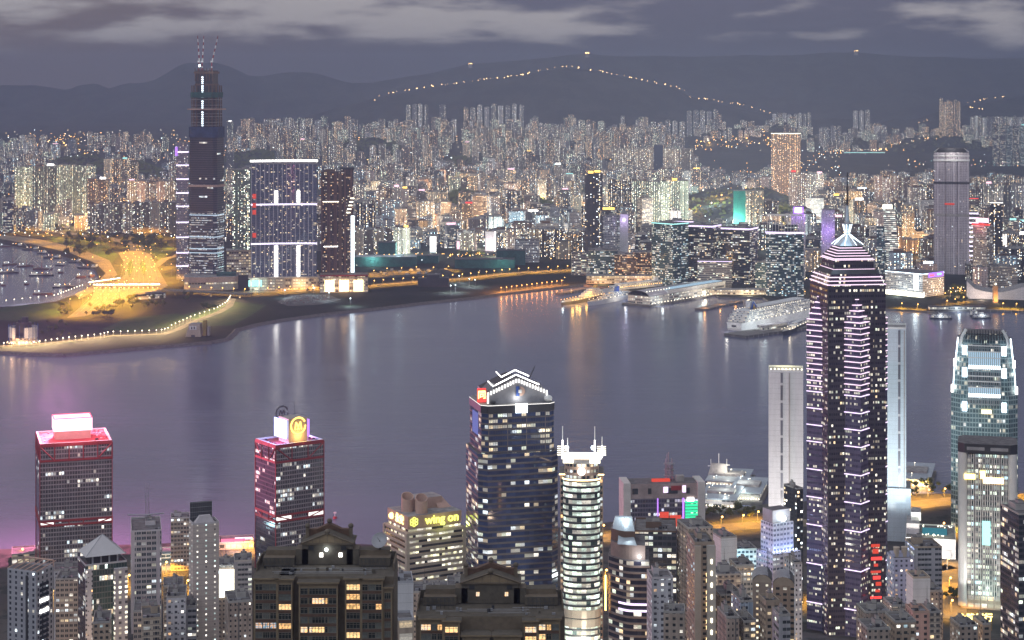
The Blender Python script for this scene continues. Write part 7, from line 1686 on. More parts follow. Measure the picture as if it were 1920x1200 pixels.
for px, py, lb in ((882, 119, 'small lit station building high on the far mountain, left of the highest light'), (1101, 99, 'bright amber lamps of a hilltop compound, highest light in the photo'), (1605, 95, 'small lone pair of lamps high on the dark mountain at the right')):
    Yq = 13800; t = thing('hilltop_station', lb, 'building', (PX(px, Yq), Yq, PZ(py, Yq) - 9)); b = MB(); b.box(0, 0, -25, 30, 14, 32, CONC); b.box(7, 0, 7, 9, 9, 9, CONC); b.build('wall', t)
    b = MB(); 
    for k in range(3): b.sph((-10 + 10 * k, -8, 8), 4.2 if px == 1101 else 2.6, em('amber_lamp_light', (1, .6, .22), 14) if 'amber_lamp_light' not in bpy.data.materials else bpy.data.materials['amber_lamp_light'], 6, 4)
    b.build('lamp_head', t)
# ---------------------------------------------------------------- trees
def leaf_mat():
    m = bpy.data.materials.new('foliage'); m.use_nodes = True; g = NT(m.node_tree)
    p = g.node('ShaderNodeBsdfPrincipled'); rn = g.node('ShaderNodeObjectInfo').outputs['Random']
    n = g.noise(g.node('ShaderNodeTexCoord').outputs['Object'], .5, 3.0)[0]
    g.put(p.inputs['Base Color'], g.mix(g.M('MULTIPLY', n, 1.2), g.mix(rn, (.040, .062, .022), (.060, .070, .020)), (.12, .13, .030)))
    p.inputs['Roughness'].default_value = .9; p.inputs['Specular IOR Level'].default_value = .15
    g.l.new(p.outputs[0], g.node('ShaderNodeOutputMaterial').inputs[0]); return m
LEAF = leaf_mat()
def tree_proto(seed, h):
    rg_ = random.Random(seed); r = thing('tree', 'tree', 'tree', (0, 0, -600), 0, 'trees')
    b = MB(); b.tube((0, 0, -.3), (0, 0, h * .45), .32, TRUNK, 6, .2); cs = []
    for k in range(6):
        a = k * 1.05 + rg_.random(); q = Vector((cos(a) * h * .26 * rg_.uniform(.6, 1), sin(a) * h * .26 * rg_.uniform(.6, 1), h * rg_.uniform(.5, .85)))
        b.tube((0, 0, h * .36), q, .15, TRUNK, 4, .06); cs.append((q, h * rg_.uniform(.15, .24)))
    cs.append((Vector((0, 0, h * .8)), h * .22)); b.build('trunk', r)
    b = MB()
    for c_, cr in cs:
        for k in range(46):
            v = Vector((rg_.gauss(0, 1), rg_.gauss(0, 1), rg_.gauss(0, .8))).normalized() * cr * rg_.uniform(.35, 1.08); o_ = c_ + v
            n_ = (v.normalized() + Vector((rg_.uniform(-.7, .7), rg_.uniform(-.7, .7), rg_.uniform(-.3, .9)))).normalized(); u = n_.orthogonal().normalized(); w_ = n_.cross(u); s_ = rg_.uniform(.35, .75) * h / 9
            b.face([o_ + u * s_, o_ + w_ * s_ * .8, o_ - u * s_, o_ - w_ * s_ * .8], LEAF)
    b.build('crown', r); return r
TP = [tree_proto(k, h) for k, h in ((1, 9), (2, 11), (3, 8))]; tused = [False] * 3; trg = random.Random(77)
def trees(px0, px1, py0, py1, n, label, group, zf=lambda Y: KG, s0=.8, s1=1.5):
    for k in range(n):
        px, py = trg.uniform(px0, px1), trg.uniform(py0, py1); X, Yq, z_ = G(px, py, 4 if py > 700 else KG); i = trg.randrange(3); sc = trg.uniform(s0, s1)
        if tused[i]: copy_tree(TP[i], (X, Yq, z_), trg.uniform(0, 6), label, group, sc)
        else:
            tused[i] = True; o = TP[i]; o.location = (X, Yq, z_); o.rotation_euler = (0, 0, trg.uniform(0, 6)); o['label'] = label; o['group'] = group; o.scale = (sc,) * 3
T1 = ('leafy tree in the orange-lit clump at the near tip of the toll plaza', 'trees at the tip of the toll plaza'); T2 = ('leafy tree in the dark row along the right side of the toll plaza', 'trees along the right side of the plaza')
T3 = ('yellow-lit tree in the groves between the highway loops behind the boat basin', 'trees between the highway loops'); T4 = ('dark tree on the unlit scrub behind the round ventilation building', 'trees on the dark scrub')
trees(108, 134, 574, 592, 12, *T1); trees(160, 214, 578, 596, 22, *T2); trees(214, 312, 563, 580, 34, *T2); trees(122, 222, 446, 482, 44, *T3, s0=1.4, s1=2.4); trees(228, 312, 448, 472, 40, *T3, s0=1.4, s1=2.4); trees(95, 122, 426, 437, 8, *T3)
trees(75, 130, 606, 632, 16, *T4, s0=.5, s1=1.0); trees(345, 362, 552, 568, 7, 'dark tree beside the elevated road right of the control building', 'trees beside the elevated road'); trees(372, 410, 575, 582, 8, 'dark tree in the row on the lawn near the lamp-lit road bend', 'trees on the lawn')
trees(520, 700, 538, 548, 18, 'small street tree in the row in front of the podium of the wide glass tower', 'street trees before the podiums', s0=.5, s1=.9); trees(850, 930, 478, 484, 14, 'dark tree in the row behind the long netted site hall', 'trees behind the site hall', s0=1, s1=1.4)
trees(1325, 1432, 958, 972, 26, 'dark green tree in the park row behind the lit piers', 'trees behind the lit piers', s0=.6, s1=1.0); trees(1704, 1790, 912, 930, 20, 'dark tree by the harbour road right of the pale blue-white slab tower', 'trees by the harbour road', s0=.6, s1=1.0); trees(1768, 1796, 1112, 1124, 8, 'small tree on the planted bend beside the lit city street', 'trees on the street bend', s0=.5, s1=.8)
trees(1776, 1812, 545, 572, 24, 'dark tree beside the pale curved hall on the far waterfront', 'trees beside the curved hall', s0=1, s1=1.4)

b = MB()
for mp, my, mh, mw, md in MOUNDS:
    for k in range(900 if my < 7000 else 420):
        u, v = trg.uniform(-1, 1), trg.uniform(-1, .5)
        if u * u + v * v > .97: continue
        px, Yq = mp + u * mw, my + v * md; X = PX(px, Yq); s_ = trg.uniform(3.5, 8) * (1 if my < 7000 else 1.6); o_ = Vector((X, Yq, T(X, Yq) + s_ * .25))
        n_ = Vector((trg.uniform(-.6, .6), trg.uniform(-1, .2), trg.uniform(.3, 1))).normalized(); a_ = n_.orthogonal().normalized(); c_ = n_.cross(a_)
        b.face([o_ + a_ * s_, o_ + c_ * s_ * .8, o_ - a_ * s_ * .9, o_ - c_ * s_], LEAF)
tag(b.build('hill_woods'), 'dark woods covering the low hills among the far city blocks', 'woods', kind='stuff')

# ---------------------------------------------------------------- vehicles
CARM = [plain('car_paint_' + n_, c_, .3, .2, var=.03) for n_, c_ in (('white', (.6, .6, .6)), ('silver', (.35, .36, .38)), ('red', (.35, .03, .03)), ('dark', (.04, .04, .05)))]
def car_proto(mat, lab, grp, L=4.5, w_=1.8, h=1.5, van=False):
    r = thing('car' if not van else 'truck', lab, 'car' if not van else 'truck', (0, 0, -700), 0, grp)
    b = MB(); b.box(0, 0, .35, L, w_, .55 if not van else h * .4, mat); b.build('body', r)
    b = MB(); 
    if van: b.box(-L * .12, 0, .35 + h * .4, L * .72, w_, h, mat); b.box(L * .38, 0, .35 + h * .4, L * .2, w_ * .95, h * .5, GLASSD)
    else: b.prism(rect(L * .62, w_ * .94, -L * .04), .91, h, GLASSD, mat, rect(L * .42, w_ * .8, -L * .05))
    b.build('cabin', r)
    b = MB()
    for sx in (-1, 1):
        for sy in (-1, 1): b.box(sx * L * .31, sy * w_ * .46, 0, .7, .22, .66, DARK)
    b.build('wheel', r); return r
crg = random.Random(9)
pp = [car_proto(CARM[k], lab, 'cars in the dark car park') for k, lab in enumerate(('white car parked in the floodlit car park on the dark reclaimed land', 'silver car parked in the floodlit car park on the dark reclaimed land', 'red car parked in the floodlit car park on the dark reclaimed land', 'dark car parked in the floodlit car park on the dark reclaimed land'))]
slots = []
for row, (pa, pb) in enumerate((((528, 569), (600, 567)), ((534, 565), (612, 562)), ((540, 560.5), (618, 558.5)), ((548, 556.5), (610, 555)))):
    a_, c_ = Vector(G(*pa)), Vector(G(*pb))
    for k in range(22):
        if crg.random() < .3: continue
        slots.append(a_.lerp(c_, (k + crg.uniform(-.1, .1)) / 21))
for k, p in enumerate(slots):
    q = pp[crg.choice((0, 0, 1, 1, 2, 3))] if k > 3 else pp[k]
    if k <= 3: q.location = (p.x, p.y, KG + .05); q.rotation_euler = (0, 0, R(96))
    else: copy_tree(q, (p.x, p.y, KG + .05), R(96 + crg.uniform(-4, 4)))
for q in range(2):
    gp = car_proto(CARM[q], ('white car driving on the orange-lit highway at the toll plaza', 'silver car driving on the orange-lit highway at the toll plaza')[q], 'cars on the highway'); fs = False
    for k in range(14):
        px, py = crg.choice(((crg.uniform(238, 285), crg.uniform(480, 505)), (crg.uniform(225, 295), crg.uniform(506, 532)), (crg.uniform(180, 250), crg.uniform(550, 575)))); loc = (*G(px, py)[:2], KG + .08); rz_ = R(70 + crg.uniform(-14, 14))
        if not fs: gp.location = loc; gp.rotation_euler = (0, 0, rz_); fs = True
        else: copy_tree(gp, loc, rz_)
gp = car_proto(CARM[0], 'white truck parked in the orange-lit yard right of the brown twin tower', 'trucks in the lit yard', 9, 2.5, 3.0, True); fs = False
for k in range(16):
    loc = (*G(crg.uniform(705, 850), crg.uniform(507, 516))[:2], KG + .08); rz_ = crg.uniform(0, 3)
    if not fs: gp.location = loc; fs = True
    else: copy_tree(gp, loc, rz_)

# ---------------------------------------------------------------- boats in the basin
def boat(kind, px, py, L, rz, label, lit):
    X, Yq, _ = G(px, py, 0); r = thing(kind, label, 'boat', (X, Yq, 0), rz, 'boats in the basin'); w_ = L * .26
    pl = lambda k: [(-L / 2, -w_ / 2 * k), (L * .3, -w_ / 2 * k), (L / 2, -w_ * .1 * k), (L / 2, w_ * .1 * k), (L * .3, w_ / 2 * k), (-L / 2, w_ / 2 * k)]
    b = MB(); b.prism(pl(.8), -1, 2.8, HULLD if lit else plain('rusty_hull', (.13, .05, .035), .8) if 'rusty_hull' not in bpy.data.materials else bpy.data.materials['rusty_hull'], CONC, pl(1)); b.build('hull', r)
    b = MB(); b.box(-L * .3, 0, 2.82, L * .24, w_ * .7, 3, WHITEP, tm=ROOFL); b.box(-L * .3, 0, 5.85, L * .14, w_ * .5, 2.4, F_SHIP, tm=ROOFL, cw=4); b.build('deckhouse', r)
    if kind == 'derrick_barge':
        b = MB(); b.tube((L * .05, -1.5, 2.8), (L * .05, 0, 17), .35, REDP); b.tube((L * .05, 1.5, 2.8), (L * .05, 0, 17), .35, REDP); b.tube((L * .08, 0, 4), (L * .48, 0, 19), .35, WHITEP); b.tube((L * .05, 0, 17), (L * .48, 0, 19), .1, DARK); b.build('derrick', r)
        b = MB(); b.box(L * .18, 0, 2.82, L * .25, w_ * .6, 1.6, plain('cargo_heap', (.16, .13, .1), .9) if 'cargo_heap' not in bpy.data.materials else bpy.data.materials['cargo_heap']); b.build('cargo', r)
    else:
        b = MB(); b.tube((-L * .3, 0, 8), (-L * .3, 0, 12), .15, WHITEP); b.build('mast', r)
    b = MB()
    for k in range(4 if lit else 2): b.sph((-L * .4 + k * L * .22, -w_ * .3, 6.8), .75, (E_LAMPW, E_FLOOD, E_SOD, E_LAMPW)[k], 5, 3)
    b.build('boat_lamp', r)
    if lit and L > 42: plight(r, (-L * .1, -w_ * .9, 6), ((1, .85, .6), (.75, .95, 1))[int(px) % 2], 2600, 1.0)
bl_ = [(12, 512, 52, 10, 'derrick_barge', 1), (78, 517, 50, 4, 'derrick_barge', 1), (120, 539, 44, 8, 'derrick_barge', 1), (165, 503, 48, 170, 'derrick_barge', 1), (98, 484, 44, 165, 'derrick_barge', 1), (58, 469, 44, 170, 'derrick_barge', 1), (22, 497, 40, 20, 'derrick_barge', 0), (80, 505, 42, 176, 'derrick_barge', 0), (80, 552, 36, 5, 'motor_boat', 0), (48, 500, 34, 30, 'derrick_barge', 0),
       (112, 498, 26, 150, 'motor_boat', 1), (140, 492, 30, 165, 'motor_boat', 1), (30, 462, 34, 172, 'motor_boat', 1), (78, 476, 26, 160, 'motor_boat', 1), (152, 520, 22, 40, 'motor_boat', 0), (172, 518, 20, 70, 'motor_boat', 0), (8, 463, 30, 5, 'motor_boat', 0), (114, 512, 12, 0, 'motor_boat', 0), (6, 536, 10, 0, 'motor_boat', 0), (50, 534, 10, 30, 'motor_boat', 0)]
wh_ = ['largest barge at the left edge of the boat basin', 'lit barge with a raised boom alone in the middle of the basin', 'barge with a dark tower rig nearest the quay lamps', 'lit barge moored at the right end of the basin quay', 'lit barge moored third along the far basin quay', 'lit barge moored at the far left part of the basin quay', 'dark barge behind the largest barge', 'dark barge just behind the lit middle barge', 'low flat boat nearest the quay lamp row', 'dark barge between the two dark ones at left', 'small lit boat between the far quay and the middle barge', 'white lit boat against the far basin quay', 'lit boat at the far end of the quay at the left edge', 'small lit boat tucked between two quayside barges', 'small dark boat by the orange highway side of the basin', 'tiny dark boat against the basin corner by the highway', 'dark boat at the far left edge of the basin', 'tiny dark launch alone right of the middle barge', 'tiny dark launch alone at the left edge near the quay lamps', 'tiny dark launch alone in the near part of the basin']
for (px, py, L, rz_, kd, lt), lb in zip(bl_, wh_): boat(kd, px, py, L, R(rz_), lb, lt)
X, Yq, _ = G(628, 972, 0); r = thing('harbour_buoy', 'small red and white buoy floating between the dark emblem tower and the banded store', 'buoy', (X, Yq, 0)); b = MB(); b.cyl(0, 0, -.5, 2.2, 2.2, REDP, 12, 1.7); b.build('float', r); b = MB(); b.tube((0, 0, 1.6), (0, 0, 4.6), .3, WHITEP, 6); b.box(0, 0, 4.6, 2.4, .8, 1.4, WHITEP); b.build('marker', r)

# ---------------------------------------------------------------- the city behind the landmarks
crg = random.Random(2024); cand = []
occ = {}
def free(X, Yq, rad):
    k0 = (int(X // 40), int(Yq // 40))
    for i in range(k0[0] - 2, k0[0] + 3):
        for j in range(k0[1] - 2, k0[1] + 3):
            for (a_, b_, q) in occ.get((i, j), ()):
                if abs(a_ - X) < (rad + q) * .92 and abs(b_ - Yq) < (rad + q) * .92: return False
    return True
def put(X, Yq, rad): occ.setdefault((int(X // 40), int(Yq // 40)), []).append((X, Yq, rad))
for o in COL.objects:
    if o.parent is None and o.type == 'EMPTY' and o.location.y > 3350 and o.get('category') in ('tower block', 'office tower', 'office block', 'skyscraper', 'hotel', 'tower', 'podium', 'building', 'construction site', 'office building', 'hall', 'concert hall', 'annex'):
        w_ = max((abs(v[0]) for ch in o.children if ch.type == 'MESH' for v in ch.bound_box), default=15); put(o.location.x, o.location.y, max(16, w_))
def blocked(px, Yq):
    gy = HY + F * CZ / Yq
    if px < 660 and Yq < 4250 and not (345 < px): return True
    if px < 345 and Yq < 4880: return True
    if px < 660 and Yq < 3950: return True
    if px < 1010 and gy > 478: return True
    if 1010 <= px < 1110 and gy > 498: return True
    if 1110 <= px < 1440 and gy > 520: return True
    if px >= 1440 and gy > 556: return True
    for mp, my, mh, mw, md in MOUNDS:
        if ((px - mp) / (mw * 1.0)) ** 2 + ((Yq - my) / (md * 1.1)) ** 2 < 1 and my < 10600: return True
    if 1300 < px < 1450 and 8300 < Yq < 10300: return True
    if 1580 < px < 1930 and 7600 < Yq < 10500 and not (7900 < Yq < 8200 and px > 1820): return True
    if 1180 < px < 1300 and 4700 < Yq < 5200: return True
    if 1300 < px < 1440 and 4650 < Yq < 5450: return True
    return False
PAL = {'mix': [R_BEIGE, R_GREY, R_PINK, R_GREEN, R_WHITE, R_BROWN, R_DARK, R_BLUE, R_CREAM], 'urban': [R_BEIGE, R_GREY, R_GREY, R_PINK, R_WHITE, R_DARK, R_BLUE, O_BAND, O_WHITE, O_GLASS, R_CREAM], 'estate': [R_BEIGE, R_BEIGE, R_GREEN, R_GREY, R_CREAM, R_BROWN]}
def cadd(px, Yq, w_, d_, h, fm, rz=0.0, force=False, grp=None):
    X = PX(px, Yq)
    if not force and (blocked(px, Yq) or not free(X, Yq, (w_ + d_) / 4)): return False
    put(X, Yq, (w_ + d_) / 4); cand.append([X, Yq, w_, d_, h, fm, rz, T(X, Yq) if Yq > 5300 else KG, grp]); return True
def fill(px0, px1, Y0, Y1, n, h0, h1, w0, w1, pal, pw_=1.6):
    for k in range(n):
        px, Yq = crg.uniform(px0, px1), crg.uniform(Y0, Y1); u = crg.random() ** pw_
        cadd(px, Yq, crg.uniform(w0, w1), crg.uniform(w0 * .8, w1 * .8), h0 + (h1 - h0) * u, crg.choice(PAL[pal]), crg.choice((0, 0, .12, -.2, .3)))
def row(px0, px1, top, Yq, n, fm, nn=None, gap=.1, d_=26, jit=4, grp=None):
    for k in range(n):
        a_ = px0 + (px1 - px0) * k / n; c_ = px0 + (px1 - px0) * (k + 1 - (gap if Yq < 8000 else .3)) / n; X = PX((a_ + c_) / 2, Yq); z_ = T(X, Yq) if Yq > 5300 else KG
        cadd((a_ + c_) / 2, Yq + crg.uniform(-12, 12), (c_ - a_) * Yq / F, d_, PZ(top + crg.uniform(-jit, jit), Yq) - z_, fm if not isinstance(fm, list) else crg.choice(fm), 0, True, grp)
row(30, 62, 312, 5560, 1, R_GREEN, jit=1); row(62, 180, 310, 5600, 5, R_GREEN, d_=30, jit=2); row(165, 205, 336, 5480, 2, R_BROWN); row(166, 250, 382, 5000, 5, R_BEIGE, jit=1); row(250, 336, 379, 4990, 5, R_BEIGE, jit=1); row(196, 260, 300, 6600, 4, R_CREAM); row(240, 331, 340, 5500, 5, [R_PINK, R_GREY, R_BEIGE]); row(0, 66, 264, 8700, 6, [R_WHITE, R_GREEN]); row(165, 243, 250, 9500, 7, [R_CREAM, R_BEIGE]); row(252, 288, 250, 9600, 3, R_CREAM); row(8, 30, 372, 5000, 1, O_GLASS)
row(664, 740, 430, 4350, 4, R_BEIGE, jit=2); row(668, 705, 382, 4650, 3, R_DARK, jit=3); row(740, 770, 425, 4380, 2, R_BEIGE, jit=2); row(706, 768, 352, 5300, 4, [R_GREY, R_BROWN]); row(663, 720, 428, 4330, 0, R_BEIGE)
row(762, 806, 196, 10300, 4, R_WHITE, d_=24); row(824, 842, 198, 10350, 1, R_GREY); row(869, 986, 199, 10350, 9, [R_WHITE, R_GREY, R_CREAM], d_=24); row(990, 1042, 234, 10300, 5, [R_WHITE, R_GREY]); row(1050, 1118, 229, 10250, 6, [R_CREAM, R_GREY]); row(494, 554, 222, 10300, 5, [R_WHITE, R_GREY, R_CREAM]); row(560, 605, 236, 10100, 4, R_CREAM); row(622, 700, 232, 10200, 6, [R_WHITE, R_GREEN]); row(700, 762, 240, 9900, 5, [R_GREEN, R_CREAM]); row(480, 497, 228, 9300, 1, R_BROWN)
row(1288, 1350, 208, 10950, 5, R_WHITE, d_=24, jit=2); row(1192, 1288, 228, 10300, 7, [R_WHITE, R_GREY]); row(1345, 1375, 243, 10500, 3, R_WHITE); row(1384, 1418, 245, 10500, 3, R_GREY); row(1449, 1486, 213, 11300, 4, R_WHITE, jit=1); row(1488, 1523, 213, 11350, 4, R_WHITE, jit=1); row(1600, 1634, 208, 11200, 3, R_WHITE, jit=1); row(1536, 1580, 240, 10900, 4, R_GREY); row(1640, 1665, 236, 11000, 2, R_GREY); row(1762, 1802, 190, 10750, 6, R_CREAM, jit=2, d_=20)
row(1820, 1850, 218, 10900, 4, R_WHITE); row(1850, 1925, 219, 10950, 9, R_WHITE, jit=1); row(1862, 1925, 236, 8900, 5, [O_TEAL, O_GLASS]); row(1845, 1880, 345, 5200, 2, R_GREY, jit=1); row(1880, 1925, 347, 5250, 3, R_GREY, jit=1); row(1640, 1700, 330, 5900, 4, [R_GREY, R_PINK])
row(1480, 1545, 322, 5800, 4, [R_PINK, R_GREY]); row(1140, 1215, 336, 5300, 4, R_DARK); row(1185, 1292, 340, 5250, 6, R_GREEN, jit=2)
fill(660, 1108, 4300, 4850, 130, 20, 62, 26, 60, 'urban'); fill(655, 1290, 4850, 5600, 190, 24, 84, 24, 54, 'urban'); fill(640, 1330, 5600, 6700, 320, 28, 90, 18, 40, 'mix'); fill(600, 1310, 6700, 8200, 420, 30, 95, 20, 42, 'mix'); fill(430, 1280, 8200, 10400, 520, 60, 118, 20, 36, 'estate', 1.0)
fill(1108, 1500, 4000, 4700, 90, 22, 60, 24, 48, 'urban'); fill(1430, 1935, 3640, 4500, 190, 20, 66, 26, 62, 'urban'); fill(1430, 1935, 4500, 6000, 240, 22, 84, 24, 52, 'urban'); fill(1400, 1935, 6000, 7600, 240, 20, 62, 22, 44, 'mix'); fill(1300, 1935, 10500, 11600, 210, 30, 78, 24, 42, 'estate'); fill(1240, 1460, 7000, 8300, 60, 14, 40, 22, 44, 'mix')
fill(-25, 345, 5050, 6800, 150, 22, 62, 22, 44, 'mix'); fill(-25, 480, 6800, 9400, 240, 26, 76, 22, 44, 'mix'); fill(345, 475, 4300, 6800, 70, 26, 64, 22, 40, 'mix'); fill(590, 662, 4050, 5600, 60, 26, 62, 22, 40, 'urban'); fill(1440, 1960, 3560, 3700, 26, 22, 50, 26, 44, 'urban')
# how much of each is seen, nearest first
cand.sort(key=lambda c_: c_[1]); mask = np.zeros((360, 984), bool)
for (a_, b_, t_, q_) in ((331, 422, 130, 545), (471, 594, 297, 550), (602, 662, 315, 530), (436, 471, 318, 520), (1097, 1130, 326, 530), (1222, 1440, 425, 560), (1436, 1507, 405, 560), (1503, 1670, 470, 720), (1751, 1817, 285, 540)): mask[t_ // 2:q_ // 2, (a_ + 24) // 2:(b_ + 24) // 2] = True
for c_ in cand:
    X, Yq, w_, d_, h, fm, rz_, z_, gp_ = c_; s = F / Yq; px = 960 + X * s
    x0, x1 = int((px - w_ / 2 * s + 24) / 2), int((px + w_ / 2 * s + 24) / 2) + 1; y0, y1 = int((HY + (CZ - z_ - h) * s) / 2), int((HY + (CZ - z_) * s) / 2)
    x0, x1, y0, y1 = max(0, x0), min(984, x1), max(0, y0), min(360, y1); v = mask[y0:y1, x0:x1]; c_.append(int((~v).sum()) if v.size else 0); mask[y0:y1, x0:x1] = True
order = sorted(range(len(cand)), key=lambda i: -cand[i][9]); single = set(order[:262])
def body(b, W, D, h, fm, rs, uo, ox=0.0, oy=0.0, oz=0.0, rz_=0.0, detail=True):
    nn = max(1, int(W / 9)) if fm in PAL['mix'] else 1
    pl = notched(W, D, nn, 2.4, .3) if nn > 1 and detail else rect(W, D)
    c, q = cos(rz_), sin(rz_); tr = lambda P: [(ox + x * c - y_ * q, oy + x * q + y_ * c) for x, y_ in P]
    rm = rs.choice((ROOF, ROOF, ROOFL, CONC)); b.prism(tr(pl), oz, oz + h, fm, rm, cw=fm['cw'], uo=uo)
    k = rs.uniform(.3, .55); b.prism(tr(rect(W * k, D * .5, W * rs.uniform(-.15, .15), 0)), oz + h + .05, oz + h + rs.uniform(3, 6.5), rs.choice((CONC, ROOFL, BROWN)), rm)
    if detail: b.prism(tr(rect(W * .2, D * .25, W * rs.uniform(-.3, .3), 0)), oz + h + .06, oz + h + rs.uniform(2, 4), STEEL, rm)
MARKS = [(r_['label'], 960 + F * r_.location.x / r_.location.y) for r_ in COL.objects if r_.parent is None and r_.get('category') and False]
ADJ = {'beige': 'beige', 'grey': 'grey', 'pink': 'pinkish', 'sage_green': 'sage green', 'white': 'white', 'brown': 'brown', 'charcoal': 'dark', 'blue_grey': 'blue-grey', 'cream': 'cream'}
def where(px, Yq):
    if px < 100: a_ = 'above the boat basin'
    elif px < 215: a_ = 'above the highway groves'
    elif px < 345: a_ = 'left of the ringed tower'
    elif px < 480: a_ = 'beside the sage grey tower'
    elif px < 600: a_ = 'behind the wide glass tower'
    elif px < 690: a_ = 'behind the brown twin tower'
    elif px < 790: a_ = 'above the netted sites'
    elif px < 890: a_ = 'above the black hall'
    elif px < 990: a_ = 'above the terraced office'
    elif px < 1095: a_ = 'left of the gold-crowned tower'
    elif px < 1190: a_ = 'right of the gold-crowned tower'
    elif px < 1290: a_ = 'above the teal-topped tower'
    elif px < 1400: a_ = 'above the lilac-banded towers'
    elif px < 1520: a_ = 'above the curved office tower'
    elif px < 1660: a_ = 'around the spire'
    elif px < 1745: a_ = 'above the white waterfront hotel'
    elif px < 1830: a_ = 'around the concrete giant'
    else: a_ = 'near the right edge'
    return a_
def depth(Yq): return 'front rows' if Yq < 4700 else 'second rows' if Yq < 5700 else 'middle rows' if Yq < 7200 else 'back rows' if Yq < 9400 else 'hill foot rows'
stuff = MB(); used = {}; lits = []
for i, c_ in enumerate(cand):
    X, Yq, w_, d_, h, fm, rz_, z_, gp_, vis = c_; rs = random.Random(i * 13 + 5); px = 960 + F * X / Yq
    if i in single:
        b = MB(); body(b, w_, d_, h + 4, fm, rs, 0)
        nm = dict((id(m), n_) for m, n_ in RES).get(id(fm)); res = nm is not None
        ad = ADJ.get(nm) or {'facade_office_dark': 'dark glass', 'facade_office_teal': 'teal glass', 'facade_white_office': 'white', 'facade_banded_office': 'banded'}.get(fm.name, 'pale')
        sz = 'tall slim' if h / w_ > 3.3 else 'tall' if h / w_ > 2.3 else 'mid-height' if h / w_ > 1.35 else 'low broad'
        kd = 'apartment block' if res else 'office block'
        o = b.build('apartment_block' if res else 'office_block', None, (X, Yq, z_ - 4), rz_)
        lab = f'{sz} {ad} {kd} in the {depth(Yq)} {where(px, Yq)}'
        tag(o, lab, 'tower block' if res else 'office block', f'{kd}s in the {depth(Yq)} {where(px, Yq)}')
        if h > 40 and rs.random() < .12:
            b = MB(); b.box(0, -d_ * .3, h + 5, w_ * .6, 1, rs.uniform(3, 6), rs.choice((E_WHITE, E_COOL, E_GOLD, E_RED, E_TEAL, E_PINK))); b.build('roof_sign', o)
    elif vis > 0:
        body(stuff, w_, d_, h + 4, fm, rs, (i % 160) * 6000.0, X, Yq, z_ - 4, rz_, Yq < 7000)
tag(stuff.build('distant_city'), 'dense mass of small lit apartment and office blocks filling the far shore up to the hills', 'city blocks', kind='stuff')
# street lights of the far city
b = MB(); lm = [E_LAMPW, E_SOD, E_SOD, E_FLOOD, E_WARM, E_CREAM]
def spark(x, y_, z_, r_, m):
    r_ *= .95
    p = [(x + r_, y_, z_), (x, y_ + r_, z_), (x - r_, y_, z_), (x, y_ - r_, z_)]
    for k in range(4): b.face([p[k], p[(k + 1) % 4], (x, y_, z_ + r_)], m); b.face([p[(k + 1) % 4], p[k], (x, y_, z_ - r_)], m)
for k in range(4200):
    px = crg.uniform(-20, 1940); Yq = 3700 + 6800 * crg.random() ** 1.2
    gy = HY + F * CZ / Yq
    if blocked(px, Yq) and crg.random() < .93: continue
    X = PX(px, Yq); z_ = (T(X, Yq) if Yq > 5300 else KG) + crg.choice((8, 9, 10, 14, 30)); spark(X, Yq, z_, crg.uniform(.7, 1.5) * Yq / 5200, crg.choice(lm))
def sparkline(px0, px1, Y0, Y1, n, ms, zr=(6, 14)):
    for k in range(n):
        px, Yq = crg.uniform(px0, px1), crg.uniform(Y0, Y1); X = PX(px, Yq); spark(X, Yq, (T(X, Yq) if Yq > 5300 else KG) + crg.uniform(*zr), crg.uniform(.8, 1.7) * Yq / 5600, crg.choice(ms))
sparkline(1302, 1450, 10350, 10600, 90, [E_SOD, E_SOD, E_LAMPW]); sparkline(1560, 1760, 10420, 10600, 70, [E_SOD, E_LAMPW, E_CREAM]); sparkline(1700, 1925, 8700, 8950, 60, [E_SOD, E_LAMPW, E_PINK, E_TEAL], (6, 30)); sparkline(60, 150, 9300, 9800, 40, [E_SOD, E_GOLD], (10, 40)); sparkline(-10, 480, 8600, 9800, 90, [E_SOD, E_WARM, E_LAMPW]); sparkline(150, 330, 7000, 7200, 50, [E_SOD, E_CREAM], (8, 20)); sparkline(0, 345, 4750, 4900, 46, [E_LAMPW, E_FLOOD, E_SOD]); sparkline(1110, 1240, 3740, 3760, 40, [E_SOD, E_LAMPW], (6, 26)); sparkline(665, 1010, 4190, 4260, 70, [E_SOD, E_SOD, E_LAMPW]); sparkline(1440, 1920, 3470, 3560, 70, [E_SOD, E_LAMPW, E_CREAM])
SPK = b
tag_lights = lambda: tag(SPK.build('distant_street_lights'), 'countless warm and white street lights scattered between the far city blocks', 'city lights', kind='stuff')
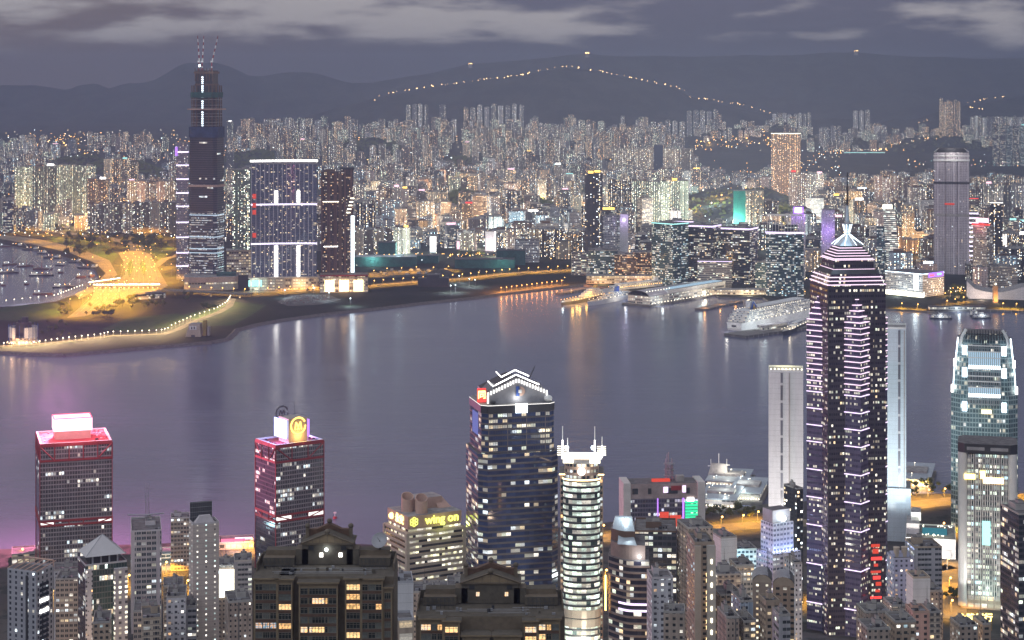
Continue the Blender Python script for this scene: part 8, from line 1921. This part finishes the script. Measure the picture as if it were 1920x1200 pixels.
for k, (px, Yq, c_, pw_) in enumerate([(crg.uniform(660, 1920), crg.uniform(4250, 6800), crg.choice(((1, .5, .16), (1, .55, .2), (1, .75, .45), (.8, 1, .95), (1, .9, .75))), 800e3) for _ in range(70)] + [(crg.uniform(0, 345), crg.uniform(4800, 5600), (1, .6, .25), 420e3) for _ in range(9)] + [(1180, 4150, (1, .6, .3), 250e3), (1450, 3560, (1, .8, .5), 200e3), (1560, 3540, (1, .75, .45), 200e3), (1800, 3480, (1, .65, .35), 200e3), (1735, 4300, (1, .5, .2), 500e3), (1560, 4600, (1, .5, .25), 500e3), (830, 5200, (1, .55, .25), 500e3), (1080, 4420, (1, .7, .3), 300e3), (120, 9500, (1, .55, .2), 6e5), (1330, 10450, (1, .5, .2), 2.5e5), (1400, 10450, (1, .5, .2), 2.5e5), (1440, 10480, (1, .5, .2), 2.5e5), (1650, 10480, (1, .6, .3), 2.5e5), (1375, 5240, (.65, 1, .9), 500e3), (1415, 5250, (.65, 1, .9), 400e3)]):
    for q in range(30):
        X = PX(px, Yq)
        if free(X, Yq, 10) or k >= 79: break
        px += crg.uniform(-9, 9); Yq += crg.uniform(-30, 30)
    plight(None, (X, Yq, (T(X, Yq) if Yq > 5300 else KG) + 16), c_, pw_, 3, 'street_glow_light'); SPK_P = (X, Yq - 4, (T(X, Yq) if Yq > 5300 else KG) + 16); spark(*SPK_P, 2.4 * Yq / 5200, E_SOD if c_[2] < .5 else E_LAMPW); b_ = None
tag_lights()
# long lit shed and screens beyond the old airfield
for px0, px1, t_, b_, Yq, m, nm, lab in ((1582, 1658, 285, 300, 10300, E_TEAL, 'lit_mall', 'long low lit hall with green and lilac glow beyond the dark airfield'), (1592, 1622, 293, 301, 10200, E_PINK, 'lit_mall', 'small pink-framed lit hall in front of the long lit hall')):
    s = Yq / F; r = thing(nm, lab, 'shopping mall', (PX((px0 + px1) / 2, Yq), Yq, T(PX((px0 + px1) / 2, Yq), Yq))); W = (px1 - px0) * s; H = PZ(t_, Yq) - r.location.z
    b = MB(); b.box(0, 0, 0, W, 30, H, O_TEAL if m is E_TEAL else R_PINK, tm=ROOF); b.build('wall', r); b = MB(); b.box(0, -15.6, H - 4, W, 1, 3.4, m); b.box(-W / 2 + 2, -15.7, 2, 4, 1, H - 4, m); b.box(W / 2 - 2, -15.7, 2, 4, 1, H - 4, m); b.build('light_frame', r)
# ---------------------------------------------------------------- air
hz_ = bpy.data.materials.new('haze_air'); hz_.use_nodes = True; g = NT(hz_.node_tree); pv = g.node('ShaderNodeVolumePrincipled')
g.put(pv.inputs['Color'], (.385, .44, .62)); pv.inputs['Density'].default_value = 8.5e-5; pv.inputs['Anisotropy'].default_value = .25
g.l.new(pv.outputs[0], g.node('ShaderNodeOutputMaterial').inputs['Volume'])
b = MB(); b.box(0, 8000, -4, 17000, 20400, 694, hz_); tag(b.build('haze'), 'thin night haze over the harbour and city', 'haze', kind='stuff')
